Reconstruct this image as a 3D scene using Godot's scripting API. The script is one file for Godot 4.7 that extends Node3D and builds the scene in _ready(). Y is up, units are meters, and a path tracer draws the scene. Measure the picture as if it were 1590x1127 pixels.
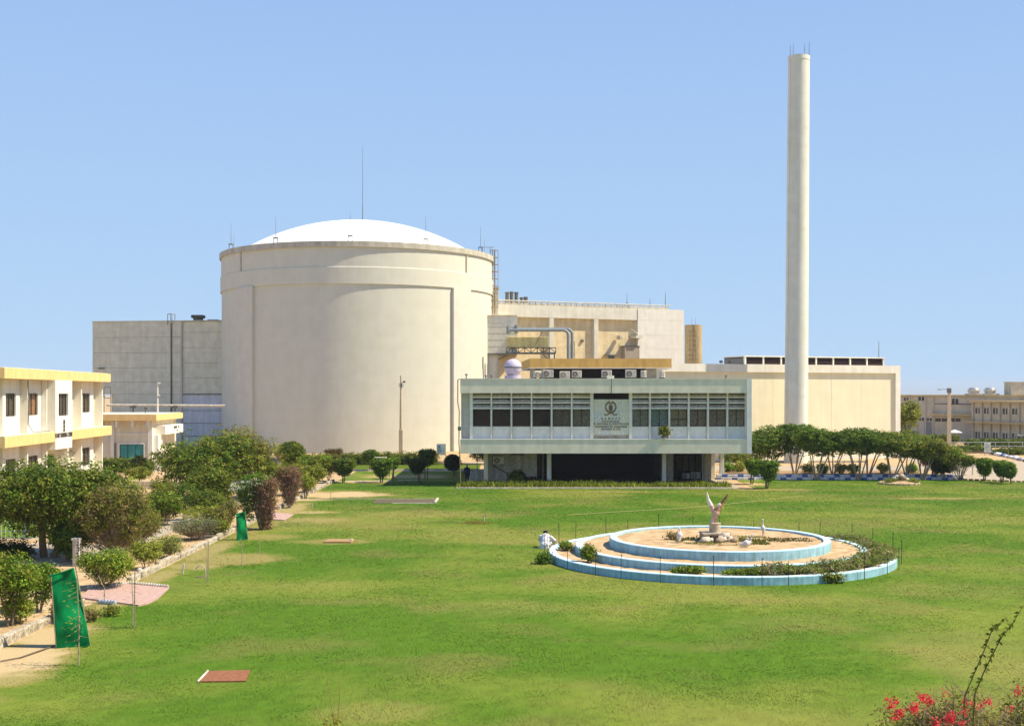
extends Node3D
# A white domed reactor building, its stack and office block behind a wide lawn with a tiered planter, late morning sun.

var rng := RandomNumberGenerator.new()
var taken := {}
var mats := {}
const WHITE := Color(1, 1, 1)


class Shape:
	var v := PackedVector3Array()
	var n := PackedVector3Array()
	var c := PackedColorArray()
	var i := PackedInt32Array()

	func quad(a: Vector3, b: Vector3, d: Vector3, e: Vector3, col := Color(1, 1, 1)) -> void:
		var m := (e - a).cross(b - a).normalized()
		if m == Vector3.ZERO:
			m = (d - a).cross(b - a).normalized()
		var s := v.size()
		v.append_array(PackedVector3Array([a, b, d, e]))
		n.append_array(PackedVector3Array([m, m, m, m]))
		c.append_array(PackedColorArray([col, col, col, col]))
		i.append_array(PackedInt32Array([s, s + 1, s + 2, s, s + 2, s + 3]))

	func tri(a: Vector3, b: Vector3, d: Vector3, col := Color(1, 1, 1)) -> void:
		var m := (d - a).cross(b - a).normalized()
		var s := v.size()
		v.append_array(PackedVector3Array([a, b, d]))
		n.append_array(PackedVector3Array([m, m, m]))
		c.append_array(PackedColorArray([col, col, col]))
		i.append_array(PackedInt32Array([s, s + 1, s + 2]))

	func box(at: Vector3, size: Vector3, turn := Basis(), col := Color(1, 1, 1)) -> Shape:
		var h := size * 0.5
		for k in 3:
			var u := Vector3.ZERO
			var w := Vector3.ZERO
			var o := Vector3.ZERO
			o[k] = h[k]
			u[(k + 1) % 3] = h[(k + 1) % 3]
			w[(k + 2) % 3] = h[(k + 2) % 3]
			quad(at + turn * (o + u + w), at + turn * (o + u - w), at + turn * (o - u - w), at + turn * (o - u + w), col)
			quad(at + turn * (-o + u + w), at + turn * (-o - u + w), at + turn * (-o - u - w), at + turn * (-o + u - w), col)
		return self

	# a box given by its two corners
	func span(x0: float, x1: float, y0: float, y1: float, z0: float, z1: float, col := Color(1, 1, 1)) -> Shape:
		return box(Vector3((x0 + x1) / 2, (y0 + y1) / 2, (z0 + z1) / 2), Vector3(absf(x1 - x0), absf(y1 - y0), absf(z1 - z0)), Basis(), col)

	# a box with chamfered edges
	func stone(at: Vector3, size: Vector3, bevel: float, turn := Basis(), col := Color(1, 1, 1)) -> Shape:
		var h := size * 0.5
		var b := minf(bevel, minf(h.x, minf(h.y, h.z)) * 0.9)
		for k in 3:
			for s in [-1.0, 1.0]:
				var q := []
				for e in [[1, 1], [1, -1], [-1, -1], [-1, 1]]:
					var p := Vector3.ZERO
					p[k] = h[k] * s
					p[(k + 1) % 3] = (h[(k + 1) % 3] - b) * e[0]
					p[(k + 2) % 3] = (h[(k + 2) % 3] - b) * e[1]
					q.append(at + turn * p)
				if s > 0:
					quad(q[0], q[1], q[2], q[3], col)
				else:
					quad(q[3], q[2], q[1], q[0], col)
				var m := (k + 1) % 3
				var l := (k + 2) % 3
				for s2 in [-1.0, 1.0]:
					var r := []
					for e in [[0, 1], [0, -1], [1, -1], [1, 1]]:
						var p := Vector3.ZERO
						p[k] = (h[k] if e[0] == 0 else h[k] - b) * s
						p[m] = (h[m] - b if e[0] == 0 else h[m]) * s2
						p[l] = (h[l] - b) * e[1]
						r.append(at + turn * p)
					if s * s2 > 0:
						quad(r[3], r[2], r[1], r[0], col)
					else:
						quad(r[0], r[1], r[2], r[3], col)
		for sx in [-1.0, 1.0]:
			for sy in [-1.0, 1.0]:
				for sz in [-1.0, 1.0]:
					var pa: Vector3 = at + turn * Vector3(h.x * sx, (h.y - b) * sy, (h.z - b) * sz)
					var pb: Vector3 = at + turn * Vector3((h.x - b) * sx, h.y * sy, (h.z - b) * sz)
					var pc: Vector3 = at + turn * Vector3((h.x - b) * sx, (h.y - b) * sy, h.z * sz)
					if sx * sy * sz > 0:
						tri(pa, pc, pb, col)
					else:
						tri(pa, pb, pc, col)
		return self

	# a profile of (radius, height) turned about an upright axis, smooth round and faceted along
	func lathe(at: Vector3, profile: Array, segs := 32, a0 := 0.0, a1 := TAU, col := Color(1, 1, 1), turn := Basis()) -> Shape:
		for k in profile.size() - 1:
			var p: Vector2 = profile[k]
			var q: Vector2 = profile[k + 1]
			var m := Vector2(q.y - p.y, p.x - q.x).normalized()
			var s := v.size()
			for j in segs + 1:
				var a := lerpf(a0, a1, float(j) / segs)
				var r := Vector3(sin(a), 0, cos(a))
				v.append(at + turn * (r * p.x + Vector3(0, p.y, 0)))
				v.append(at + turn * (r * q.x + Vector3(0, q.y, 0)))
				var nn := turn * (r * m.x + Vector3(0, m.y, 0))
				n.append(nn)
				n.append(nn)
				c.append(col)
				c.append(col)
			for j in segs:
				var o := s + j * 2
				i.append_array(PackedInt32Array([o, o + 1, o + 3, o, o + 3, o + 2]))
		return self

	func tube(pts: Array, rads: Array, sides := 6, col := Color(1, 1, 1), cap := true) -> Shape:
		var s := v.size()
		var side := Vector3.ZERO
		for k in pts.size():
			var p: Vector3 = pts[k]
			var d: Vector3 = (pts[mini(k + 1, pts.size() - 1)] - pts[maxi(k - 1, 0)]).normalized()
			if side == Vector3.ZERO:
				side = d.cross(Vector3.UP if absf(d.y) < 0.9 else Vector3.RIGHT).normalized()
			side = (side - d * side.dot(d)).normalized()
			var up := d.cross(side)
			for j in sides:
				var a := TAU * j / sides
				var r := side * cos(a) + up * sin(a)
				v.append(p + r * float(rads[k]))
				n.append(r)
				c.append(col)
		for k in pts.size() - 1:
			for j in sides:
				var a := s + k * sides + j
				var b := s + k * sides + (j + 1) % sides
				i.append_array(PackedInt32Array([a, b + sides, b, a, a + sides, b + sides]))
		if cap:
			for e in [0, pts.size() - 1]:
				var o: int = s + e * sides
				for j in range(1, sides - 1):
					if e == 0:
						i.append_array(PackedInt32Array([o, o + j, o + j + 1, ]))
					else:
						i.append_array(PackedInt32Array([o, o + j + 1, o + j]))
		return self

	# an uneven ball: rocks, soil mounds, the thick inside of a bush
	func ball(at: Vector3, r: Vector3, rough := 0.0, noise: FastNoiseLite = null, col := Color(1, 1, 1), rows := 7, cols := 12) -> Shape:
		var s := v.size()
		for a in rows + 1:
			for b in cols:
				var d := Vector3(sin(PI * a / rows) * cos(TAU * b / cols), cos(PI * a / rows), sin(PI * a / rows) * sin(TAU * b / cols))
				var g := 1.0 + (rough * noise.get_noise_3dv((at + d) * 10.0) if noise else 0.0)
				v.append(at + d * r * g)
				n.append((d / r).normalized())
				c.append(col)
		for a in rows:
			for b in cols:
				var o := s + a * cols + b
				var p := s + a * cols + (b + 1) % cols
				i.append_array(PackedInt32Array([o, p + cols, p, o, o + cols, p + cols]))
		return self

	# a flat polygon prism standing on the ground plane, points in x and z, anticlockwise from above or not
	func prism(poly: PackedVector2Array, y0: float, y1: float, col := Color(1, 1, 1)) -> Shape:
		var q := poly
		if Geometry2D.is_polygon_clockwise(q):
			q = q.duplicate()
			q.reverse()
		var t := Geometry2D.triangulate_polygon(q)
		for k in range(0, t.size(), 3):
			var a := q[t[k]]
			var b := q[t[k + 1]]
			var d := q[t[k + 2]]
			if (b - a).cross(d - a) > 0:
				var e := b
				b = d
				d = e
			tri(Vector3(a.x, y1, a.y), Vector3(d.x, y1, d.y), Vector3(b.x, y1, b.y), col)
			tri(Vector3(a.x, y0, a.y), Vector3(b.x, y0, b.y), Vector3(d.x, y0, d.y), col)
		for k in q.size():
			var a := q[k]
			var b := q[(k + 1) % q.size()]
			quad(Vector3(a.x, y0, a.y), Vector3(a.x, y1, a.y), Vector3(b.x, y1, b.y), Vector3(b.x, y0, b.y), col)
		return self

	func leaf(at: Vector3, along: Vector3, across: Vector3, col: Color) -> void:
		var m := along.cross(across).normalized()
		var s := v.size()
		v.append(at - along)
		v.append(at + across)
		v.append(at + along)
		v.append(at - across)
		n.append(m)
		n.append(m)
		n.append(m)
		n.append(m)
		c.append(col)
		c.append(col)
		c.append(col)
		c.append(col)
		i.append_array(PackedInt32Array([s, s + 1, s + 2, s, s + 2, s + 3]))

	func mesh() -> ArrayMesh:
		var a := []
		a.resize(Mesh.ARRAY_MAX)
		a[Mesh.ARRAY_VERTEX] = v
		a[Mesh.ARRAY_NORMAL] = n
		a[Mesh.ARRAY_COLOR] = c
		a[Mesh.ARRAY_INDEX] = i
		var m := ArrayMesh.new()
		m.add_surface_from_arrays(Mesh.PRIMITIVE_TRIANGLES, a)
		return m


func numbered(called: String) -> String:
	taken[called] = taken.get(called, -1) + 1
	return called if taken[called] == 0 else "%s_%03d" % [called, taken[called]]


func tag(o: Node3D, label: String, category := "", group := "", kind := "") -> Node3D:
	for m in [["label", label], ["category", category], ["group", group], ["kind", kind]]:
		if m[1] != "":
			o.set_meta(m[0], m[1])
	return o


func thing(called: String, label: String, category: String, at := Vector3.ZERO, turn := 0.0, group := "") -> Node3D:
	var o := Node3D.new()
	o.name = numbered(called)
	add_child(o, true)
	o.position = at
	o.rotation.y = turn
	return tag(o, label, category, group)


func part(called: String, s: Shape, m: Material, parent: Node3D) -> MeshInstance3D:
	var o := MeshInstance3D.new()
	o.name = called
	o.mesh = s.mesh()
	o.material_override = m
	parent.add_child(o, true)
	return o


func lone(called: String, s: Shape, m: Material, label: String, category: String, at := Vector3.ZERO, group := "") -> MeshInstance3D:
	var o := part(numbered(called), s, m, self)
	o.position = at
	tag(o, label, category, group)
	return o


func structure(called: String, s: Shape, m: Material) -> MeshInstance3D:
	var o := part(numbered(called), s, m, self)
	o.set_meta("kind", "structure")
	return o


func twin(o: Node3D, label: String, at: Vector3, turn := 0.0, size := 1.0) -> Node3D:
	var t: Node3D = o.duplicate()
	t.name = numbered(String(o.name).rstrip("0123456789").rstrip("_"))
	add_child(t, true)
	t.position = at
	t.rotation.y = turn
	t.scale = Vector3.ONE * size
	t.set_meta("label", label)
	return t


# ---------- materials ----------

func noise(frequency: float, octaves := 4, s := 1, kind := FastNoiseLite.TYPE_SIMPLEX_SMOOTH) -> FastNoiseLite:
	var f := FastNoiseLite.new()
	f.seed = s
	f.noise_type = kind
	f.frequency = frequency
	f.fractal_octaves = octaves
	return f


# a seamless grey-level picture of noise between two shades, as a texture
func cloud(side: int, frequency: float, octaves: int, s: int, low: Color, high: Color, sharp := 1.0) -> ImageTexture:
	var key := "%d %f %d %d %s %s %f" % [side, frequency, octaves, s, low, high, sharp]
	if mats.has(key):
		return mats[key]
	var im := noise(frequency, octaves, s).get_seamless_image(side, side)
	im.convert(Image.FORMAT_L8)
	var d := im.get_data()
	var ramp := PackedByteArray()
	for k in 256:
		var t := clampf((k / 255.0 - 0.5) * sharp + 0.5, 0, 1)
		var col := low.lerp(high, t)
		ramp.append_array(PackedByteArray([col.r8, col.g8, col.b8]))
	var o := PackedByteArray()
	o.resize(d.size() * 3)
	for k in d.size():
		var j := d[k] * 3
		o[k * 3] = ramp[j]
		o[k * 3 + 1] = ramp[j + 1]
		o[k * 3 + 2] = ramp[j + 2]
	mats[key] = ImageTexture.create_from_image(Image.create_from_data(side, side, false, Image.FORMAT_RGB8, o))
	return mats[key]


func srgb(r: float, g: float, b: float) -> Color:
	return Color(r, g, b).linear_to_srgb()


# painted or bare masonry: blotches, fine grain and rain streaks that run down it
func masonry(called: String, base: Color, blotch := 0.12, streak := 0.12, grain := 0.35, size := 0.18, rough := 0.85) -> StandardMaterial3D:
	if mats.has(called):
		return mats[called]
	var m := StandardMaterial3D.new()
	m.resource_name = called
	m.albedo_color = base.linear_to_srgb()
	m.roughness = rough
	m.metallic_specular = 0.3
	m.uv1_triplanar = true
	m.uv1_world_triplanar = true
	m.uv1_scale = Vector3.ONE * size
	m.albedo_texture = cloud(512, 0.012, 6, 5, srgb(1 - blotch * 1.5, 1 - blotch * 1.6, 1 - blotch * 1.85), WHITE, 1.8)
	if streak > 0:
		m.detail_enabled = true
		m.detail_blend_mode = BaseMaterial3D.BLEND_MODE_MUL
		m.detail_uv_layer = BaseMaterial3D.DETAIL_UV_2
		m.uv2_triplanar = true
		m.uv2_world_triplanar = true
		m.uv2_scale = Vector3(0.11, 0.009, 0.11)
		m.detail_albedo = cloud(512, 0.02, 5, 9, srgb(1 - streak * 1.3, 1 - streak * 1.4, 1 - streak * 1.6), WHITE, 2.2)
	if grain > 0:
		m.heightmap_enabled = true
		m.heightmap_texture = cloud(512, 0.05, 4, 3, Color(0, 0, 0), WHITE, 1.0)
		m.heightmap_scale = grain
	mats[called] = m
	return m


func paint(called: String, base: Color, rough := 0.5, metal := 0.0) -> StandardMaterial3D:
	if mats.has(called):
		return mats[called]
	var m := StandardMaterial3D.new()
	m.resource_name = called
	m.albedo_color = base.linear_to_srgb()
	m.roughness = rough
	m.metallic = metal
	m.metallic_specular = 0.4
	m.uv1_triplanar = true
	m.uv1_world_triplanar = true
	m.uv1_scale = Vector3.ONE * 0.6
	m.albedo_texture = cloud(256, 0.02, 5, 11, Color(0.8, 0.79, 0.77), WHITE, 1.6)
	mats[called] = m
	return m


func tinted(called: String, rough := 0.7, through := 0.0) -> StandardMaterial3D:
	if mats.has(called):
		return mats[called]
	var m := StandardMaterial3D.new()
	m.resource_name = called
	m.vertex_color_use_as_albedo = true
	m.roughness = rough
	m.metallic_specular = 0.25
	if through > 0:
		m.backlight_enabled = true
		m.backlight = Color(through, through, through * 0.7).linear_to_srgb()
		m.cull_mode = BaseMaterial3D.CULL_DISABLED
	mats[called] = m
	return m


func pane_glass(called: String, tint: Color, alpha := 0.35) -> StandardMaterial3D:
	if mats.has(called):
		return mats[called]
	var m := StandardMaterial3D.new()
	m.resource_name = called
	m.albedo_color = Color(tint.linear_to_srgb(), alpha)
	m.transparency = BaseMaterial3D.TRANSPARENCY_ALPHA
	m.roughness = 0.05
	m.metallic_specular = 0.22
	mats[called] = m
	return m


# ---------- plants ----------

func ramp(pal: Array) -> Color:
	var c: Color = pal[rng.randi() % pal.size()]
	var k := rng.randf_range(0.75, 1.25)
	return Color(c.r * k, c.g * k, c.b * k)


func ball_point() -> Vector3:
	return Vector3(rng.randfn(), rng.randfn(), rng.randfn()).normalized()


# leaves gathered into small sprays over and inside a set of lobes [centre, radii]
func foliage(s: Shape, lobes: Array, count: int, size: float, pal: Array, spray := 0.3, per := 14, depth := 0.35, flat := 0.6, loose := 0.1) -> void:
	var share := []
	var sum := 0.0
	for l in lobes:
		var r: Vector3 = l[1]
		sum += pow(r.x * r.y + r.y * r.z + r.x * r.z, 0.9)
		share.append(sum)
	for k in maxi(1, count / per):
		var pick := rng.randf() * sum
		var w := 0
		while share[w] < pick:
			w += 1
		var r: Vector3 = lobes[w][1]
		var d := ball_point()
		var at: Vector3 = lobes[w][0] + d * r * (1.0 - depth * rng.randf() * rng.randf()) * (1.0 + loose * rng.randfn())
		var tone := ramp(pal)
		var wide := spray * rng.randf_range(0.6, 1.3)
		for j in per:
			var p := at + Vector3(rng.randfn(), rng.randfn() * flat, rng.randfn()) * wide * 0.5
			var face := (d * 0.7 + Vector3.UP * 0.5 + ball_point() * 0.9).normalized()
			var along := face.cross(ball_point()).normalized()
			var big := size * rng.randf_range(0.6, 1.25)
			var k2 := rng.randf_range(0.8, 1.2)
			s.leaf(p, along * big, face.cross(along) * big * 0.45, Color(tone.r * k2, tone.g * k2, tone.b * k2))


func lobes_of(c: Vector3, r: Vector3, many: int) -> Array:
	r = r * 1.08
	var o := [[c, r * Vector3(0.8, 0.8, 0.8)]]
	for k in many:
		var a := TAU * (k + rng.randf() * 0.7) / many
		var up := rng.randf_range(-0.35, 0.6)
		var out := sqrt(1.0 - up * up) * rng.randf_range(0.52, 0.72)
		var q := rng.randf_range(0.34, 0.48)
		o.append([c + Vector3(cos(a) * out, up * 0.72, sin(a) * out) * r, r * Vector3(q, q * 0.9, q)])
	return o


func sway(a: Vector3, b: Vector3, bend: float, steps := 4) -> Array:
	var o := []
	var side := Vector3(rng.randf_range(-1, 1), rng.randf_range(-0.2, 0.4), rng.randf_range(-1, 1)) * bend
	for k in steps + 1:
		var t := float(k) / steps
		o.append(a.lerp(b, t) + side * sin(t * PI))
	return o


func thinning(from: float, to: float, steps := 4) -> Array:
	var o := []
	for k in steps + 1:
		o.append(lerpf(from, to, float(k) / steps))
	return o


var GREEN := [Color(0.084, 0.150, 0.017), Color(0.129, 0.208, 0.022), Color(0.179, 0.260, 0.029), Color(0.062, 0.111, 0.016)]
var OLIVE := [Color(0.147, 0.176, 0.021), Color(0.222, 0.247, 0.031), Color(0.281, 0.286, 0.046), Color(0.100, 0.130, 0.018)]
var BRIGHT := [Color(0.170, 0.297, 0.022), Color(0.231, 0.378, 0.030), Color(0.122, 0.216, 0.020)]
var LIME := [Color(0.287, 0.333, 0.034), Color(0.380, 0.402, 0.069), Color(0.207, 0.253, 0.034)]
var BROWN := [Color(0.240, 0.192, 0.060), Color(0.312, 0.228, 0.096), Color(0.180, 0.168, 0.036)]
var PURPLE := [Color(0.260, 0.130, 0.091), Color(0.325, 0.182, 0.130), Color(0.182, 0.111, 0.072), Color(0.221, 0.169, 0.065)]
var BARK := Color(0.2, 0.145, 0.1)
var PALE_BARK := Color(0.36, 0.29, 0.2)


func leafy() -> Material:
	return tinted("leaves", 0.55, 0.8)


func barky() -> Material:
	return tinted("bark", 0.9)


# a tree or shrub: stems from the ground into the crown, and a crown of leaf sprays
func plant(called: String, label: String, category: String, base: Vector3, c: Vector3, r: Vector3, look: Dictionary) -> Node3D:
	rng.seed = hash(label)
	var t := thing(called, label, category, base, 0.0, look.get("group", ""))
	var pal: Array = look.get("pal", GREEN)
	var lobes: Array = look.lobes if look.has("lobes") else lobes_of(c, r, look.get("lobe", 7))
	var stems := Shape.new()
	var stout: float = look.get("stem", 0.08)
	var many: int = look.get("stems", 1)
	var bark: Color = look.get("bark", BARK)
	var spread: float = look.get("spread", 0.1)
	for k in many:
		var a := TAU * k / many + rng.randf() * 0.8
		var foot := Vector3(cos(a), 0, sin(a)) * stout * (0.0 if many == 1 else 1.6)
		var top := c + Vector3(cos(a) * r.x, -r.y * 0.25, sin(a) * r.z) * (spread if many > 1 else 0.0)
		stems.tube(sway(foot - Vector3(0, 0.08, 0), top, stout * 1.5), thinning(stout, stout * 0.55), 6, bark)
		for b in look.get("limbs", 3):
			var l: Array = lobes[rng.randi() % lobes.size()]
			var tip: Vector3 = l[0] + ball_point() * l[1] * 0.7
			stems.tube(sway(foot.lerp(top, rng.randf_range(0.6, 0.95)), tip, stout), thinning(stout * 0.5, stout * 0.12), 5, bark)
	for k in look.get("twigs", 0):
		var l: Array = lobes[rng.randi() % lobes.size()]
		var tip: Vector3 = l[0] + ball_point() * l[1] * 1.05
		var from := Vector3(rng.randfn(), 0, rng.randfn()) * r.x * 0.1
		stems.tube(sway(from.lerp(tip, 0.35), tip, 0.06, 2), thinning(0.014, 0.005, 2), 3, bark.lerp(Color(0.36, 0.28, 0.18), rng.randf()), false)
	part("trunk" if category == "tree" else "stem", stems, barky(), t)
	var s := Shape.new()
	if look.get("core", 0.0) > 0:
		for l in lobes:
			s.ball(l[0], l[1] * look.core, 0.2, noise(0.2, 2, 4), Color(pal[0].r * 0.8, pal[0].g * 0.8, pal[0].b * 0.8), 7, 11)
	foliage(s, lobes, int(look.get("n", 3000) * look.get("fill", 2.7)), look.get("leaf", 0.09) * 1.12, pal, look.get("spray", 0.28), look.get("per", 14), look.get("depth", 0.35), look.get("flat", 0.6), 0.03 if look.get("core", 0.0) > 0.78 else 0.13)
	for p in look.get("more", []):
		foliage(s, p.lobes, p.n, p.leaf, p.pal, 0.2, 10)
	part("crown" if category == "tree" else "foliage", s, leafy(), t)
	return t


# lobes of a clipped bush that widens from its stem to a rounded or flat top
func vase(c: Vector3, r: Vector3, narrow := 0.35) -> Array:
	var o := []
	for k in 5:
		var f := k / 4.0
		var w := lerpf(narrow, 1.0, pow(f, 0.8)) * (0.92 if k == 4 else 1.0)
		o.append([c + Vector3(0, lerpf(-0.72, 0.62, f) * r.y, 0), Vector3(r.x * w, r.y * 0.36, r.z * w)])
	return o


# ---------- rounded bodies: figures and statues ----------

func field(p: Vector3, bones: Array, k: float) -> float:
	var d := 1e9
	for b in bones:
		var a: Vector3 = b[0]
		var ab: Vector3 = b[1] - a
		var t := clampf((p - a).dot(ab) / maxf(ab.length_squared(), 1e-9), 0, 1)
		var e: float = (p - a - ab * t).length() - lerpf(b[2], b[3], t)
		var h := clampf(0.5 + 0.5 * (d - e) / k, 0, 1)
		d = lerpf(d, e, h) - k * h * (1 - h)
	return d


# surface nets round tapered capsules [from, to, radius, radius, colour]
func body(s: Shape, bones: Array, cell: float, k: float, move := Transform3D()) -> void:
	var lo := Vector3.ONE * 1e9
	var hi := -lo
	for b in bones:
		var r := Vector3.ONE * (maxf(b[2], b[3]) + cell * 2 + k * 0.5)
		lo = lo.min(b[0] - r).min(b[1] - r)
		hi = hi.max(b[0] + r).max(b[1] + r)
	var nx := int((hi.x - lo.x) / cell) + 2
	var ny := int((hi.y - lo.y) / cell) + 2
	var nz := int((hi.z - lo.z) / cell) + 2
	var g := PackedFloat32Array()
	g.resize(nx * ny * nz)
	for z in nz:
		for y in ny:
			for x in nx:
				g[(z * ny + y) * nx + x] = field(lo + Vector3(x, y, z) * cell, bones, k)
	var at := {}
	var corner := [0, 1, nx, nx + 1, nx * ny, nx * ny + 1, nx * ny + nx, nx * ny + nx + 1]
	var edges := [[0, 1], [2, 3], [4, 5], [6, 7], [0, 2], [1, 3], [4, 6], [5, 7], [0, 4], [1, 5], [2, 6], [3, 7]]
	for z in nz - 1:
		for y in ny - 1:
			for x in nx - 1:
				var o := (z * ny + y) * nx + x
				var p := Vector3.ZERO
				var m := 0
				for e in edges:
					var a: float = g[o + corner[e[0]]]
					var b: float = g[o + corner[e[1]]]
					if (a < 0) != (b < 0):
						var t := a / (a - b)
						var pa := Vector3(e[0] & 1, (e[0] >> 1) & 1, e[0] >> 2)
						var pb := Vector3(e[1] & 1, (e[1] >> 1) & 1, e[1] >> 2)
						p += pa.lerp(pb, t)
						m += 1
				if m == 0:
					continue
				var q := lo + (Vector3(x, y, z) + p / m) * cell
				at[o] = s.v.size()
				s.v.append(move * q)
				var e2 := cell * 0.5
				var grad := Vector3(field(q + Vector3(e2, 0, 0), bones, k) - field(q - Vector3(e2, 0, 0), bones, k), field(q + Vector3(0, e2, 0), bones, k) - field(q - Vector3(0, e2, 0), bones, k), field(q + Vector3(0, 0, e2), bones, k) - field(q - Vector3(0, 0, e2), bones, k))
				s.n.append((move.basis * grad).normalized())
				var best := 1e9
				var col := Color(1, 1, 1)
				for b in bones:
					var w := field(q, [b], k)
					if w < best:
						best = w
						col = b[4]
				s.c.append(col)
	for z in range(1, nz - 1):
		for y in range(1, ny - 1):
			for x in range(1, nx - 1):
				var o := (z * ny + y) * nx + x
				var inside := g[o] < 0
				for ax in [[1, nx, nx * ny], [nx, nx * ny, 1], [nx * ny, 1, nx]]:
					if inside == (g[o + ax[0]] < 0):
						continue
					var q := [o - ax[1] - ax[2], o - ax[2], o, o - ax[1]]
					if not (at.has(q[0]) and at.has(q[1]) and at.has(q[2]) and at.has(q[3])):
						continue
					if inside:
						s.i.append_array(PackedInt32Array([at[q[0]], at[q[2]], at[q[1]], at[q[0]], at[q[3]], at[q[2]]]))
					else:
						s.i.append_array(PackedInt32Array([at[q[0]], at[q[1]], at[q[2]], at[q[0]], at[q[2]], at[q[3]]]))


func lettering(words: String, tall: float, m: Material, parent: Node3D, at: Vector3, called := "lettering", squeeze := 1.0, serif := false) -> void:
	var f := SystemFont.new()
	f.font_names = PackedStringArray(["Droid Serif" if serif else "Droid Sans"])
	f.font_weight = 700
	var t := TextMesh.new()
	t.text = words
	t.font = f
	t.font_size = 32
	t.pixel_size = tall / 23.0
	t.depth = 0.03
	var o := MeshInstance3D.new()
	o.name = called
	o.mesh = t
	o.material_override = m
	o.position = at
	o.scale.x = squeeze
	parent.add_child(o, true)


# the frame of a wall round one opening: x0..x1, y0..y1 outside, a..b, c..d the hole
func pierced(s: Shape, x0: float, x1: float, y0: float, y1: float, a: float, b: float, c: float, d: float, z0: float, z1: float) -> void:
	s.span(x0, a, y0, y1, z0, z1)
	s.span(b, x1, y0, y1, z0, z1)
	s.span(a, b, y0, c, z0, z1)
	s.span(a, b, d, y1, z0, z1)


# a window with a metal frame, an upright or two, glass, and a curtain or dark room behind it; drawn about its lower left corner
func window(parent: Node3D, x0: float, x1: float, y0: float, y1: float, z: float, uprights: int, glass: Material, behind: Material, frame: Material, thick := 0.06, called := "window") -> Node3D:
	var s := Shape.new()
	pierced(s, x0, x1, y0, y1, x0 + thick, x1 - thick, y0 + thick, y1 - thick, z - 0.06, z)
	for k in uprights:
		var x := lerpf(x0, x1, (k + 1.0) / (uprights + 1))
		s.span(x - thick * 0.5, x + thick * 0.5, y0 + thick, y1 - thick, z - 0.058, z - 0.004)
	var w := part(called, s, frame, parent)
	for k in uprights + 1:
		var a := lerpf(x0, x1, k / (uprights + 1.0)) + thick * 0.5
		var b := lerpf(x0, x1, (k + 1.0) / (uprights + 1)) - thick * 0.5
		part("pane", Shape.new().span(a, b, y0 + thick * 0.5, y1 - thick * 0.5, z - 0.045, z - 0.03), glass, w)
	part("curtain", Shape.new().span(x0, x1, y0, y1, z - 0.16, z - 0.12), behind, w)
	return w


func _ready() -> void:
	rng.seed = 7
	# ---------- camera, sky, sun, exposure ----------
	var cam := Camera3D.new()
	cam.name = "camera"
	add_child(cam)
	cam.position = Vector3(0, 8.3, 0)
	cam.projection = Camera3D.PROJECTION_FRUSTUM
	cam.near = 0.1
	cam.far = 6000.0
	cam.size = 0.1 * 1127.0 / 1850.0
	cam.frustum_offset = Vector2(0, 0.1 * 47.5 / 1850.0)
	cam.current = true
	var sky := ProceduralSkyMaterial.new()
	sky.sky_top_color = Color(0.25, 0.452, 0.81)
	sky.sky_horizon_color = Color(0.665, 0.785, 0.895)
	sky.sky_curve = 0.5
	sky.ground_horizon_color = Color(0.62, 0.66, 0.66)
	sky.ground_bottom_color = Color(0.45, 0.42, 0.36)
	sky.sky_energy_multiplier = 0.9
	var env := Environment.new()
	env.background_mode = Environment.BG_SKY
	env.sky = Sky.new()
	env.sky.sky_material = sky
	env.tonemap_mode = Environment.TONE_MAPPER_LINEAR
	env.tonemap_exposure = 1.55
	env.fog_enabled = true
	env.fog_density = 0.00014
	env.fog_light_color = Color(0.86, 0.88, 0.9)
	env.sdfgi_enabled = true
	env.ssao_enabled = true
	env.ssil_enabled = true
	var around := WorldEnvironment.new()
	around.name = "air"
	around.environment = env
	add_child(around)
	var sun := DirectionalLight3D.new()
	sun.name = "sun"
	sun.light_color = Color(1.0, 0.95, 0.86)
	sun.light_energy = 1.6
	sun.light_angular_distance = 0.5
	sun.shadow_enabled = true
	add_child(sun)
	var high := deg_to_rad(52.0)
	var round_to := deg_to_rad(84.0)
	sun.look_at_from_position(Vector3.ZERO, -Vector3(cos(high) * sin(round_to), sin(high), cos(high) * cos(round_to)), Vector3.UP)

	ground()
	reactor()
	back_buildings()
	turbine_hall()
	right_hall()
	stack()
	office()
	roof_things()
	training_block()
	far_offices()
	planter()
	lawn_things()
	left_garden()
	middle_garden()
	tree_row()
	near_shrubs()
	people()
	grass()


# ---------- the ground ----------

var broad := noise(0.05, 3, 21)
var medium := noise(0.17, 3, 22)
var fine := noise(0.9, 2, 23)
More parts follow.
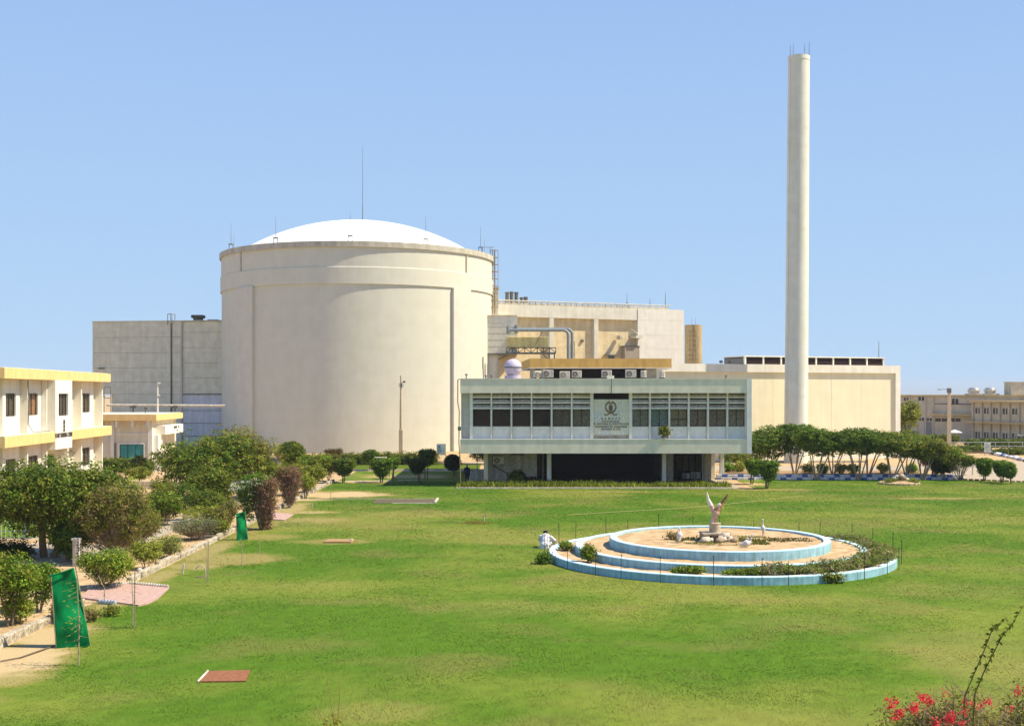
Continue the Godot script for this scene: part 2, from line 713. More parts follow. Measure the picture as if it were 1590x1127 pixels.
# bare or dry places in the lawn: x, z, half sizes, how bare
var worn := [
	[-14.419, -97.5, 4.2, 3.4, 1.0], [-16.338, -93.0, 2.2, 1.5, 0.9], [-9.886, -119.0, 4.5, 3.0, 0.75], [-14.227, -112.0, 3.0, 1.8, 1.0],
	[-12.438, -78.0, 3.0, 2.0, 0.55], [-14.054, -83.0, 2.0, 1.0, 0.7], [-9.959, -66.5, 2.4, 1.2, 0.45], [-13.784, -60.0, 2.2, 2.2, 0.55],
	[-15.519, -57.0, 1.4, 1.4, 0.6], [-14.189, -69.0, 2.0, 1.6, 0.5], [-16.0, -36.5, 1.9, 3.2, 1.0], [-14.8, -34.5, 1.2, 1.2, 0.6], [-15.7, -40.5, 1.3, 2.6, 0.95],
	[-15.2, -32.0, 1.6, 1.0, 0.5], [3.078, -66.5, 2.0, 2.2, 0.5], [22.268, -102.5, 4.0, 1.2, 0.5], [21.4, -109.0, 1.7, 2.6, 0.9],
	[33.47, -94.0, 3.6, 0.8, 0.6], [14.595, -39.5, 3.2, 2.2, 0.2], [14.497, -36.0, 2.4, 2.4, 0.25], [19.054, -50.0, 4.0, 2.0, 0.16],
	[8.919, -100.5, 3.0, 0.7, 0.5], [-3.435, -31.0, 1.6, 1.0, 0.22], [10.33, -43.0, 3.0, 1.5, 0.12], [18.265, -73.0, 5.0, 3.0, 0.2],
	[-0.832, -46.0, 3.0, 2.0, 0.15], [-6.703, -82.0, 5.0, 2.5, 0.3], [-15.9, -48.0, 0.8, 3.0, 0.6], [-15.9, -54.0, 0.9, 3.0, 0.6], [-15.9, -63.0, 0.9, 5.0, 0.6], [-15.8, -74.0, 1.0, 6.0, 0.5], [-15.8, -86.0, 1.1, 6.0, 0.7],
]
const SOIL := Color(0.56, 0.41, 0.235)


func bareness(x: float, z: float) -> float:
	var m := medium.get_noise_2d(x, z) * 0.6 + fine.get_noise_2d(x, z) * 0.35
	var b := clampf((broad.get_noise_2d(x * 0.8, z * 1.3) - 0.25) * 0.6, 0.0, 0.14)
	for w in worn:
		var d := Vector2((x - w[0]) / w[2], (z - w[1]) / w[3]).length()
		if d < 1.7:
			b = maxf(b, w[4] * smoothstep(1.35, 0.55, d + m * 0.7))
	return clampf(b, 0.0, 1.0)


func lawn_colour(x: float, z: float, b: float) -> Color:
	var t := clampf(broad.get_noise_2d(x, z * 1.3) * 1.5 + medium.get_noise_2d(x, z * 1.3) * 0.7 + 0.36 + x * 0.004, 0, 1)
	var c := Color(0.095, 0.18, 0.018).lerp(Color(0.19, 0.235, 0.039), t)
	c = c * (1.0 + 0.22 * fine.get_noise_2d(x * 1.7, z * 1.7))
	c = c.lerp(Color(0.25, 0.2, 0.075), clampf(medium.get_noise_2d(x * 0.7 + 90.0, z * 0.9) * 1.0 - 0.15, 0.0, 0.35))
	var dry := Color(0.33, 0.265, 0.095)
	if b < 0.5:
		return c.lerp(dry, b * 1.5)
	return c.lerp(dry, 0.75).lerp(SOIL, (b - 0.5) * 2.0)


func lawn_far(x: float) -> float:
	if x < -3.4:
		return -127.0
	if x < 21.3:
		return -103.6
	if x < 43.0:
		return -114.4
	return minf(-103.0, -114.4 + (x - 43.0) * 0.68)


func ground() -> void:
	var soil := StandardMaterial3D.new()
	soil.albedo_color = SOIL.linear_to_srgb()
	soil.roughness = 0.95
	soil.metallic_specular = 0.1
	soil.uv1_triplanar = true
	soil.uv1_world_triplanar = true
	soil.uv1_scale = Vector3.ONE * 0.12
	soil.albedo_texture = cloud(1024, 0.008, 7, 31, Color(0.84, 0.81, 0.76), WHITE, 1.5)
	soil.heightmap_enabled = true
	soil.heightmap_texture = cloud(512, 0.03, 5, 32, Color.BLACK, WHITE)
	soil.heightmap_scale = 4.0
	mats["soil"] = soil
	structure("ground", Shape.new().span(-3000, 3000, -0.6, 0.0, -5000, 300), soil)

	var turf := tinted("turf", 0.9)
	turf.metallic_specular = 0.12
	turf.uv1_triplanar = true
	turf.uv1_world_triplanar = true
	turf.uv1_scale = Vector3.ONE * 0.35
	turf.albedo_texture = cloud(1024, 0.035, 5, 33, Color(0.85, 0.87, 0.79), WHITE, 1.4)
	turf.heightmap_enabled = false
	turf.heightmap_texture = cloud(512, 0.09, 4, 34, Color.BLACK, WHITE)
	turf.heightmap_scale = 1.5
	var s := Shape.new()
	var x := -16.55
	var xs := [-16.55]
	while x < 66.0:
		x += 0.3
		if absf(x + 3.4) < 0.2 or absf(x - 21.3) < 0.2:
			xs.append(x - 0.1 if x < 0 else x)
		xs.append(x)
	var rows := 340
	for k in xs.size():
		var far := lawn_far(xs[k])
		for j in rows + 1:
			var z := lerpf(-18.0, far, pow(float(j) / rows, 1.25))
			s.v.append(Vector3(xs[k], 0.02 + 0.012 * medium.get_noise_2d(xs[k], z), z))
			s.n.append(Vector3.UP)
			s.c.append(lawn_colour(xs[k], z, bareness(xs[k], z)))
	for k in xs.size() - 1:
		for j in rows:
			var o := k * (rows + 1) + j
			s.i.append_array(PackedInt32Array([o, o + 1, o + rows + 2, o, o + rows + 2, o + rows + 1]))
	structure("lawn", s, turf)
	var back := Shape.new()
	back.span(-42, -27.5, 0.0, 0.03, -83, -68.2, Color(0.12, 0.19, 0.02))
	structure("lawn", back, turf)
	var strip := Shape.new()
	strip.span(-19.5, -3.6, 0.0, 0.035, -141, -128.5, Color(0.11, 0.16, 0.02))
	structure("lawn", strip, turf)

	var slab := masonry("path concrete", Color(0.44, 0.375, 0.275), 0.2, 0.0, 0.3, 0.4)
	structure("path", Shape.new().prism(PackedVector2Array([Vector2(-22.3, -58), Vector2(-20.2, -60.5), Vector2(-20.4, -75), Vector2(-20.6, -125), Vector2(-22.4, -125), Vector2(-22.2, -72)]), 0.0, 0.03), slab)
	structure("path", Shape.new().prism(PackedVector2Array([Vector2(-22.25, -58), Vector2(-22.25, -65.5), Vector2(-44, -66.5), Vector2(-44, -59)]), 0.0, 0.026), slab)
	structure("path", Shape.new().prism(PackedVector2Array([Vector2(19.326, -118), Vector2(20.316, -116), Vector2(20.233, -103.4), Vector2(17.718, -103.4), Vector2(18.385, -113)]), 0.0, 0.04), slab)
	structure("path", Shape.new().span(-19.5, 17, 0.0, 0.05, -143.2, -141.2), slab)
	# the sandy service road that bends round the lawn on the far side
	var road := masonry("road surface", Color(0.45, 0.375, 0.265), 0.14, 0.0, 0.25, 0.25)
	structure("road", Shape.new().prism(PackedVector2Array([Vector2(43.4, -116.6), Vector2(46, -113.5), Vector2(90, -84), Vector2(120, -110), Vector2(64, -143), Vector2(57.5, -150), Vector2(54.5, -168), Vector2(50.5, -168), Vector2(49, -145)]), 0.0, 0.02), road)
	structure("road", Shape.new().prism(PackedVector2Array([Vector2(20.5, -128.5), Vector2(46, -128.5), Vector2(47, -136), Vector2(20.5, -136)]), 0.0, 0.016), road)
	# beds between the painted kerb and the far road
	var bed := masonry("bed soil", Color(0.36, 0.235, 0.125), 0.2, 0.0, 0.5, 0.5)
	structure("planting_bed", Shape.new().span(22.5, 42.8, 0.0, 0.03, -127.5, -115.6), bed)
	# low kerbs of the middle garden and the channel in the lawn
	var lime := masonry("limewashed concrete", Color(0.68, 0.64, 0.54), 0.2, 0.2, 0.3, 0.6)
	var k := Shape.new()
	for q in 16:
		var x0 := -19.5 + q * 1.0
		if q != 9 and q != 13:
			k.stone(Vector3(x0 + 0.5, 0.07, -127.8), Vector3(0.96, 0.2, 0.2), 0.02)
	var mk := structure("kerb", k, lime)
	mk.set_meta("kind", "structure")
	var fk := Shape.new()
	for q in 26:
		fk.stone(Vector3(17.5 + q * 1.0, 0.1, -143.6), Vector3(0.97, 0.24, 0.25), 0.02)
	structure("kerb", fk, lime)


func grass() -> void:
	# short mown blades, in tufts that thin out with the distance
	var s := Shape.new()
	rng.seed = 91
	for k in 7:
		var a := rng.randf() * TAU
		var foot := Vector3(cos(a * 3), 0, sin(a * 3)) * rng.randf() * 0.05
		var lean := Vector3(cos(a), 0, sin(a)) * rng.randf_range(0.01, 0.045)
		var side := Vector3(-sin(a), 0, cos(a)) * 0.006
		var g := rng.randf_range(0.8, 1.25)
		s.tri(foot - side, foot + lean + Vector3(0, rng.randf_range(0.035, 0.065), 0), foot + side, Color(g, g, g))
	for k in s.n.size():
		s.n[k] = Vector3.UP
	var m := MultiMesh.new()
	m.transform_format = MultiMesh.TRANSFORM_3D
	m.use_colors = true
	m.mesh = s.mesh()
	var spots := []
	var tones := []
	for k in 300000:
		var z := -lerpf(27.0, 112.0, pow(rng.randf(), 1.7))
		var half := -z * 0.47
		var x := rng.randf_range(maxf(-half, -16.5), half)
		if z < lawn_far(x) + 0.1:
			continue
		if Vector2(x - 10.41, z + 59.96).length() < 8.7:
			continue
		var b := bareness(x, z)
		if rng.randf() < b * 1.15:
			continue
		var size := rng.randf_range(0.7, 1.3) * lerpf(0.9, 2.2, clampf((-z - 30) / 80.0, 0, 1))
		var tuft := 1.0 + maxf(0.0, medium.get_noise_2d(x * 3.0, z * 3.0)) * 0.8
		var t := Transform3D(Basis(Vector3.UP, rng.randf() * TAU).scaled(Vector3(size * 1.2, size * 0.4 * tuft, size * 1.2)), Vector3(x, 0.015, z))
		spots.append(t)
		var c := lawn_colour(x, z, b) * rng.randf_range(1.2, 1.4)
		if rng.randf() < 0.03:
			c = c.lerp(Color(0.3, 0.3, 0.08), 0.6)
		tones.append(Color(c.r, c.g, c.b))
	m.instance_count = spots.size()
	for k in spots.size():
		m.set_instance_transform(k, spots[k])
		m.set_instance_color(k, tones[k])
	var o := MultiMeshInstance3D.new()
	o.name = "grass"
	o.multimesh = m
	o.material_override = tinted("grass blades", 0.6, 0.4)
	add_child(o)
	tag(o, "short mown grass of the wide lawn", "grass", "", "stuff")


# ---------- the reactor building ----------

func ring_sector(s: Shape, r0: float, r1: float, y0: float, y1: float, a0: float, a1: float, segs := 10) -> void:
	s.lathe(Vector3.ZERO, [Vector2(r1, y0), Vector2(r1, y1), Vector2(r0, y1)], segs, a0, a1)
	for e in [a0, a1]:
		var d := Vector3(sin(e), 0, cos(e))
		if e == a0:
			s.quad(d * r0 + Vector3(0, y0, 0), d * r0 + Vector3(0, y1, 0), d * r1 + Vector3(0, y1, 0), d * r1 + Vector3(0, y0, 0))
		else:
			s.quad(d * r1 + Vector3(0, y0, 0), d * r1 + Vector3(0, y1, 0), d * r0 + Vector3(0, y1, 0), d * r0 + Vector3(0, y0, 0))


func reactor() -> void:
	var shell := masonry("containment concrete", Color(0.625, 0.615, 0.495), 0.04, 0.02, 0.25, 0.06)
	var pale := masonry("containment pale coat", Color(0.635, 0.62, 0.51), 0.05, 0.03, 0.25, 0.08)
	var cap := masonry("cornice paint", Color(0.57, 0.545, 0.44), 0.12, 0.16, 0.2, 0.12)
	var white := masonry("dome white", Color(0.84, 0.82, 0.78), 0.05, 0.0, 0.2, 0.12)
	var t := thing("reactor_building", "huge round cream concrete reactor building with a shallow white dome", "reactor building", Vector3(-23.94, 0, -186.05))
	t.scale = Vector3(0.99, 1, 0.99)
	var s := Shape.new()
	s.lathe(Vector3.ZERO, [Vector2(21.05, 0), Vector2(21.05, 24.0)], 96)
	part("wall", s, shell, t)
	# horizontal pour joints, a few millimetres proud
	s = Shape.new()
	for k in 7:
		s.lathe(Vector3.ZERO, [Vector2(21.05, 3.0 + k * 2.9), Vector2(21.055, 3.01 + k * 2.9), Vector2(21.055, 3.03 + k * 2.9), Vector2(21.05, 3.04 + k * 2.9)], 96)
	part("pour_joint", s, shell, t)
	s = Shape.new()
	s.lathe(Vector3.ZERO, [Vector2(20.9, 23.55), Vector2(21.26, 23.55), Vector2(21.26, 25.86), Vector2(21.2, 25.9), Vector2(21.14, 25.94), Vector2(21.14, 28.7)], 96)
	part("upper_band", s, shell, t)
	s = Shape.new()
	s.lathe(Vector3.ZERO, [Vector2(21.0, 28.66), Vector2(21.4, 28.66), Vector2(21.4, 29.44), Vector2(20.4, 29.44), Vector2(20.4, 29.0)], 96)
	part("cornice", s, cap, t)
	s = Shape.new()
	var prof := []
	for k in 19:
		var r := 19.0 * (1.0 - k / 18.0)
		prof.append(Vector2(r, 35.1 - (34.8 - sqrt(34.8 * 34.8 - r * r)) ))
	# smooth cap: normals follow the sphere
	var start := 0
	s.lathe(Vector3.ZERO, prof, 96)
	for k in s.v.size():
		s.n[k] = (s.v[k] - Vector3(0, 35.1 - 34.8, 0)).normalized()
	part("dome", s, white, t)
	for a in [-43.0, 52.2, 150.0, -150.0]:
		s = Shape.new()
		ring_sector(s, 20.9, 21.5, 0.0, 23.54, deg_to_rad(a - 5.2), deg_to_rad(a + 5.2))
		part("pilaster", s, pale, t)
		s = Shape.new()
		ring_sector(s, 21.0, 21.3, 25.95, 28.65, deg_to_rad(a - 3.4 if a < 0 else a + 3.0), deg_to_rad(a - 2.9 if a < 0 else a + 3.4), 2)
		part("expansion_joint", s, cap, t)
	# lightning rods round the rim, each on a small open frame
	var steel := paint("grey steel", Color(0.2, 0.2, 0.18), 0.5, 0.3)
	var angles := [-56.8, -26.8, 4.0, 34.4, 68.3, 110.0, 150.0, -150.0, -100.0]
	for a in angles:
		var at := Vector3(sin(deg_to_rad(a)), 0, cos(deg_to_rad(a))) * 20.9 + Vector3(0, 29.44, 0)
		s = Shape.new()
		for d in [Vector3(-0.28, 0, 0), Vector3(0.28, 0, 0)]:
			s.tube([at + d, at + d + Vector3(0, 0.72, 0)], [0.05, 0.05], 5)
		s.span(at.x - 0.33, at.x + 0.33, at.y + 0.7, at.y + 0.8, at.z - 0.3, at.z + 0.3)
		s.tube([at + Vector3(0, 0.8, 0), at + Vector3(0, 4.0, 0)], [0.035, 0.015], 5)
		part("lightning_rod", s, steel, t)
	s = Shape.new()
	s.tube([Vector3(0.6, 34.8, 0), Vector3(0.6, 37.5, 0)], [0.08, 0.06], 6)
	s.tube([Vector3(0.6, 37.5, 0), Vector3(0.6, 46.9, 0)], [0.05, 0.02], 6)
	part("mast", s, steel, t)
	# ladder in a hooped cage on the sunny side
	var l := thing("caged_ladder", "rusty hooped cage ladder up the side of the round reactor building", "ladder", Vector3(-24.3 + 21.3, 0, -184.5))
	var rust := masonry("rusty paint", Color(0.34, 0.26, 0.13), 0.25, 0.2, 0.1, 0.8)
	for x in [-0.05, 0.35]:
		part("rail", Shape.new().tube([Vector3(x, 20.6, 0), Vector3(x, 30.6, 0)], [0.06, 0.06], 5), rust, l)
	for k in 24:
		part("rung", Shape.new().tube([Vector3(-0.05, 20.9 + k * 0.4, 0), Vector3(0.35, 20.9 + k * 0.4, 0)], [0.03, 0.03], 4), rust, l)
	for k in 9:
		var y := 21.6 + k * 1.1
		var pts := []
		var rad := []
		for j in 9:
			var a := PI * j / 8.0
			pts.append(Vector3(0.15 + 0.6 - cos(a) * 0.6 - 0.6, y, 0) + Vector3(0.1, 0, sin(a) * 0.75))
			rad.append(0.07)
		part("cage_hoop", Shape.new().tube(pts, rad, 5), rust, l)
	for x in [-0.35, 0.25, 0.85]:
		part("cage_strap", Shape.new().tube([Vector3(x, 21.6, 0.6), Vector3(x, 30.4, 0.6)], [0.035, 0.035], 4), rust, l)
	s = Shape.new()
	for x in [-1.7, -0.4]:
		s.tube([Vector3(x, 29.4, 0), Vector3(x, 31.0, 0)], [0.04, 0.04], 4)
	s.tube([Vector3(-1.7, 30.95, 0), Vector3(0.2, 30.95, 0)], [0.04, 0.04], 4)
	part("handrail", s, steel, l)
	# the white pipe shaft behind the ladder
	var d := thing("pipe_shaft", "narrow white shaft beside the round reactor building under the ladder", "shaft", Vector3(-2.95, 0, -186.0))
	part("wall", Shape.new().span(-1.2, 0.85, 0, 24.6, -2, 1.0), masonry("white coat", Color(0.74, 0.72, 0.66), 0.08, 0.1), d)
	part("capping", Shape.new().span(-1.3, 0.95, 24.6, 24.8, -2.1, 1.1), cap, d)


# ---------- buildings behind ----------

func back_buildings() -> void:
	var raw := masonry("board marked concrete", Color(0.71, 0.70, 0.54), 0.09, 0.07, 0.5, 0.1)
	var dark := masonry("dark concrete", Color(0.2, 0.18, 0.125), 0.2, 0.2, 0.3, 0.3)
	var blue := masonry("blue grey sheet", Color(0.64, 0.66, 0.68), 0.08, 0.1, 0.2, 0.2)
	var steel := paint("grey steel", Color(0.2, 0.2, 0.18), 0.5, 0.3)
	var t := thing("concrete_building", "tall windowless block of bare grey concrete left of the round reactor building", "building", Vector3(-0.44, 0, -179.72), -0.14)
	# cast panels between recessed pour joints, upper courses overhanging on the far side
	var ys := [19.661, 17.178, 14.735, 12.362, 10.11, 8.199, 6.4, 4.0, 0.0]
	var xs := [-65.754 - 1.1, -62.235, -58.716, -55.197, -51.979]
	part("core_wall", Shape.new().span(xs[1] - 1.6, -38.0, 0, ys[0] - 0.15, -20, -0.35), raw, t)
	part("core_wall", Shape.new().span(xs[0] + 0.1, xs[1], ys[5], ys[0] - 0.15, -20, -0.35), raw, t)
	for j in ys.size() - 1:
		for k in 4:
			var x0: float = xs[k]
			if k == 0 and j > 4:
				x0 = -63.24
			part("concrete_panel", Shape.new().stone(Vector3((x0 + xs[k + 1]) / 2, (ys[j] + ys[j + 1]) / 2, -0.17), Vector3(xs[k + 1] - x0 - 0.012, ys[j] - ys[j + 1] - 0.03, 0.36), 0.012), raw, t)
	var yr := [19.611, 17.902, 15.489, 13.086, 10.753, 8.25]
	for j in 5:
		part("concrete_panel", Shape.new().stone(Vector3((xs[4] - 40.0) / 2 + 0.05, (yr[j] + yr[j + 1]) / 2, -0.33), Vector3(-40.0 - xs[4], yr[j] - yr[j + 1] - 0.03, 0.36), 0.012), raw, t)
	part("corner_strip", Shape.new().span(xs[4] - 0.12, xs[4] + 0.12, 0, ys[0], -0.2, 0.06), masonry("limewashed concrete", Color(0.68, 0.64, 0.54)), t)
	part("lower_wall", Shape.new().span(xs[4] + 0.13, -38, 0, yr[5] - 0.12, -0.35, -0.1), blue, t)
	for k in 3:
		part("sheet_joint", Shape.new().span(xs[4] + 0.13, -38, 1.6 + k * 2.0, 1.68 + k * 2.0, -0.1, -0.08), dark, t)
	part("roof_edge", Shape.new().span(xs[0] - 0.1, -38, ys[0], ys[0] + 0.12, -20, 0.1), raw, t)
	part("drip_edge", Shape.new().span(xs[4] + 0.13, -38, yr[5] - 0.12, yr[5] + 0.02, -0.34, 0.02), dark, t)
	# downpipe, and ladder hoop over the parapet
	part("downpipe", Shape.new().tube([Vector3(-53.638, 5.0, 0.1), Vector3(-53.638, 19.3, 0.1)], [0.12, 0.12], 6), dark, t)
	var s := Shape.new()
	for x in [-54.191, -53.488]:
		s.tube([Vector3(x, 19.1, 0.2), Vector3(x, 20.8, 0.2), Vector3(x, 20.8, -0.9), Vector3(x, 19.6, -0.9)], [0.06, 0.06, 0.06, 0.06], 5)
	s.tube([Vector3(-54.191, 20.8, 0.2), Vector3(-53.488, 20.8, 0.2)], [0.05, 0.05], 5)
	part("ladder_hoop", s, steel, t)
	for y in [12.2, 10.6]:
		part("bracket", Shape.new().span(-65.754, -64.849, y, y + 0.18, 0.02, 0.22), dark, t)
	# the hooded vent and low hatch on its roof
	var v := thing("roof_vent", "grey hooded vent on the roof of the bare concrete block", "vent", Vector3(-50.089, 19.661 + 0.12, -190))
	part("neck", Shape.new().span(-0.65, 0.65, 0, 0.55, -0.6, 0.6), dark, v)
	part("hood", Shape.new().stone(Vector3(0, 0.78, 0), Vector3(1.9, 0.48, 1.7), 0.08), dark, v)
	var h := thing("roof_hatch", "low dark hatch on the concrete block roof close to the round reactor building", "hatch", Vector3(-47.631, 19.661 + 0.12, -190))
	part("lid", Shape.new().stone(Vector3(0, 0.16, 0), Vector3(1.8, 0.3, 1.4), 0.1), steel, h)
	# pipe carried on posts in front of it
	var p := thing("overhead_pipe", "long pale pipe on posts in front of the bare concrete block", "pipe", Vector3(0, 0, -150))
	part("pipe", Shape.new().tube([Vector3(-51.081, 6.841, 0), Vector3(-36.162, 6.759, 0)], [0.15, 0.15], 8), masonry("limewashed concrete", Color(0.68, 0.64, 0.54)), p)
	for x in [-47.757, -42.486]:
		var q := Shape.new()
		q.tube([Vector3(x, 0, 0), Vector3(x, 6.45, 0)], [0.1, 0.1], 6)
		q.span(x - 0.35, x + 0.35, 6.45, 6.68, -0.2, 0.2)
		part("post", q, steel, p)
	# open steel stair frame at the far end
	var f := thing("steel_frame", "thin steel stair frame beyond the end of the two storey white block", "frame", Vector3(-56.1, 0, -165))
	var g := Shape.new()
	for x in [-0.45, 0.45]:
		g.tube([Vector3(x, 0, 0), Vector3(x, 9.192, 0)], [0.05, 0.05], 5)
	part("post", g, steel, f)
	g = Shape.new()
	for y in [9.192, 7.676]:
		part("rail", Shape.new().tube([Vector3(-0.45, y, 0), Vector3(0.45, y, 0)], [0.05, 0.05], 5), steel, f)
	g.tube([Vector3(-1.6, 8.478, 0), Vector3(-0.45, 8.211, 0)], [0.05, 0.05], 5)
	part("brace", g, steel, f)
	part("platform", Shape.new().span(-2.0, -0.5, 7.809, 7.988, -0.6, 0.6), steel, f)


# ---------- turbine hall, pipe bridge, tank ----------

func turbine_hall() -> void:
	var coat := masonry("hall pale coat", Color(0.69, 0.67, 0.56), 0.08, 0.08, 0.3, 0.1)
	var cream := masonry("hall cream panel", Color(0.77, 0.64, 0.39), 0.12, 0.12, 0.3, 0.12)
	var grey := masonry("hall grey panel", Color(0.73, 0.71, 0.625), 0.05, 0.05, 0.3, 0.12)
	var steel := paint("grey steel", Color(0.2, 0.2, 0.18), 0.5, 0.3)
	var white := masonry("limewashed concrete", Color(0.68, 0.64, 0.54))
	var t := thing("turbine_hall", "tall cream and grey turbine hall behind the ochre roofed penthouse", "building", Vector3(-1.921, 0.0, -187.0), 0.407)
	var top: float = 22.35
	var right: float = 33.575
	part("wall", Shape.new().span(-1.5, right, 0, top - 0.2, -24, -0.75), cream, t)
	part("beam", Shape.new().span(-1.5, 24.56, 20.425, top, -0.75, 0), coat, t)
	part("end_panel", Shape.new().span(24.742, right, 0, 22.337, -24.1, 0.02), grey, t)
	for q in [[8.65, 9.39], [16.681, 17.445], [0.0 - 1.0, 0.329]]:
		part("pilaster", Shape.new().span(q[0], q[1], 0, 20.425, -0.75, -0.02), coat, t)
	for y in [20.515, 18.051, 15.801]:
		part("pour_joint", Shape.new().span(24.742 + 0.02, right - 0.02, y, y + 0.06, 0.02, 0.035), grey, t)
	part("roof_slab", Shape.new().span(-1.5, 31.197, top + 0.02, top + 0.42, -23, -1.2), white, t)
	part("roof_pipe", Shape.new().tube([Vector3(-1.2, top + 0.62, -0.4), Vector3(31.197, top + 0.62, -0.4)], [0.13, 0.13], 6), white, t)
	var s := Shape.new()
	for k in 24:
		s.tube([Vector3(-1 + k * 1.05, top, -0.4), Vector3(-1 + k * 1.05, top + 0.6, -0.4)], [0.05, 0.05], 4)
	part("pipe_support", s, steel, t).set_meta("kind", "stuff")
	# brick-dark niche, wall box, lamp and bracket
	var b := part("wall_cabinet", Shape.new().stone(Vector3((22.025 + 24.802) / 2, 14.879, -0.1), Vector3(24.802 - 22.025, 2.3, 1.2), 0.03), masonry("cabinet", Color(0.36, 0.31, 0.24), 0.1, 0.1), t)
	part("lid", Shape.new().span(21.905, 24.863, 14.879 + 1.16, 14.879 + 1.28, -0.75, 0.6), steel, b)
	part("wall_lamp", Shape.new().stone(Vector3(21.306, 17.491, 0.1), Vector3(0.55, 0.6, 1.2), 0.05), white, t)
	s = Shape.new()
	s.span(23.712, 25.045, 17.388, 17.813, -0.7, 1.3)
	s.tube([Vector3(24.802, 17.76, 1.0), Vector3(23.349, 18.908, 0.2)], [0.04, 0.04], 4)
	part("bracket", s, coat, t)
	s = Shape.new()
	s.span(18.686, 21.067, 14.515, 14.673, -0.7, 0.4)
	part("canopy", s, steel, t)
	part("small_window", Shape.new().span(19.635, 20.708, 13.935, 14.462, -0.75, -0.66), paint("blue glass", Color(0.1, 0.17, 0.2), 0.15), t)
	part("alarm_bell", Shape.new().stone(Vector3(14.808, 16.901, -0.6), Vector3(0.5, 0.4, 0.3), 0.05), steel, t)
	part("conduit", Shape.new().tube([Vector3(12.95, 14.012, -0.65), Vector3(12.95, 16.608, -0.65), Vector3(13.181, 16.924, -0.65), Vector3(13.413, 16.616, -0.65), Vector3(13.413, 14.017, -0.65)], [0.05, 0.05, 0.05, 0.05, 0.05], 5), steel, t)
	# five short flues, three masts
	var tall := [1.75, 1.85, 1.8, 1.0, 1.1]
	var xs := [2.534, 3.311, 4.146, 5.096, 5.825]
	var words := ["first", "second", "third", "fourth", "fifth"]
	for k in 5:
		var f := thing("roof_flue", "%s short dark flue on the turbine hall roof counted from the domed building" % words[k], "flue", t.transform * Vector3(xs[k], top + 0.42, -3.0), t.rotation.y, "flues on the turbine hall roof")
		part("pipe", Shape.new().lathe(Vector3.ZERO, [Vector2(0.3, 0), Vector2(0.3, tall[k] - 0.2)], 12), steel, f)
		part("cowl", Shape.new().lathe(Vector3.ZERO, [Vector2(0.3, tall[k] - 0.22), Vector2(0.36, tall[k] - 0.2), Vector2(0.36, tall[k]), Vector2(0.0, tall[k] + 0.06)], 12), steel, f)
	var masts := [[23.591, 2.2, "tripod footed aerial on the turbine hall roof", true], [27.979, 1.5, "short thin aerial on the turbine hall roof between two taller ones", false], [30.948, 2.6, "thick tall aerial at the roof end of the turbine hall", false]]
	for q in masts:
		var m := thing("roof_aerial", q[2], "aerial", t.transform * Vector3(q[0], top + 0.42, -1.6), 0.0, "aerials on the turbine hall roof")
		part("mast", Shape.new().tube([Vector3.ZERO, Vector3(0, q[1], 0)], [0.07 if not q[3] else 0.05, 0.03], 5), steel, m)
		if q[3]:
			for d in [Vector3(-0.45, 0, 0.2), Vector3(0.45, 0, 0.2), Vector3(0, 0, -0.5)]:
				part("leg", Shape.new().tube([d, Vector3(0, 0.7, 0)], [0.04, 0.04], 4), steel, m)
	# box annex hung on the round building
	var pale := masonry("annex panel", Color(0.72, 0.70, 0.60), 0.06, 0.06, 0.2, 0.2)
	var a := thing("annex_box", "raised grey box room joined to the side of the round reactor building", "annex", Vector3(0, 0, -181))
	var x0: float = -4.305
	var x1: float = -1.37
	part("wall", Shape.new().span(x0, x1 + 2.2, 14.405, 20.089, -16, 0), pale, a)
	part("roof_edge", Shape.new().span(x0 - 0.12, x1 + 2.12, 20.089, 20.236, -16.1, 0.12), cream, a)
	part("floor_slab", Shape.new().span(x0 - 0.1, x1 + 2.1, 14.219, 14.405 - 0.002, -16, 0.1), steel, a)
	part("support_wall", Shape.new().span(x0 + 0.1, -2.152, 0, 14.219 - 0.002, -14, -0.6), pale, a)
	part("downpipe", Shape.new().tube([Vector3(-2.201, 0, -0.3), Vector3(-2.201, 14.17, -0.3)], [0.12, 0.12], 6), white, a)
	s = Shape.new()
	s.tube([Vector3(-2.055, 13.485, -0.3), Vector3(-0.685, 14.17, -0.3)], [0.08, 0.08], 5)
	part("brace", s, steel, a)
	for k in 4:
		part("panel_joint", Shape.new().span(x0 + 0.02, x1 + 1.98, 14.405 + 1.0 + k * 1.0, 14.405 + 1.03 + k * 1.0, 0.0, 0.012), steel, a)
	# the pipe bridge with a pair of insulated pipes
	var p := thing("pipe_bridge", "steel truss bridge carrying a yellow duct out of the raised grey box room", "pipe bridge", Vector3(0, 0, -180))
	var dx0: float = -0.876
	var dx1: float = 6.616
	part("duct", Shape.new().stone(Vector3((-0.681 + 5.546) / 2, 16.084, -1.0), Vector3(5.546 - -0.681, 1.6, 1.2), 0.05), masonry("yellowed duct", Color(0.62, 0.56, 0.27), 0.15, 0.15, 0.1, 0.5), p)
	var dark := paint("brown steel", Color(0.12, 0.09, 0.06), 0.7, 0.2)
	part("walkway", Shape.new().span(dx0, dx1, 14.284, 14.527, -2.2, 0.3), steel, p)
	part("top_chord", Shape.new().tube([Vector3(dx0, 15.208, 0.2), Vector3(dx1, 15.208, 0.2)], [0.07, 0.07], 5), dark, p)
	for k in 9:
		var x := lerpf(dx0, dx1, k / 8.0)
		part("post", Shape.new().tube([Vector3(x, 14.43, 0.2), Vector3(x, 15.208, 0.2)], [0.06, 0.06], 4), dark, p)
		if k < 8:
			var x2 := lerpf(dx0, dx1, (k + 1) / 8.0)
			var up := k % 2 == 0
			part("diagonal", Shape.new().tube([Vector3(x, 14.478 if up else 15.208, 0.2), Vector3(x2, 15.208 if up else 14.478, 0.2)], [0.05, 0.05], 4), dark, p)
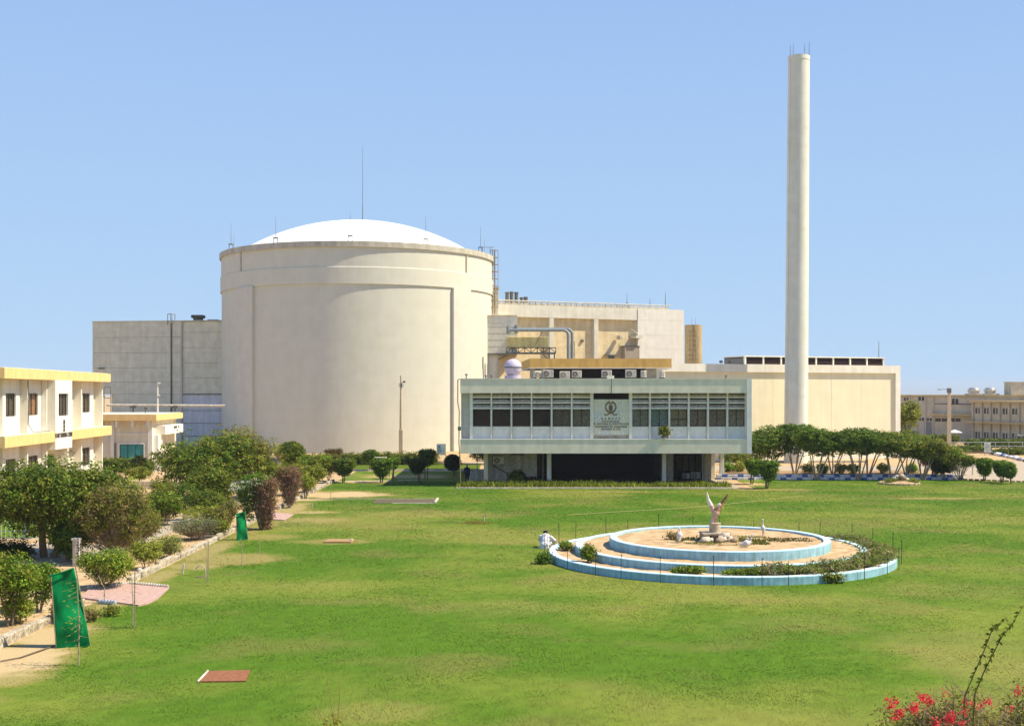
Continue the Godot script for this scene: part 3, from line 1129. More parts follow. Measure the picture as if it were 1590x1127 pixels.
	for x in [5.643, 6.422]:
		part("leg", Shape.new().tube([Vector3(x, 0.0, -0.4), Vector3(x, 14.332, -0.4)], [0.1, 0.1], 5), dark, p)
	part("brace", Shape.new().tube([Vector3(4.573, 14.332, 0.1), Vector3(5.351, 13.554, -0.3)], [0.06, 0.06], 4), dark, p)
	part("strut", Shape.new().tube([Vector3(3.503, 15.597, -0.2), Vector3(4.67, 17.932, -0.2)], [0.05, 0.05], 4), steel, p)
	var lag := paint("pipe lagging", Color(0.27, 0.32, 0.33), 0.5, 0.1)
	var e := thing("insulated_pipes", "pair of blue grey pipes running out of the box room and bending down", "pipes", Vector3(0, 0, -178.5))
	for q in [[0.0, 0.0], [0.62, -0.8]]:
		var xr: float = 8.443 + q[0]
		var yp: float = 17.804 + q[0] * 0.3
		var pts := [Vector3(-0.579 + q[0], yp, q[1])]
		for j in 7:
			var ang := PI * 0.5 * j / 6.0
			pts.append(Vector3(xr - 0.8 + sin(ang) * 0.8, yp - 0.8 + cos(ang) * 0.8, q[1]))
		pts.append(Vector3(xr, 8.0, q[1]))
		var rads := []
		rads.resize(pts.size())
		rads.fill(0.24)
		part("pipe", Shape.new().tube(pts, rads, 10), lag, e)
		part("flange", Shape.new().lathe(Vector3(-0.579 + q[0] * 2.0, yp, q[1]), [Vector2(0.0, -0.6), Vector2(0.3, -0.6), Vector2(0.3, 0.6), Vector2(0.0, 0.6)], 10), lag, e)
	# stained tank
	var stain := masonry("stained tank", Color(0.56, 0.45, 0.26), 0.2, 0.3, 0.3, 0.35)
	var k2 := thing("tank", "rust streaked upright tank behind the grey end of the turbine hall", "tank", Vector3(31.401, 0, -206))
	part("shell", Shape.new().lathe(Vector3.ZERO, [Vector2(1.5, 0), Vector2(1.5, 20.137), Vector2(0, 20.215)], 10), stain, k2)
	for r in 3:
		s = Shape.new()
		for j in 8:
			s.stone(Vector3(-0.9 + r * 0.55, 13.4 + j * 0.8, 1.38), Vector3(0.16, 0.2, 0.25), 0.03)
		part("bolt_row", s, steel, k2).set_meta("kind", "stuff")
	for x in [-0.3, 0.35]:
		part("lightning_rod", Shape.new().tube([Vector3(x, 20.137 - 0.1, 0.2), Vector3(x, 21.439, 0.2)], [0.03, 0.02], 4), steel, k2)


func right_hall() -> void:
	var cream := masonry("right hall cream", Color(0.84, 0.765, 0.525), 0.04, 0.04, 0.3, 0.07)
	var pale := masonry("right hall trim", Color(0.82, 0.785, 0.65), 0.06, 0.08, 0.3, 0.1)
	var t := thing("service_hall", "long low windowless cream hall behind the tall stack", "building", Vector3(18.839, 0.0, -141.1), 0.373)
	var top: float = 11.875
	var low: float = 10.907
	var end: float = 33.511
	part("wall", Shape.new().span(-4, end - 0.05, 0, top - 0.1, -26, -0.3), cream, t)
	part("cornice", Shape.new().span(-4.1, end, low, top, -26, 0), pale, t)
	part("end_fin", Shape.new().span(end - 0.75, end, 0, low - 0.003, -0.3, 0), pale, t)
	part("end_wall", Shape.new().span(end - 0.048, end - 0.002, 0, low - 0.003, -26, -0.302), pale, t)
	part("plinth", Shape.new().span(-4, end - 0.76, 0, 0.5, -0.3, -0.2), pale, t)
	for x in [10.744, 14.428, 23.068, 27.579]:
		part("panel_joint", Shape.new().span(x, x + 0.05, 0.5, low - 0.01, -0.302, -0.285), pale, t)
	# louvred plant room on its roof
	var brown := paint("louvre brown", Color(0.06, 0.03, 0.025), 0.7)
	var v := thing("roof_plant_room", "flat roof plant room with brown louvres on the low cream hall", "plant room", Vector3(18.839, 0.0, -141.1), 0.373)
	var y0: float = 11.875
	var y1: float = 13.058
	var xa: float = 12.738
	var xb: float = 34.185
	part("frame", Shape.new().span(xa, xb, y0 - 0.1, y0 + 0.12, -9, -4), pale, v)
	part("roof", Shape.new().span(xa - 0.1, xb + 0.1, y1 - 0.13, y1, -9.1, -3.9), pale, v)
	part("inner_wall", Shape.new().span(xa + 0.02, xb - 0.05, y0 + 0.12, y1 - 0.13, -8.9, -4.35), brown, v)
	for k in 9:
		var x := lerpf(xa, xb - 0.22, k / 8.0)
		part("post", Shape.new().span(x, x + 0.2, y0 + 0.12, y1 - 0.13, -4.3, -4.0), pale, v)
		if k < 8:
			var xn := lerpf(xa, xb - 0.22, (k + 1) / 8.0)
			for j in 5:
				var y := lerpf(y0 + 0.1, y1 - 0.33, j / 4.0)
				part("louvre_blade", Shape.new().box(Vector3((x + xn) / 2 + 0.12, y + 0.1, -4.18), Vector3(xn - x - 0.25, 0.03, 0.26), Basis(Vector3.RIGHT, 0.6)), brown, v)
	part("side_louvre", Shape.new().span(xa - 0.02, xa + 0.02, y0 + 0.2, y1 - 0.3, -8.7, -4.35), paint("grey steel", Color(0.2, 0.2, 0.18)), v)
	var steel := paint("grey steel", Color(0.2, 0.2, 0.18), 0.5, 0.3)
	var m := thing("roof_aerial", "single thin aerial at the far end of the louvred plant room roof", "aerial", t.transform * Vector3(33.769, y1, -4.6))
	part("mast", Shape.new().tube([Vector3.ZERO, Vector3(0, 2.2, 0)], [0.05, 0.03], 5), steel, m)
	var seconds := [[1105, "dark floodlight on the parapet of the low cream hall nearer the office"], [1136, "dark floodlight on the parapet of the low cream hall nearer the plant room"]]
	for q in [[7.037, "small dark floodlight alone on the roof edge of the low cream hall"], [8.205, "small dark floodlight beside the plant room on the low cream hall"]]:
		var l := thing("floodlight", q[1], "floodlight", t.transform * Vector3(q[0], top, -0.3), t.rotation.y, "floodlights on the low cream hall")
		part("bracket", Shape.new().tube([Vector3.ZERO, Vector3(0, 0.2, 0)], [0.03, 0.03], 4), steel, l)
		part("head", Shape.new().stone(Vector3(0, 0.28, 0), Vector3(0.42, 0.26, 0.22), 0.04, Basis(Vector3.RIGHT, 0.3)), steel, l)


func stack() -> void:
	var coat := masonry("stack paint", Color(0.725, 0.73, 0.61), 0.05, 0.07, 0.2, 0.1)
	var t := thing("chimney_stack", "very tall slim cream ventilation stack in front of the low cream hall", "chimney", Vector3(34.088, 0, -143))
	t.rotation.z = -0.0078
	var prof := []
	for k in 21:
		prof.append(Vector2(lerpf(1.40, 1.26, k / 20.0), lerpf(-0.2, 48.2, k / 20.0)))
	var s := Shape.new()
	s.lathe(Vector3.ZERO, prof, 48)
	part("shaft", s, coat, t)
	s = Shape.new()
	for k in 11:
		s.lathe(Vector3.ZERO, [Vector2(1.395 - k * 0.0116, 4.0 + k * 4.0), Vector2(1.4 - k * 0.0116, 4.01 + k * 4.0), Vector2(1.4 - k * 0.0116, 4.05 + k * 4.0), Vector2(1.395 - k * 0.0116, 4.06 + k * 4.0)], 48)
	part("pour_joint", s, coat, t)
	s = Shape.new()
	s.lathe(Vector3.ZERO, [Vector2(1.25, 48.19), Vector2(1.3, 48.2), Vector2(1.3, 48.72), Vector2(1.0, 48.72), Vector2(1.0, 46.0)], 48)
	part("rim", s, coat, t)
	var steel := paint("grey steel", Color(0.2, 0.2, 0.18), 0.5, 0.3)
	for q in [[-70.0, 1.3], [200.0, 1.9], [20.0, 1.2], [75.0, 1.7]]:
		var d := Vector3(sin(deg_to_rad(q[0])), 0, cos(deg_to_rad(q[0]))) * 1.2
		part("lightning_rod", Shape.new().tube([d + Vector3(0, 48.6, 0), d + Vector3(0, 48.7 + q[1], 0)], [0.035, 0.02], 4), steel, t)
	part("conductor", Shape.new().tube([Vector3(-1.27, 2, 0.65), Vector3(-1.14, 48.3, 0.6)], [0.025, 0.025], 4), coat, t)


# ---------- the office block ----------

func office() -> void:
	var paintwork := masonry("office grey green", Color(0.86, 0.79, 0.59), 0.06, 0.05, 0.25, 0.16)
	var white := masonry("office white trim", Color(0.88, 0.85, 0.73), 0.08, 0.08, 0.2, 0.3)
	var sill := masonry("office sill panel", Color(0.86, 0.83, 0.74), 0.05, 0.05, 0.15, 0.3)
	var slat := masonry("office louvre concrete", Color(0.72, 0.64, 0.5), 0.25, 0.25, 0.3, 0.5)
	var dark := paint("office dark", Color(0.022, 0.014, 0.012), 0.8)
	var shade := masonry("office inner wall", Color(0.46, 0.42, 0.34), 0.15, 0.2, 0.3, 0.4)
	var frame := paint("window frame brown", Color(0.06, 0.045, 0.035), 0.5)
	var glass := pane_glass("window glass", Color(0.03, 0.035, 0.03), 0.2)
	var t := thing("office_block", "long grey green office block raised over an open ground floor", "office block", Vector3(0, 0, -106))
	var xl: float = -4.612
	var xr: float = 21.343
	var top: float = 9.583
	var ub: float = 8.34
	var lt: float = 4.198
	var lb: float = 2.971
	var fin: float = 20.914
	part("parapet", Shape.new().span(xl, fin, ub, top, -0.7, 0), paintwork, t)
	part("parapet_coping", Shape.new().span(xl - 0.04, fin, top, top + 0.06, -0.74, 0.05), white, t)
	part("parapet_joint", Shape.new().span(8.841, 8.881, ub - 0.5, top + 0.02, 0.0, 0.015), dark, t)
	part("floor_band", Shape.new().span(xl, fin, lb, lt, -0.9, 0), paintwork, t)
	part("band_lip", Shape.new().span(xl + 0.02, fin, lt, lt + 0.05, -0.9, 0.035), white, t)
	part("end_fin", Shape.new().span(fin + 0.002, xr, lb - 0.02, top + 0.03, -24, 0.06), masonry("office end wall", Color(0.84, 0.83, 0.75), 0.05, 0.06), t)
	part("roof", Shape.new().span(xl + 0.1, fin - 0.01, 9.1, 9.3, -24, -0.7), shade, t)
	part("rear_parapet", Shape.new().span(xl, fin - 0.01, 8.0, 9.45, -24.4, -24), paintwork, t)
	part("floor", Shape.new().span(xl + 0.1, fin - 0.01, lb + 0.05, lt - 0.3, -24, -0.9), shade, t)
	part("side_wall", Shape.new().span(xl + 0.25, xl + 0.45, lt - 0.29, 9.09, -24, -1.5), paintwork, t)
	part("back_wall", Shape.new().span(xl + 0.46, fin - 0.02, lt - 0.29, 9.09, -24, -23.8), shade, t)
	# ground floor: closed room, posts, dark car port, service room
	var gl: float = -2.575
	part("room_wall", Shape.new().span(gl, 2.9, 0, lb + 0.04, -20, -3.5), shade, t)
	part("room_pilaster", Shape.new().span(gl - 0.02, gl + 0.35, 0, lb + 0.03, -3.5, -3.35), paintwork, t)
	part("room_vent", Shape.new().span(-0.178, 1.065, 2.66, 2.93, -3.5, -3.42), dark, t)
	part("downpipe", Shape.new().tube([Vector3(gl + 0.7, 0, -3.4), Vector3(gl + 0.7, 2.9, -3.4)], [0.06, 0.06], 6), shade, t)
	part("downpipe", Shape.new().tube([Vector3(gl + 1.0, 0, -3.4), Vector3(gl + 1.0, 2.9, -3.4)], [0.05, 0.05], 6), shade, t)
	part("handrail", Shape.new().tube([Vector3(gl + 0.75, 1.75, -3.3), Vector3(gl + 2.2, 0.95, -3.3), Vector3(gl + 2.2, 0.0, -3.3)], [0.035, 0.035, 0.035], 5), dark, t)
	part("door", Shape.new().span(2.308, 2.782, 0.0, 2.85, -3.5, -3.44), dark, t)
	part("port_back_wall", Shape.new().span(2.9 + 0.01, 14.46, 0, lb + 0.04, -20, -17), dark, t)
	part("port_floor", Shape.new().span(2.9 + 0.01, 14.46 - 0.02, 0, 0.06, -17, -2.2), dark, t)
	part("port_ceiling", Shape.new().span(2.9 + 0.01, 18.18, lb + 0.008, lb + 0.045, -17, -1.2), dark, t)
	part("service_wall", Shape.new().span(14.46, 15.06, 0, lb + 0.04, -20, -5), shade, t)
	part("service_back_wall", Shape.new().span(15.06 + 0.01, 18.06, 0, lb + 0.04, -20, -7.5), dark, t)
	for k in 4:
		var x := lerpf(15.698, 18.141, k / 4.0)
		part("shutter", Shape.new().span(x, x + 0.48, 0.95, 2.4, -7.5, -7.42), masonry("shutter", Color(0.16, 0.14, 0.075), 0.2, 0.1), t)
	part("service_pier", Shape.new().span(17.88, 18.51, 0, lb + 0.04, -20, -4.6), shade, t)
	part("service_pipe", Shape.new().tube([Vector3(17.79, 0, -4.9), Vector3(17.79, 2.9, -4.9)], [0.06, 0.06], 6), white, t)
	part("planter_floor", Shape.new().span(13.719, 17.525, 0, 0.16, -7.4, -1.2), masonry("red earth", Color(0.13, 0.045, 0.03), 0.2, 0.0, 0.4, 0.6), t)
	for q in [[3.196, 3.591, -2.9], [13.716, 14.092, -2.9], [19.709, 20.111, -12.0], [20.253, 20.629, -10.0]]:
		part("column", Shape.new().stone(Vector3((q[0] + q[1]) / 2, (lb + 0.01) / 2, q[2]), Vector3(q[1] - q[0], lb + 0.01, 0.42), 0.02), white, t)
	# upper floor: end pier, mullions, sill panels, windows, three louvre blades to every bay
	var z := -0.85
	part("pier", Shape.new().span(xl + 0.05, -4.503, lt + 0.002, ub + 0.002, -1.5, -0.35), white, t)
	part("recess_wall", Shape.new().span(-4.503, -3.695, lt, ub + 0.05, -1.5, -1.15), sill, t)
	var sets := [[-3.649, 7.147], [10.622, 21.014]]
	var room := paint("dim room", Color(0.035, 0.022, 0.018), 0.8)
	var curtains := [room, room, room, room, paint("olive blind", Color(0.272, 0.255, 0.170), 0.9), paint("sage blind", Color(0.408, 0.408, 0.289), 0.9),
		paint("grey blind", Color(0.476, 0.527, 0.408), 0.9), paint("teal blind", Color(0.374, 0.612, 0.527), 0.9), paint("straw blind", Color(0.646, 0.578, 0.340), 0.9), paint("taupe blind", Color(0.459, 0.391, 0.272), 0.9), paint("taupe blind", Color(0.459, 0.391, 0.272), 0.9), paint("sand blind", Color(0.612, 0.544, 0.374), 0.9)]
	for g in 2:
		var a: float = sets[g][0]
		var b: float = sets[g][1]
		for k in 7:
			var x := lerpf(a, b, k / 6.0)
			var w := 0.14 if k in [0, 6] else 0.09
			part("mullion", Shape.new().stone(Vector3(x, (lt + ub) / 2 + 0.01, z + 0.14), Vector3(w * 2 if k in [0, 6] else w * 1.7, ub - lt + 0.02, 0.5), 0.012), white, t)
			if k == 6:
				continue
			var x2 := lerpf(a, b, (k + 1) / 6.0)
			part("sill_panel", Shape.new().span(x + w, x2 - 0.09, lt - 0.05, 5.298 - 0.02, z - 0.2, z), sill, t)
			part("window_sill", Shape.new().span(x + w, x2 - 0.09, 5.298 - 0.02, 5.298 + 0.05, z - 0.2, z + 0.03), white, t)
			var n := g * 6 + k
			var win := window(t, x + w, x2 - 0.09, 5.298 + 0.05, 6.886 + 0.1, z - 0.05, 0 if n < 4 else 1, glass, curtains[n], frame)
			if n == 8:
				part("transom", Shape.new().span(x + w, x2 - 0.09, 5.991 - 0.04, 5.991 + 0.04, z - 0.1, z - 0.03), frame, win)
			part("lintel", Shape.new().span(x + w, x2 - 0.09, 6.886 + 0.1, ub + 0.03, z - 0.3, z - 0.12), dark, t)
			for j in 3:
				var y := lerpf(8.099, 7.12, j / 2.0)
				rng.seed = n * 7 + j
				var blade := Shape.new()
				blade.stone(Vector3((x + x2) / 2 + (w - 0.09) / 2, y + 0.02, z + 0.2), Vector3(x2 - x - w - 0.095, 0.05, 0.40), 0.015, Basis(Vector3.RIGHT, 0.8))
				var lv := part("louvre_blade", blade, slat, t)
				part("blade_lip", Shape.new().stone(Vector3((x + x2) / 2 + (w - 0.09) / 2, y - 0.15, z + 0.36), Vector3(x2 - x - w - 0.095, rng.randf_range(0.09, 0.125), 0.07), 0.02), white, lv)
	# the dedication panel between the two window ranges
	var px0: float = 7.22
	var px1: float = 10.487
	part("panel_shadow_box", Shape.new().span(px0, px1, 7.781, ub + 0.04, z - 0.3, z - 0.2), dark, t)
	part("panel_base", Shape.new().span(px0, px1, lt - 0.05, 4.583, z - 0.3, z + 0.05), masonry("panel base", Color(0.58, 0.51, 0.37), 0.2, 0.1), t)
	part("panel_back", Shape.new().span(px0, px1, 4.583, 7.781, z - 0.3, z + 0.06), shade, t)
	var marble := [masonry("marble one", Color(0.76, 0.74, 0.62), 0.12, 0.0, 0.05, 0.7, 0.5), masonry("marble two", Color(0.72, 0.72, 0.64), 0.12, 0.0, 0.05, 0.7, 0.5), masonry("marble three", Color(0.8, 0.76, 0.60), 0.12, 0.0, 0.05, 0.7, 0.5)]
	rng.seed = 5
	for j in 3:
		for k in 4:
			var a := lerpf(px0, px1, k / 4.0)
			var b := lerpf(px0, px1, (k + 1) / 4.0)
			var c := lerpf(4.583, 7.781, j / 3.0)
			var d := lerpf(4.583, 7.781, (j + 1) / 3.0)
			part("marble_slab", Shape.new().stone(Vector3((a + b) / 2, (c + d) / 2, z + 0.08), Vector3(b - a - 0.008, d - c - 0.008, 0.06), 0.004), marble[rng.randi() % 3], t)
	var gold := paint("gilt letters", Color(0.30, 0.23, 0.09), 0.5, 0.2)
	var mid := (px0 + px1) / 2
	var zf := z + 0.125
	lettering("K  A  N  U  P  P", 0.2, gold, t, Vector3(mid, 6.053, zf), "lettering", 0.95)
	lettering("INAUGURATED BY", 0.13, gold, t, Vector3(mid, 5.799, zf))
	lettering("MR. ZULFIKAR ALI BHUTTO H.PK.", 0.155, gold, t, Vector3(mid, 5.574, zf), "lettering", 1.02)
	lettering("PRESIDENT OF PAKISTAN", 0.17, gold, t, Vector3(mid, 5.321, zf), "lettering", 1.02)
	lettering("NOVEMBER 28, 1972", 0.13, gold, t, Vector3(mid, 5.096, zf))
	# gilt crest: shield and flower in a wreath above a ribbon
	var cy: float = 7.09
	var crest := Shape.new()
	for k in 22:
		var a := lerpf(0.35, TAU - 0.35, k / 21.0)
		var r := 0.46
		var at := Vector3(mid + sin(a) * r, cy + cos(a) * r, zf)
		var along := Vector3(cos(a + 0.7), -sin(a + 0.7), 0.0)
		crest.ball(at, Vector3(0.075, 0.11, 0.03), 0.0, null, WHITE, 5, 8)
		crest.ball(at + along * 0.05 + Vector3(sin(a), cos(a), 0) * 0.05, Vector3(0.05, 0.07, 0.025), 0.0, null, WHITE, 4, 7)
	part("crest_wreath", crest, gold, t)
	var shield := Shape.new()
	shield.stone(Vector3(mid, cy - 0.02, zf), Vector3(0.34, 0.36, 0.05), 0.02)
	shield.ball(Vector3(mid, cy - 0.2, zf), Vector3(0.17, 0.14, 0.03), 0.0, null, WHITE, 6, 10)
	part("crest_shield", shield, paint("crest bronze", Color(0.2, 0.13, 0.09), 0.5, 0.2), t)
	var star := Shape.new()
	for k in 5:
		var a := TAU * k / 5.0
		star.ball(Vector3(mid + sin(a) * 0.1, cy + 0.3 + cos(a) * 0.06, zf), Vector3(0.05, 0.05, 0.03), 0.0, null, WHITE, 4, 6)
	part("crest_star", star, gold, t)
	var rib := []
	for k in 13:
		var u := k / 12.0
		rib.append(Vector3(mid + lerpf(-0.58, 0.58, u), cy - 0.62 + 0.1 * sin(u * TAU * 1.5 + PI), zf))
	var rr := []
	rr.resize(13)
	rr.fill(0.062)
	part("crest_ribbon", Shape.new().tube(rib, rr, 6), gold, t)
	# steps up behind the open end
	var st := thing("concrete_steps", "pale concrete steps under the open end of the raised office block", "steps", Vector3(-3.359, 0, -112))
	for k in 4:
		part("tread", Shape.new().stone(Vector3(0, 0.09 + k * 0.17, -0.3 - k * 0.75), Vector3(1.35, 0.18 + k * 0.34 - k * 0.17, 0.75), 0.02), masonry("limewashed concrete", Color(0.68, 0.64, 0.54)), st)
	# conduits climbing the corner
	var rp := thing("rain_pipe", "rusty pipe running down the corner of the office block into the grass", "pipe", Vector3(0, 0, -105.9))
	part("pipe", Shape.new().tube([Vector3(-4.67, 9.6, 0.1), Vector3(-4.813, 9.5, 0.1), Vector3(-4.824, 7.5, 0.1), Vector3(-4.687, 6.8, 0.1), Vector3(-4.721, 4.0, 0.1), Vector3(-4.641, 2.8, 0.1), Vector3(-4.572, 0.0, 0.1)], [0.05, 0.05, 0.05, 0.05, 0.05, 0.05, 0.05], 5), masonry("rusty paint", Color(0.34, 0.26, 0.13)), rp)
	part("junction_box", Shape.new().stone(Vector3(-4.67, 5.2, 0.12), Vector3(0.3, 0.35, 0.2), 0.03), paint("grey steel", Color(0.2, 0.2, 0.18)), rp)
	# a plant rooted in the ledge
	plant("ledge_plant", "small wild fig rooted on the ledge below the teal curtained window", "plant", Vector3(13.509, lt, -105.8), Vector3(0, 0.75, 0), Vector3(0.38, 0.62, 0.3), {"pal": OLIVE, "n": 240, "leaf": 0.11, "per": 6, "stem": 0.025, "spray": 0.25, "lobe": 5})
	# bed of low green cover along the front
	var cover := Shape.new()
	rng.seed = 77
	var beds := [[-4.9, 19.2, -104.0, -106.6, 5200], [-4.4, 3.9, -106.6, -108.6, 700]]
	for q in beds:
		for k in q[4]:
			var x := rng.randf_range(q[0], q[1])
			var zz := rng.randf_range(q[3], q[2])
			var hgt := rng.randf_range(0.2, 0.6) * (1.0 + 0.5 * medium.get_noise_2d(x * 2, zz * 2))
			var a := rng.randf() * TAU
			var c := ramp([Color(0.2, 0.25, 0.025), Color(0.28, 0.31, 0.04), Color(0.12, 0.17, 0.02)])
			cover.leaf(Vector3(x, hgt * 0.5, zz), Vector3(cos(a) * 0.1, hgt * 0.5, sin(a) * 0.1), Vector3(-sin(a), 0.2, cos(a)) * 0.05, c)
	var o := part("ground_cover", cover, leafy(), self)
	tag(o, "strip of low green ground cover along the office block front", "ground cover", "", "stuff")
	structure("planting_bed", Shape.new().span(-4.9, 19.4, 0.0, 0.05, -108.7, -103.9), mats["soil"])
	structure("kerb", Shape.new().stone(Vector3(7.2, 0.06, -103.75), Vector3(24.2, 0.14, 0.14), 0.02), masonry("limewashed concrete", Color(0.68, 0.64, 0.54)))
	# dark shrubs in the shade below the room wall
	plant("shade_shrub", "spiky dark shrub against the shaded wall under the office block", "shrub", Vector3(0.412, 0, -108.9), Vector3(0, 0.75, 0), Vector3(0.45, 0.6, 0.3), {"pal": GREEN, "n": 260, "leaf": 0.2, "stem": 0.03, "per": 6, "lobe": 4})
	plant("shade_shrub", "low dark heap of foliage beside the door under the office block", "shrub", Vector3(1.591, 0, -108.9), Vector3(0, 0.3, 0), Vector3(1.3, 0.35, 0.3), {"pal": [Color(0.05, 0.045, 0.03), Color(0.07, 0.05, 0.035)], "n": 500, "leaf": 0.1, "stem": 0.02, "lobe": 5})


func cooler(label: String, at: Vector3, turn: float, wide: float, fan: Color, group: String) -> Node3D:
	var shell := masonry("cooler casing", Color(0.66, 0.62, 0.52), 0.15, 0.15, 0.05, 0.6, 0.5)
	var dark := paint("cooler dark", Color(0.05, 0.045, 0.04), 0.6)
	var t := thing("ac_unit", label, "air conditioner", at, turn, group)
	var tall := wide * 0.72
	part("casing", Shape.new().stone(Vector3(0, tall / 2 + 0.08, 0), Vector3(wide, tall, 0.36), 0.03), shell, t)
	for x in [-0.35, 0.35]:
		part("foot", Shape.new().span(x * wide - 0.06, x * wide + 0.06, -0.3 if at.y > 9 else 0.0, 0.08, -0.18, 0.18), dark, t)
	var r := tall * 0.4
	var c := Vector3(-wide * 0.16, tall / 2 + 0.08, 0.185)
	var up := Basis(Vector3.RIGHT, PI / 2)
	part("fan_opening", Shape.new().lathe(c, [Vector2(r, 0), Vector2(r, 0.012), Vector2(0, 0.012)], 20, 0, TAU, WHITE, up), paint("fan %s" % fan, fan, 0.7), t)
	var g := Shape.new()
	for k in 4:
		var ring := []
		var rad := []
		for j in 17:
			var a := TAU * j / 16.0
			ring.append(c + Vector3(cos(a), sin(a), 0) * r * (0.28 + 0.24 * k) + Vector3(0, 0, 0.03))
			rad.append(0.012)
		g.tube(ring, rad, 4)
	part("fan_grille", g, shell, t)
	part("fan_hub", Shape.new().lathe(c, [Vector2(r * 0.22, 0.0), Vector2(r * 0.22, 0.03), Vector2(0, 0.035)], 10, 0, TAU, WHITE, up), shell, t)
	return t


# ---------- on the office roof ----------

func roof_things() -> void:
	var ochre := masonry("ochre paint", Color(0.80, 0.49, 0.135), 0.07, 0.12, 0.2, 0.15)
	var dark := paint("office dark", Color(0.022, 0.014, 0.012), 0.8)
	var white := masonry("office white trim", Color(0.76, 0.75, 0.68))
	var grey := masonry("penthouse pier", Color(0.5, 0.47, 0.38), 0.15, 0.15)
	var t := thing("roof_penthouse", "penthouse with a deep ochre roof band on top of the office block", "penthouse", Vector3(0, 0, -116))
	var xl: float = 1.731
	var xr: float = 15.55
	var top: float = 11.711
	var bot: float = 10.821
	part("roof_band", Shape.new().prism(PackedVector2Array([Vector2(xl, 0), Vector2(xr, 0), Vector2(xr + 0.4, -12), Vector2(xl - 0.72, -12)]), bot, top), ochre, t)
	part("roof_lip", Shape.new().prism(PackedVector2Array([Vector2(xl - 0.03, 0.03), Vector2(xr + 0.03, 0.03), Vector2(xr + 0.43, -12.03), Vector2(xl - 0.75, -12.03)]), bot - 0.07, bot - 0.002), white, t)
	part("core_wall", Shape.new().span(xl + 1.6, xr - 2.6, 9.3, bot - 0.07, -10.5, -2.2), dark, t)
	for x in [xl + 0.3, xl + 1.3]:
		part("pier", Shape.new().span(x - 0.25, x + 0.25, 9.3, bot - 0.07, -1.6, -1.0), grey, t)
	part("pier", Shape.new().span(13.155, 14.198, 9.3, bot - 0.07, -5, -1.0), grey, t)
	part("pier", Shape.new().span(14.211, 14.483, 9.3, bot - 0.07, -5, -1.05), white, t)
	# coolers along the parapet
	var d := 107.6
	var y := 9.3
	var brown := Color(0.07, 0.04, 0.03)
	var g := "air conditioners on the office roof"
	var list := [
		[2.357, -109.0, 0.82, Color(0.16, 0.13, 0.1), "weathered brown air conditioner nearest the white roof tank", 0.5],
		[3.299, -109.0, 0.97, Color(0.17, 0.14, 0.09), "beige air conditioner with a rusty fan, second from the white roof tank", 0.0],
		[4.76, -107.4, 0.93, Color(0.36, 0.32, 0.2), "low pale air conditioner in front of the office parapet line, third from the roof tank", 0.0],
		[5.921, -109.0, 0.9, brown, "air conditioner with a black fan and white hub above the sixth office window", 0.0],
		[8.661, -109.0, 0.93, Color(0.14, 0.09, 0.06), "lone air conditioner with a brown fan above the dedication panel", 0.0],
		[10.871, -109.0, 0.98, Color(0.1, 0.1, 0.09), "air conditioner with a bright white fan hub, just before the upended one", 0.0],
		[12.049, -109.0, 0.9, brown, "upended narrow air conditioner seen edge on beside the grey pier", 1.25],
		[13.787, -109.4, 0.95, brown, "dark air conditioner seen edge on at the end of the office roof", 1.2],
	]
	for q in list:
		cooler(q[4], Vector3(q[0], y + (0.38 if q[1] < -108 else 0.26), q[1]), q[5], q[2], q[3], g)
	cooler("air conditioner hung high on the shaded wall under the office block", Vector3(-1.241, 1.75, -109.28), 0.0, 0.98, brown, "air conditioners under the office block")
	cooler("pale air conditioner on the floor beside the pier under the office block", Vector3(17.315, 0.2, -112.2), 0.0, 0.9, Color(0.2, 0.18, 0.14), "air conditioners under the office block")
	cooler("dark air conditioner on the floor between two others under the office block", Vector3(16.467, 0.2, -112.6), 0.0, 0.7, Color(0.06, 0.07, 0.07), "air conditioners under the office block")
	var b := thing("junction_box", "small white box on the office parapet above the dedication panel", "box", Vector3(8.795, 9.583 + 0.06, -106.3))
	part("case", Shape.new().stone(Vector3(0, 0.1, 0), Vector3(0.6, 0.2, 0.35), 0.03), white, b)
	part("lid", Shape.new().stone(Vector3(0, 0.215, 0), Vector3(0.66, 0.04, 0.4), 0.015), white, b)
	var c := thing("junction_box", "low pale box on the roof in front of the two brown coolers", "box", Vector3(2.14, 9.3, -107.0))
	part("case", Shape.new().stone(Vector3(0, 0.16, 0), Vector3(0.8, 0.32, 0.4), 0.03), white, c)
	part("lid", Shape.new().stone(Vector3(0, 0.335, 0), Vector3(0.86, 0.04, 0.46), 0.015), white, c)
	# globe shaped water tank
	var lilac := masonry("lilac tank paint", Color(0.62, 0.55, 0.66), 0.08, 0.1, 0.05, 0.5, 0.4)
	var w := thing("water_tank", "round lilac and white water tank with a dark middle band on the office roof", "water tank", Vector3(0.091, 9.3, -112))
	var r := 0.83
	var ymid: float = 10.752 - 9.3
	var lower := []
	for k in 9:
		var a := -1.15 + 1.12 * k / 8.0
		lower.append(Vector2(r * cos(a), ymid + sin(a) * r * 1.1))
	part("lower_half", Shape.new().lathe(Vector3.ZERO, lower, 28), lilac, w)
	part("band", Shape.new().lathe(Vector3.ZERO, [Vector2(r, ymid - 0.06), Vector2(r * 1.03, ymid - 0.05), Vector2(r * 1.03, ymid + 0.06), Vector2(r, ymid + 0.07)], 28), paint("grey steel", Color(0.2, 0.2, 0.18)), w)
	var upper := []
	for k in 9:
		var a := 0.06 + (PI / 2 - 0.06) * k / 8.0
		upper.append(Vector2(r * cos(a), ymid + sin(a) * r * 0.98))
	var us := Shape.new().lathe(Vector3.ZERO, upper, 28)
	for k in us.v.size():
		us.n[k] = (us.v[k] - Vector3(0, ymid, 0)).normalized()
	part("dome", us, lilac, w)
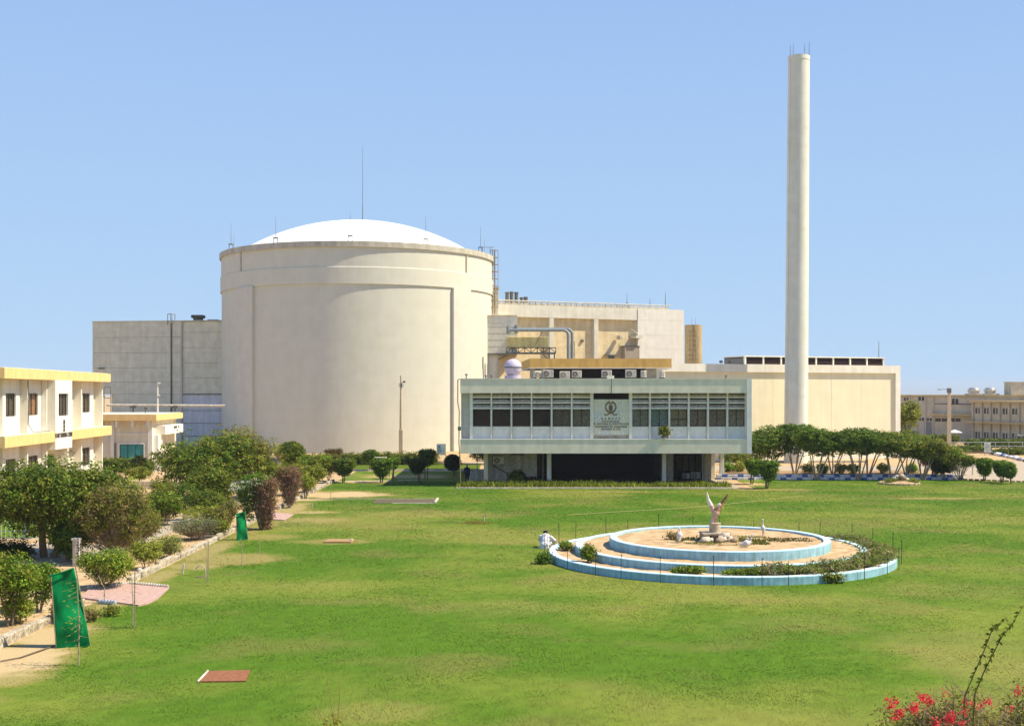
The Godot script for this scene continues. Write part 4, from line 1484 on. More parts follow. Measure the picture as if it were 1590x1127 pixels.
	part("stand", Shape.new().lathe(Vector3.ZERO, [Vector2(0.78, 0), Vector2(0.78, ymid - 0.75), Vector2(0.3, ymid - 0.7)], 24), lilac, w)
	# odds and ends along the parapet
	var steel := paint("grey steel", Color(0.2, 0.2, 0.18), 0.5, 0.3)
	var bits := [[-4.087, 0.4, "small pole lamp on the parapet corner over the rain pipe"], [-2.362, 0.28, "short vent stub on the office roof beside the parapet, nearer the corner lamp"], [-1.844, 0.3, "short vent stub on the office roof beside the parapet, nearer the lilac tank"], [19.13, 0.3, "dark vent stub on the office parapet before the cream hall"]]
	for q in bits:
		var m := thing("roof_stub", q[2], "vent pipe", Vector3(q[0], 9.55, -106.4), 0.0, "stubs on the office parapet")
		part("pipe", Shape.new().tube([Vector3.ZERO, Vector3(0, q[1], 0)], [0.06, 0.06], 6), steel, m)
		part("cap", Shape.new().stone(Vector3(0, q[1] + 0.05, 0), Vector3(0.26, 0.12, 0.2), 0.03), steel, m)


# ---------- the training block and the gate house ----------

func training_block() -> void:
	var white := masonry("block white", Color(0.80, 0.775, 0.68), 0.04, 0.07, 0.2, 0.15)
	var cream := masonry("block cream", Color(0.74, 0.69, 0.53), 0.06, 0.08, 0.2, 0.15)
	var yellow := masonry("yellow band", Color(0.84, 0.57, 0.24), 0.05, 0.06, 0.2, 0.2)
	var frame := paint("window frame brown", Color(0.06, 0.045, 0.035), 0.5)
	var glass := pane_glass("window glass", Color(0.03, 0.035, 0.03), 0.2)
	var drape := paint("brown curtain", Color(0.2, 0.15, 0.1), 0.9)
	var orange := paint("orange curtain", Color(0.75, 0.36, 0.14), 0.9)
	var steel := paint("grey steel", Color(0.2, 0.2, 0.18), 0.5, 0.3)
	var t := thing("training_block", "two storey white block with yellow roof and floor bands", "building", Vector3(-35.6, 0.0, -84.0), 1.632)
	var len := 26.4
	part("wall", Shape.new().span(0.4, len - 0.5, 0, 9.36, -16, -1.25), cream, t)
	part("roof_band", Shape.new().span(-0.6, len, 9.37, 10.12, -17, 0), yellow, t)
	part("roof_top", Shape.new().span(-0.4, len - 0.2, 10.12, 10.16, -16.8, -0.2), cream, t)
	for q in [[-0.6, 10.3], [14.6, len + 0.3]]:
		part("floor_band", Shape.new().span(q[0], q[1], 4.48, 5.26, -1.24, 0.02), yellow, t)
		part("band_top", Shape.new().span(q[0], q[1], 5.26, 5.3, -1.24, -0.04), cream, t)
	part("floor_band", Shape.new().span(-0.6, 0.39, 4.48, 5.26, -16, -1.242), yellow, t)
	# projecting window bays of the upper and lower floor
	var bays := [[1.7, 5.2, 2.3, 4.4, drape], [6.3, 10.0, 7.0, 9.3, orange], [20.2, 24.2, 20.9, 23.2, drape]]
	for b in bays:
		for lev in 2:
			var y0 := 5.31 if lev == 0 else 0.0
			var y1 := 9.36 if lev == 0 else 4.47
			var a := 6.62 if lev == 0 else 1.9
			var c := 8.32 if lev == 0 else 3.5
			var s := Shape.new()
			pierced(s, b[0], b[1], y0, y1, b[2], b[3], a, c, -1.25, -0.95)
			part("window_bay", s, white, t)
			window(t, b[2], b[3], a, c, -1.06, 1, glass, b[4] if lev == 0 else drape, frame, 0.07)
	for x in [5.75, 10.15, 15.5, 19.3, 25.7]:
		part("fin", Shape.new().span(x - 0.1, x + 0.1, 5.31, 9.365, -1.25, -0.55), white, t)
		part("fin", Shape.new().span(x - 0.1, x + 0.1, 0, 4.475, -1.25, -0.55), white, t)
	# entrance bay that breaks through the bands
	var s := Shape.new()
	pierced(s, 10.3, 14.6, 3.85, 9.37, 11.1, 13.6, 6.5, 8.3, -0.25, 0.06)
	s.span(10.3, 10.5, 3.85, 9.365, -1.25, -0.25)
	s.span(14.4, 14.6, 3.85, 9.365, -1.25, -0.25)
	s.span(10.5, 14.4, 3.85, 4.05, -1.25, -0.25)
	part("entrance_bay", s, white, t)
	window(t, 11.1, 13.6, 6.5, 8.3, -0.1, 2, glass, drape, frame, 0.07)
	var ink := paint("dark letters", Color(0.09, 0.08, 0.06), 0.7)
	lettering("PLANT TRAINING CENTRE", 0.36, ink, t, Vector3(12.45, 4.95, 0.075), "lettering", 0.72)
	s = Shape.new()
	s.stone(Vector3(12.45, 6.0, 0.08), Vector3(0.42, 0.36, 0.06), 0.02)
	s.stone(Vector3(12.45, 5.63, 0.08), Vector3(0.36, 0.3, 0.06), 0.02)
	s.stone(Vector3(12.45, 5.34, 0.08), Vector3(0.42, 0.2, 0.06), 0.02)
	part("emblem", s, ink, t)
	part("entrance_door", Shape.new().span(10.9, 14.0, 0, 3.3, -1.25, -1.2), paint("office dark", Color(0.022, 0.014, 0.012)), t)
	part("cable", Shape.new().tube([Vector3(5.65, 9.3, -0.5), Vector3(5.6, 8.2, -0.45), Vector3(5.75, 7.9, -0.45), Vector3(5.7, 6.0, -0.5), Vector3(6.2, 5.36, -0.3), Vector3(9.8, 5.36, -0.2)], [0.04, 0.05, 0.06, 0.03, 0.03, 0.03], 5), steel, t)
	var m := thing("roof_aerial", "small twin topped aerial on the yellow banded white block", "aerial", t.transform * Vector3(11.5, 10.16, -6.0))
	for x in [-0.3, 0.25]:
		part("mast", Shape.new().tube([Vector3(x, 0, 0), Vector3(x, 1.1, 0)], [0.04, 0.04], 4), steel, m)
	part("crossbar", Shape.new().tube([Vector3(-0.55, 0.75, 0), Vector3(0.5, 0.75, 0)], [0.04, 0.04], 4), steel, m)

	# gate house: flat roof with a yellow edge on brackets, teal window
	var dx := -0.061
	var gh := thing("gate_house", "small cream gate house with a yellow roof edge and teal window", "building", Vector3(-37.365, 0, -125), 0.061)
	part("roof_edge", Shape.new().span(-9, 0, 5.46, 6.1, -13, 0), yellow, gh)
	part("roof_top", Shape.new().span(-8.8, -0.2, 6.1, 6.14, -12.8, -0.2), cream, gh)
	part("wall", Shape.new().span(-8.6, -0.65, 0, 5.46, -12.4, -0.9), cream, gh)
	part("string_course", Shape.new().span(-4.65, -0.9, 3.94, 4.1, -0.9, -0.82), white, gh)
	for x in [-43.212, -41.552, -39.893, -38.301]:
		part("bracket", Shape.new().span(x - -37.365 - 0.12, x - -37.365 + 0.12, 4.75, 5.458, -0.9, -0.12), white, gh)
	part("corner_pier", Shape.new().span(-1.05, -0.6, 0, 5.455, -1.3, -0.74), white, gh)
	part("pier", Shape.new().span(-4.9, -4.55, 0, 5.455, -0.9, -0.7), white, gh)
	part("downpipe", Shape.new().tube([Vector3(-4.45, 0, -0.8), Vector3(-4.45, 3.1, -0.8)], [0.06, 0.06], 5), steel, gh)
	s = Shape.new()
	pierced(s, -4.2, -1.35, 1.1, 3.1, -4.0, -1.5, 1.3, 2.95, -0.9, -0.8)
	part("window_surround", s, white, gh)
	window(gh, -4.0, -1.5, 1.3, 2.95, -0.84, 2, pane_glass("teal glass", Color(0.05, 0.35, 0.33), 0.55), paint("teal film", Color(0.012, 0.12, 0.11), 0.4), paint("teal frame", Color(0.03, 0.13, 0.12), 0.5), 0.07)
	part("side_beam", Shape.new().span(-0.65, 0.35, 3.9, 4.85, -11.5, -2.6), white, gh)
	part("side_pier", Shape.new().span(-0.65, -0.1, 0, 3.89, -3.2, -1.35), white, gh)
	var sw := Shape.new()
	pierced(sw, -6.6, -3.4, 0, 3.88, -5.8, -4.4, 0.4, 2.9, 0, 0.12)
	var side := part("side_wall", sw, white, gh)
	side.transform = Transform3D(Basis(Vector3.UP, PI / 2), Vector3(-0.64, 0, -7.9 + 0.0))
	part("side_door", Shape.new().span(-0.66, -0.6, 0.4, 2.9, -3.5, -2.1), drape, gh)
	s = Shape.new()
	for q in [[-9.4, -8.6, 4.45, 4.7], [-8.3, -6.6, 4.45, 4.7], [-8.6, -7.8, 4.1, 4.32]]:
		var n := int((q[1] - q[0]) / 0.28)
		for k in n:
			s.stone(Vector3(0.365, (q[2] + q[3]) / 2, q[0] + 0.14 + k * 0.28), Vector3(0.03, q[3] - q[2], 0.2), 0.01)
	part("letter_row", s, ink, gh)
	var pole := thing("signal_pole", "slim white pole with brackets on the flat gate house roof", "pole", Vector3(-37.963, 6.1, -127.5))
	part("shaft", Shape.new().tube([Vector3.ZERO, Vector3(0, 9.403 - 6.1, 0)], [0.09, 0.06], 8), white, pole)
	for q in [[9.403 - 6.1, 0.35], [8.093 - 6.1, 0.28]]:
		part("bracket", Shape.new().tube([Vector3(0, q[0], 0), Vector3(q[1], q[0] + 0.02, 0.05)], [0.07, 0.06], 5), white, pole)
	var lamp := thing("roof_lamp", "small dark lamp on the flat gate house roof", "lamp", Vector3(-39.438, 6.1, -128))
	part("post", Shape.new().tube([Vector3.ZERO, Vector3(0, 0.5, 0)], [0.04, 0.04], 5), steel, lamp)
	part("head", Shape.new().stone(Vector3(0.1, 0.6, 0), Vector3(0.45, 0.3, 0.25), 0.04), steel, lamp)
	# light blue railings in front of the block
	var bluep := paint("light blue railing", Color(0.32, 0.5, 0.56), 0.5)
	var f := thing("iron_railing", "light blue and white iron railing in front of the white block", "railing", Vector3(0, 0, -67.6))
	for y in [0.12, 0.5, 1.0]:
		part("rail", Shape.new().tube([Vector3(-36, y, 0), Vector3(-26.2, y, 0)], [0.025, 0.025], 5), bluep, f)
	for k in 40:
		part("bar", Shape.new().tube([Vector3(-36 + k * 0.25, 0.0, 0.03), Vector3(-36 + k * 0.25, 1.05, 0.03)], [0.014, 0.014], 4), paint("white railing", Color(0.7, 0.7, 0.64)), f)
	for k in 4:
		part("post", Shape.new().span(-35.5 + k * 3.0 - 1.2, -35.5 + k * 3.0 - 1.1, 0, 1.1, -0.05, 0.05), bluep, f)


# ---------- offices far to the side ----------

func far_offices() -> void:
	var wall := masonry("far grey wall", Color(0.60, 0.545, 0.43), 0.1, 0.1, 0.3, 0.1)
	var cream := masonry("far cream wall", Color(0.58, 0.53, 0.39), 0.08, 0.1, 0.3, 0.1)
	var ledge := masonry("far ochre ledge", Color(0.58, 0.46, 0.24), 0.15, 0.1, 0.2, 0.2)
	var glass := paint("far dark glass", Color(0.05, 0.045, 0.04), 0.2)
	var pale := masonry("far white frame", Color(0.66, 0.63, 0.55), 0.1, 0.1)
	var t := thing("old_office_row", "long grey flat roofed offices behind the concrete lamp post", "building", Vector3(72.6, 0.0, -222.0), -0.735)
	var L: float = 13.418
	var top: float = 8.064
	part("wall", Shape.new().span(-6, L + 40, 0, top - 0.3, -18, 0), wall, t)
	part("roof_edge", Shape.new().span(-6.2, L + 40, top - 0.3, top, -18.2, 0.3), ledge, t)
	part("canopy", Shape.new().span(5.887, L + 2, 4.281, 4.631, 0, 1.0), ledge, t)
	for px in [1.615, 3.092, 4.678, 6.128]:
		part("pier", Shape.new().span(px - 0.12, px + 0.12, 0, top - 0.31, 0, 0.15), cream, t)
	for q in [[0.499, 1.492, 6.924, 7.522], [3.337, 4.435, 6.995, 7.707], [1.924, 2.847, 3.298, 3.834], [3.337, 4.435, 3.316, 3.85], [4.92, 5.887, 3.283, 3.814], [6.488, 8.753, 3.199, 3.786], [9.225, 11.102, 3.24, 3.822], [9.579, 10.752, 6.323, 7.369]]:
		var s := Shape.new()
		pierced(s, q[0] - 0.06, q[1] + 0.06, q[2] - 0.06, q[3] + 0.06, q[0], q[1], q[2], q[3], 0.0, 0.09)
		var mid: float = (q[0] + q[1]) / 2
		s.span(mid - 0.05, mid + 0.05, q[2], q[3], 0.01, 0.08)
		var w := part("window", s, pale, t)
		part("pane", Shape.new().span(q[0], q[1], q[2], q[3], 0.0, 0.03), glass, w)
	part("handrail", Shape.new().tube([Vector3(6.368, 6.436, 0.2), Vector3(L, 6.378, 0.2)], [0.06, 0.06], 5), glass, t)
	part("door", Shape.new().span(4.435, 5.766, 0, 3.106, 0, 0.08), masonry("far grey door", Color(0.3, 0.3, 0.3)), t)
	# two storey wing nearer the road
	var f := thing("office_wing", "two storey cream office wing with ochre ledges and paired windows", "building", Vector3(81.002, 0.0, -209.0), -1.312)
	var W: float = 13.447 + 12.0
	var ftop: float = 7.095
	part("wall", Shape.new().span(0, W, 0, ftop - 0.35, -14, 0), cream, f)
	part("roof_ledge", Shape.new().span(-0.6, W, ftop - 0.35, ftop, -14, 0.8), ledge, f)
	part("floor_ledge", Shape.new().span(-0.9, W, 3.207, 3.481, -0.5, 1.1), ledge, f)
	var xs := [1.336, 3.699, 6.096, 8.605, 11.054]
	for k in 5:
		var w: float = 3.872 - 2.568
		for lev in 2:
			var y0: float = 4.787 if lev == 0 else 0.45
			var y1: float = 5.83 if lev == 0 else 1.658
			var x: float = xs[k] - w * 0.5
			var s := Shape.new()
			pierced(s, x - 0.1, x + w + 0.1, y0 - 0.1, y1 + 0.1, x, x + w, y0, y1, 0.0, 0.12)
			s.span(x + w * 0.5, x + w * 0.62, y0, y1, 0.01, 0.1)
			var win := part("window", s, pale, f)
			part("pane", Shape.new().span(x, x + w * 0.5, y0, y1, 0.0, 0.04), glass, win)
			part("pane", Shape.new().span(x + w * 0.62, x + w, y0, y1, 0.0, 0.04), glass, win)
		var px: float = xs[k] + w * 0.95
		part("pilaster", Shape.new().span(px - 0.14, px + 0.14, 0, ftop - 0.36, 0, 0.3), wall, f)
	part("pilaster", Shape.new().span(0.0, 0.3, 0, ftop - 0.36, 0, 0.3), wall, f)
	# roof ventilators and a tank room
	var silver := paint("ventilator metal", Color(0.62, 0.60, 0.54), 0.35, 0.4)
	for q in [[84.212, "domed metal ventilator on the far flat roof, nearer the lamp post"], [87.162, "domed metal ventilator on the far flat roof, nearer the tank room"]]:
		var v := thing("roof_ventilator", q[1], "ventilator", Vector3(q[0], top, -217), 0.0, "ventilators on the far office roof")
		part("base", Shape.new().span(-1.3, 1.3, -0.4, 0.22, -1.0, 1.0), wall, v)
		part("drum", Shape.new().lathe(Vector3.ZERO, [Vector2(0.95, 0.2), Vector2(0.95, 0.62), Vector2(1.15, 0.66), Vector2(1.15, 0.9), Vector2(0.95, 0.94)], 18), silver, v)
		part("cap", Shape.new().lathe(Vector3.ZERO, [Vector2(0.98, 0.93), Vector2(0.85, 1.2), Vector2(0.55, 1.38), Vector2(0, 1.45)], 18), silver, v)
	var r := thing("tank_room", "plain grey tank room on the far office roof beyond the domed ventilators", "roof room", Vector3(90.988, top - 0.5, -214))
	part("wall", Shape.new().span(-1.25, 3, 0, 2.7, -3, 0), wall, r)
	part("roof", Shape.new().span(-1.35, 3.1, 2.7, 2.85, -3.1, 0.1), cream, r)
	# concrete lamp post
	var con := masonry("lamp post concrete", Color(0.62, 0.52, 0.36), 0.1, 0.1, 0.2, 0.5)
	var steel := paint("grey steel", Color(0.2, 0.2, 0.18), 0.5, 0.3)
	var l := thing("street_lamp", "tall square concrete lamp post by the far road", "street lamp", Vector3(63.175, 0, -172))
	var sh := Shape.new()
	for k in 4:
		var y0 := 9.1 * k / 4.0
		var y1 := 9.1 * (k + 1) / 4.0
		var w := lerpf(0.5, 0.34, (k + 0.5) / 4.0)
		sh.stone(Vector3(0, (y0 + y1) / 2, 0), Vector3(w, y1 - y0, w), 0.03)
	part("post", sh, con, l)
	part("head_box", Shape.new().stone(Vector3(0, 8.75, 0), Vector3(0.52, 0.7, 0.5), 0.04), steel, l)
	part("arm", Shape.new().tube([Vector3(0, 8.9, 0), Vector3(-1.2, 8.95, 0.1)], [0.04, 0.04], 5), steel, l)
	part("lantern", Shape.new().stone(Vector3(-1.4, 8.9, 0.1), Vector3(0.6, 0.18, 0.28), 0.05), paint("lantern grey", Color(0.35, 0.4, 0.4)), l)
	# sunshade, notice board, railing, car, road edge stones
	var u := thing("garden_parasol", "white parasol beside the far concrete lamp post", "parasol", Vector3(68.8, 0, -185))
	part("pole", Shape.new().tube([Vector3.ZERO, Vector3(0, 2.6, 0)], [0.04, 0.04], 6), steel, u)
	part("canopy", Shape.new().lathe(Vector3.ZERO, [Vector2(1.2, 2.2), Vector2(1.22, 2.26), Vector2(0.5, 2.55), Vector2(0, 2.72)], 8), paint("white canvas", Color(0.75, 0.75, 0.75), 0.8), u)
	var nb := thing("notice_board", "pale notice board on two legs beside the far road", "sign", Vector3(63.914, 0, -160))
	part("board", Shape.new().stone(Vector3(0, 1.05, 0), Vector3(0.85, 1.3, 0.06), 0.02), paint("board white", Color(0.66, 0.7, 0.64)), nb)
	var pr := Shape.new()
	for k in 5:
		pr.span(-0.3, 0.1 + 0.04 * (k % 3), 1.5 - k * 0.2, 1.56 - k * 0.2, 0.031, 0.036)
	pr.span(0.2, 0.3, 1.1, 1.4, 0.031, 0.036)
	part("print", pr, paint("board green print", Color(0.3, 0.48, 0.42)), nb)
	for x in [-0.36, 0.36]:
		part("leg", Shape.new().tube([Vector3(x, 0, 0), Vector3(x, 0.5, 0)], [0.03, 0.03], 5), steel, nb)
	var rail := thing("pipe_railing", "pale blue pipe railing in front of the far offices", "railing", Vector3(0, 0, -176))
	var rp := paint("pale blue pipe", Color(0.45, 0.58, 0.58), 0.5)
	for y in [0.55, 1.1]:
		part("rail", Shape.new().tube([Vector3(61.362, y, 0), Vector3(77.535, y, 0)], [0.035, 0.035], 5), rp, rail)
	for k in 9:
		var x := lerpf(61.362, 77.535, k / 8.0)
		part("post", Shape.new().tube([Vector3(x, 0, 0), Vector3(x, 1.12, 0)], [0.045, 0.045], 5), rp, rail)
	car()
	var bl := paint("kerb blue", Color(0.05, 0.13, 0.42), 0.6)
	var wh := paint("kerb white", Color(0.72, 0.73, 0.74), 0.6)
	var rk := thing("road_edge_stones", "blue and white painted stones edging the bend of the far road", "kerb")
	rng.seed = 41
	var stone := noise(0.3, 2, 6)
	for k in 34:
		var u2 := k / 33.0
		var at: Vector3 = Vector3(67.046, 0.0, -170.611).lerp(Vector3(62.153, 0.0, -142.837), u2)
		if k % 3 == 2:
			at += Vector3(rng.randf_range(0.2, 0.9), 0, -rng.randf_range(0.3, 1.4))
		part("stone", Shape.new().ball(at + Vector3(0, 0.14, 0), Vector3(0.42, 0.26, 0.3) * rng.randf_range(0.7, 1.15), 0.35, stone, WHITE, 5, 8), [bl, wh, wh, paint("kerb grey", Color(0.4, 0.4, 0.38))][rng.randi() % 4], rk)
	for k in 18:
		var at: Vector3 = Vector3(64.419, 0.0, -174.489).lerp(Vector3(67.046, 0.0, -170.611), k / 17.0)
		part("stone", Shape.new().ball(at + Vector3(0, 0.14, 0), Vector3(0.42, 0.26, 0.3) * rng.randf_range(0.7, 1.1), 0.35, stone, WHITE, 5, 8), [bl, wh][k % 2], rk)


func car() -> void:
	var body_m := paint("car grey", Color(0.4, 0.43, 0.42), 0.3, 0.3)
	body_m.clearcoat_enabled = true
	body_m.clearcoat = 0.6
	var dark := paint("car glass", Color(0.03, 0.04, 0.045), 0.08)
	var rubber := paint("tyre rubber", Color(0.02, 0.02, 0.02), 0.9)
	var t := thing("parked_car", "grey parked car half hidden by the hedge before the far offices", "car", Vector3(80.622, 0, -190))
	var s := Shape.new()
	# side outline pulled across the width, facing the stack
	var low := [Vector2(-2.1, 0.35), Vector2(-2.15, 0.72), Vector2(-1.95, 0.86), Vector2(-0.95, 0.98), Vector2(1.95, 1.0), Vector2(2.1, 0.7), Vector2(2.05, 0.35)]
	var up := [Vector2(-0.98, 0.96), Vector2(-0.2, 1.5), Vector2(0.3, 1.58), Vector2(1.3, 1.55), Vector2(1.9, 0.98)]
	for q in [[low, 0.86], [up, 0.74]]:
		var pts: Array = q[0]
		var w: float = q[1]
		for k in pts.size():
			var a: Vector2 = pts[k]
			var b: Vector2 = pts[(k + 1) % pts.size()]
			s.quad(Vector3(a.x, a.y, w), Vector3(a.x, a.y, -w), Vector3(b.x, b.y, -w), Vector3(b.x, b.y, w))
		for k in range(1, pts.size() - 1):
			s.tri(Vector3(pts[0].x, pts[0].y, w), Vector3(pts[k].x, pts[k].y, w), Vector3(pts[k + 1].x, pts[k + 1].y, w))
			s.tri(Vector3(pts[0].x, pts[0].y, -w), Vector3(pts[k + 1].x, pts[k + 1].y, -w), Vector3(pts[k].x, pts[k].y, -w))
	part("body", s, body_m, t)
	var g := Shape.new()
	g.quad(Vector3(-0.93, 1.0, 0.68), Vector3(-0.25, 1.47, 0.66), Vector3(-0.25, 1.47, -0.66), Vector3(-0.93, 1.0, -0.68))
	for k in g.v.size():
		g.v[k] += Vector3(-0.02, 0.02, 0)
	part("windscreen", g, dark, t)
	for q in [[-0.75, 0.35], [0.45, 1.2]]:
		g = Shape.new()
		g.quad(Vector3(q[0], 1.04, 0.752), Vector3(maxf(q[0], -0.15), 1.46, 0.752), Vector3(q[1], 1.46, 0.752), Vector3(q[1] + 0.1, 1.04, 0.752))
		part("side_window", g, dark, t)
	for x in [-1.3, 1.3]:
		for z in [-0.78, 0.78]:
			var wsh := Shape.new().lathe(Vector3(x, 0.33, z), [Vector2(0.2, -0.1), Vector2(0.33, -0.1), Vector2(0.33, 0.1), Vector2(0.2, 0.1)], 18, 0, TAU, WHITE, Basis(Vector3.RIGHT, PI / 2))
			var wheel := part("wheel", wsh, rubber, t)
			part("rim", Shape.new().lathe(Vector3(x, 0.33, z), [Vector2(0.2, -0.08), Vector2(0.2, 0.08), Vector2(0.0, 0.09)], 14, 0, TAU, WHITE, Basis(Vector3.RIGHT, PI / 2)), paint("ventilator metal", Color(0.62, 0.60, 0.54)), wheel)
	for z in [-0.6, 0.6]:
		part("headlight", Shape.new().stone(Vector3(-2.1, 0.72, z), Vector3(0.1, 0.14, 0.3), 0.03), paint("board white", Color(0.66, 0.7, 0.64)), t)
	part("roof_rack", Shape.new().span(-0.1, 1.3, 1.68, 1.73, -0.6, 0.6), paint("white railing", Color(0.7, 0.7, 0.64)), t)
	part("bumper", Shape.new().stone(Vector3(-2.14, 0.48, 0), Vector3(0.14, 0.2, 1.6), 0.04), rubber, t)


# ---------- the tiered planter ----------

func planter() -> void:
	var blue := masonry("planter blue", Color(0.35, 0.62, 0.725), 0.14, 0.2, 0.25, 0.35)
	blue.uv2_scale = Vector3(0.45, 0.05, 0.45)
	var crown := masonry("planter top", Color(0.58, 0.74, 0.78), 0.1, 0.0, 0.2, 0.5)
	var sand: Material = mats["soil"]
	var c := Vector3(10.41, 0, -59.96)
	var t := thing("tiered_planter", "round light blue three tier planter bed in the middle of the lawn", "planter", c)
	var tiers := [["outer_wall", 8.56, 0.38, 0.0], ["middle_wall", 7.22, 0.68, 0.2], ["inner_wall", 5.48, 1.06, 0.4]]
	for q in tiers:
		var r: float = q[1]
		var h: float = q[2]
		part(q[0], Shape.new().lathe(Vector3.ZERO, [Vector2(r, q[3] - 0.1), Vector2(r + 0.005, h - 0.03), Vector2(r - 0.025, h - 0.002)], 96), blue, t)
		part(q[0], Shape.new().lathe(Vector3.ZERO, [Vector2(r - 0.355, h - 0.002), Vector2(r - 0.38, h - 0.03), Vector2(r - 0.38, q[3] - 0.1)], 96), blue, t)
		part("wall_top", Shape.new().lathe(Vector3.ZERO, [Vector2(r - 0.025, h - 0.002), Vector2(r - 0.04, h + 0.003), Vector2(r - 0.34, h + 0.003), Vector2(r - 0.355, h - 0.002)], 96), crown, t)
	var lumpy := noise(0.5, 3, 44)
	for q in [[8.18, 7.22, 0.32], [6.84, 5.48, 0.62], [5.1, 0.0, 0.90]]:
		var s := Shape.new()
		var rings := 10
		var segs := 120
		for j in rings + 1:
			for k in segs + 1:
				var r := lerpf(q[0], q[1], float(j) / rings)
				var a := TAU * k / segs
				var p := Vector3(sin(a) * r, 0, cos(a) * r)
				s.v.append(p + Vector3(0, q[2] + 0.05 * lumpy.get_noise_2d(p.x * 2, p.z * 2) + (0.06 * (1 - j / 10.0) if q[1] == 0.0 else 0.0), 0))
				s.n.append(Vector3.UP)
				s.c.append(WHITE)
		for j in rings:
			for k in segs:
				var o := j * (segs + 1) + k
				s.i.append_array(PackedInt32Array([o, o + segs + 2, o + 1, o, o + segs + 1, o + segs + 2]))
		part("soil", s, sand, t)
	# thin iron stakes standing round it
	var iron := paint("iron stake", Color(0.05, 0.045, 0.04), 0.7, 0.2)
	var first: Node3D = null
	rng.seed = 12
	for k in 28:
		var a := TAU * k / 28.0 + rng.randf_range(-0.05, 0.05)
		var at := c + Vector3(sin(a), 0, cos(a)) * 8.76
		var lean := rng.randf_range(-0.03, 0.03)
		if first == null:
			first = thing("garden_stake", "thin dark iron stake in the ring round the light blue planter", "stake", at, 0.0, "iron stakes round the planter")
			var s := Shape.new()
			s.tube([Vector3(0, -0.1, 0), Vector3(0, 1.25, 0)], [0.017, 0.015], 5)
			part("rod", s, iron, first)
			part("hook", Shape.new().tube([Vector3(0, 1.15, 0), Vector3(0.05, 1.18, 0), Vector3(0.05, 1.24, 0)], [0.012, 0.012, 0.012], 4), iron, first)
		else:
			var o := twin(first, "thin dark iron stake in the ring round the light blue planter", at, rng.randf() * TAU, rng.randf_range(0.85, 1.1))
			o.rotation.z = lean
	# low planting in the outer trough
	rng.seed = 61
	var words := ["far beside the back stakes", "at the far bend", "just past the far bend", "at the outermost bend of the trough", "just before the outermost bend", "where the trough turns to the front", "in the densest stretch of the trough", "below the painted edge of the middle tier", "in the middle of the front planting", "beside the darkest green clump", "where the front planting thins", "at the start of the front planting"]
	for k in 12:
		var a := deg_to_rad(lerpf(118.0, 8.0, k / 11.0))
		var at := c + Vector3(sin(a) * 7.7, 0.34, cos(a) * 7.7)
		var tall := 0.34 + 0.2 * sin(k * 1.9) * sin(k * 1.9)
		if k > 8:
			tall *= 0.8
		plant("low_shrub", "low pink tipped shrub %s of the planter" % words[k], "shrub", at, Vector3(0, tall * 0.6, 0), Vector3(0.92, tall * 0.8, 0.5), {"pal": [Color(0.17, 0.24, 0.03), Color(0.22, 0.28, 0.05), Color(0.34, 0.25, 0.15), Color(0.2, 0.22, 0.08)], "n": 720, "leaf": 0.055, "stem": 0.015, "stems": 4, "spread": 0.6, "spray": 0.16, "lobe": 8, "per": 8, "group": "shrubs in the planter trough"})
	for q in [[-62.0, 0.75, "leafy young shrub at the near end of the trough beside the crouching man", 0.33], [-95.0, 0.35, "small sprig among the stakes behind the middle tier", 0.3], [-20.0, 0.25, "sparse weeds in the front trough of the planter", 0.8], [-2.0, 0.22, "sparse weeds in the front trough beside the shrubs", 0.9]]:
		var a := deg_to_rad(q[0])
		plant("weed_clump" if q[1] < 0.4 else "low_shrub", q[2], "shrub", c + Vector3(sin(a) * 7.7, 0.34, cos(a) * 7.7), Vector3(0, q[1] * 0.6, 0), Vector3(q[3], q[1] * 0.6, 0.35), {"pal": BRIGHT + OLIVE, "n": 500, "leaf": 0.06, "stem": 0.015, "stems": 3, "spread": 0.5, "spray": 0.16, "per": 6})
	plant("weed_clump", "trailing vine over the front wall of the planter near the shrubs", "shrub", Vector3(14.04, 0.0, -52.051), Vector3(0, 0.2, 0), Vector3(0.55, 0.3, 0.25), {"pal": OLIVE, "n": 260, "leaf": 0.06, "stem": 0.012, "stems": 3, "spread": 0.6, "spray": 0.16, "per": 6})
	plant("weed_clump", "dark grass tuft against the planter wall under the crouching man", "shrub", Vector3(1.597, 0.0, -57.943), Vector3(0, 0.22, 0), Vector3(0.38, 0.26, 0.3), {"pal": [Color(0.1, 0.17, 0.018)], "n": 200, "leaf": 0.07, "stem": 0.012, "stems": 3, "spread": 0.6, "spray": 0.2, "per": 6, "flat": 1.2})
	# grass patch round the statue
	var g := Shape.new()
	for k in 2600:
		var a := rng.randf() * TAU
		var r := sqrt(rng.randf())
		var p := c + Vector3(0.35 + cos(a) * r * 2.7, 0.92, 0.3 + sin(a) * r * 2.1)
		if medium.get_noise_2d(p.x * 4, p.z * 4) < -0.1:
			continue
		var hgt := rng.randf_range(0.04, 0.13)
		g.leaf(p + Vector3(0, hgt * 0.5, 0), Vector3(rng.randf_range(-0.04, 0.04), hgt * 0.6, rng.randf_range(-0.04, 0.04)), Vector3(cos(a), 0, sin(a)) * 0.03, ramp([Color(0.15, 0.16, 0.03), Color(0.2, 0.2, 0.05), Color(0.11, 0.13, 0.02)]))
	for k in 700:
		var p := c + Vector3(rng.randf_range(2.4, 4.6), 0.92, rng.randf_range(-0.6, 0.9))
		var hgt := rng.randf_range(0.03, 0.1)
		var a := rng.randf() * TAU
		g.leaf(p + Vector3(0, hgt * 0.5, 0), Vector3(0.02, hgt * 0.6, 0.0), Vector3(cos(a), 0, sin(a)) * 0.03, ramp([Color(0.17, 0.15, 0.05), Color(0.12, 0.13, 0.03)]))
	var gm := part("dry_grass", g, leafy(), self)
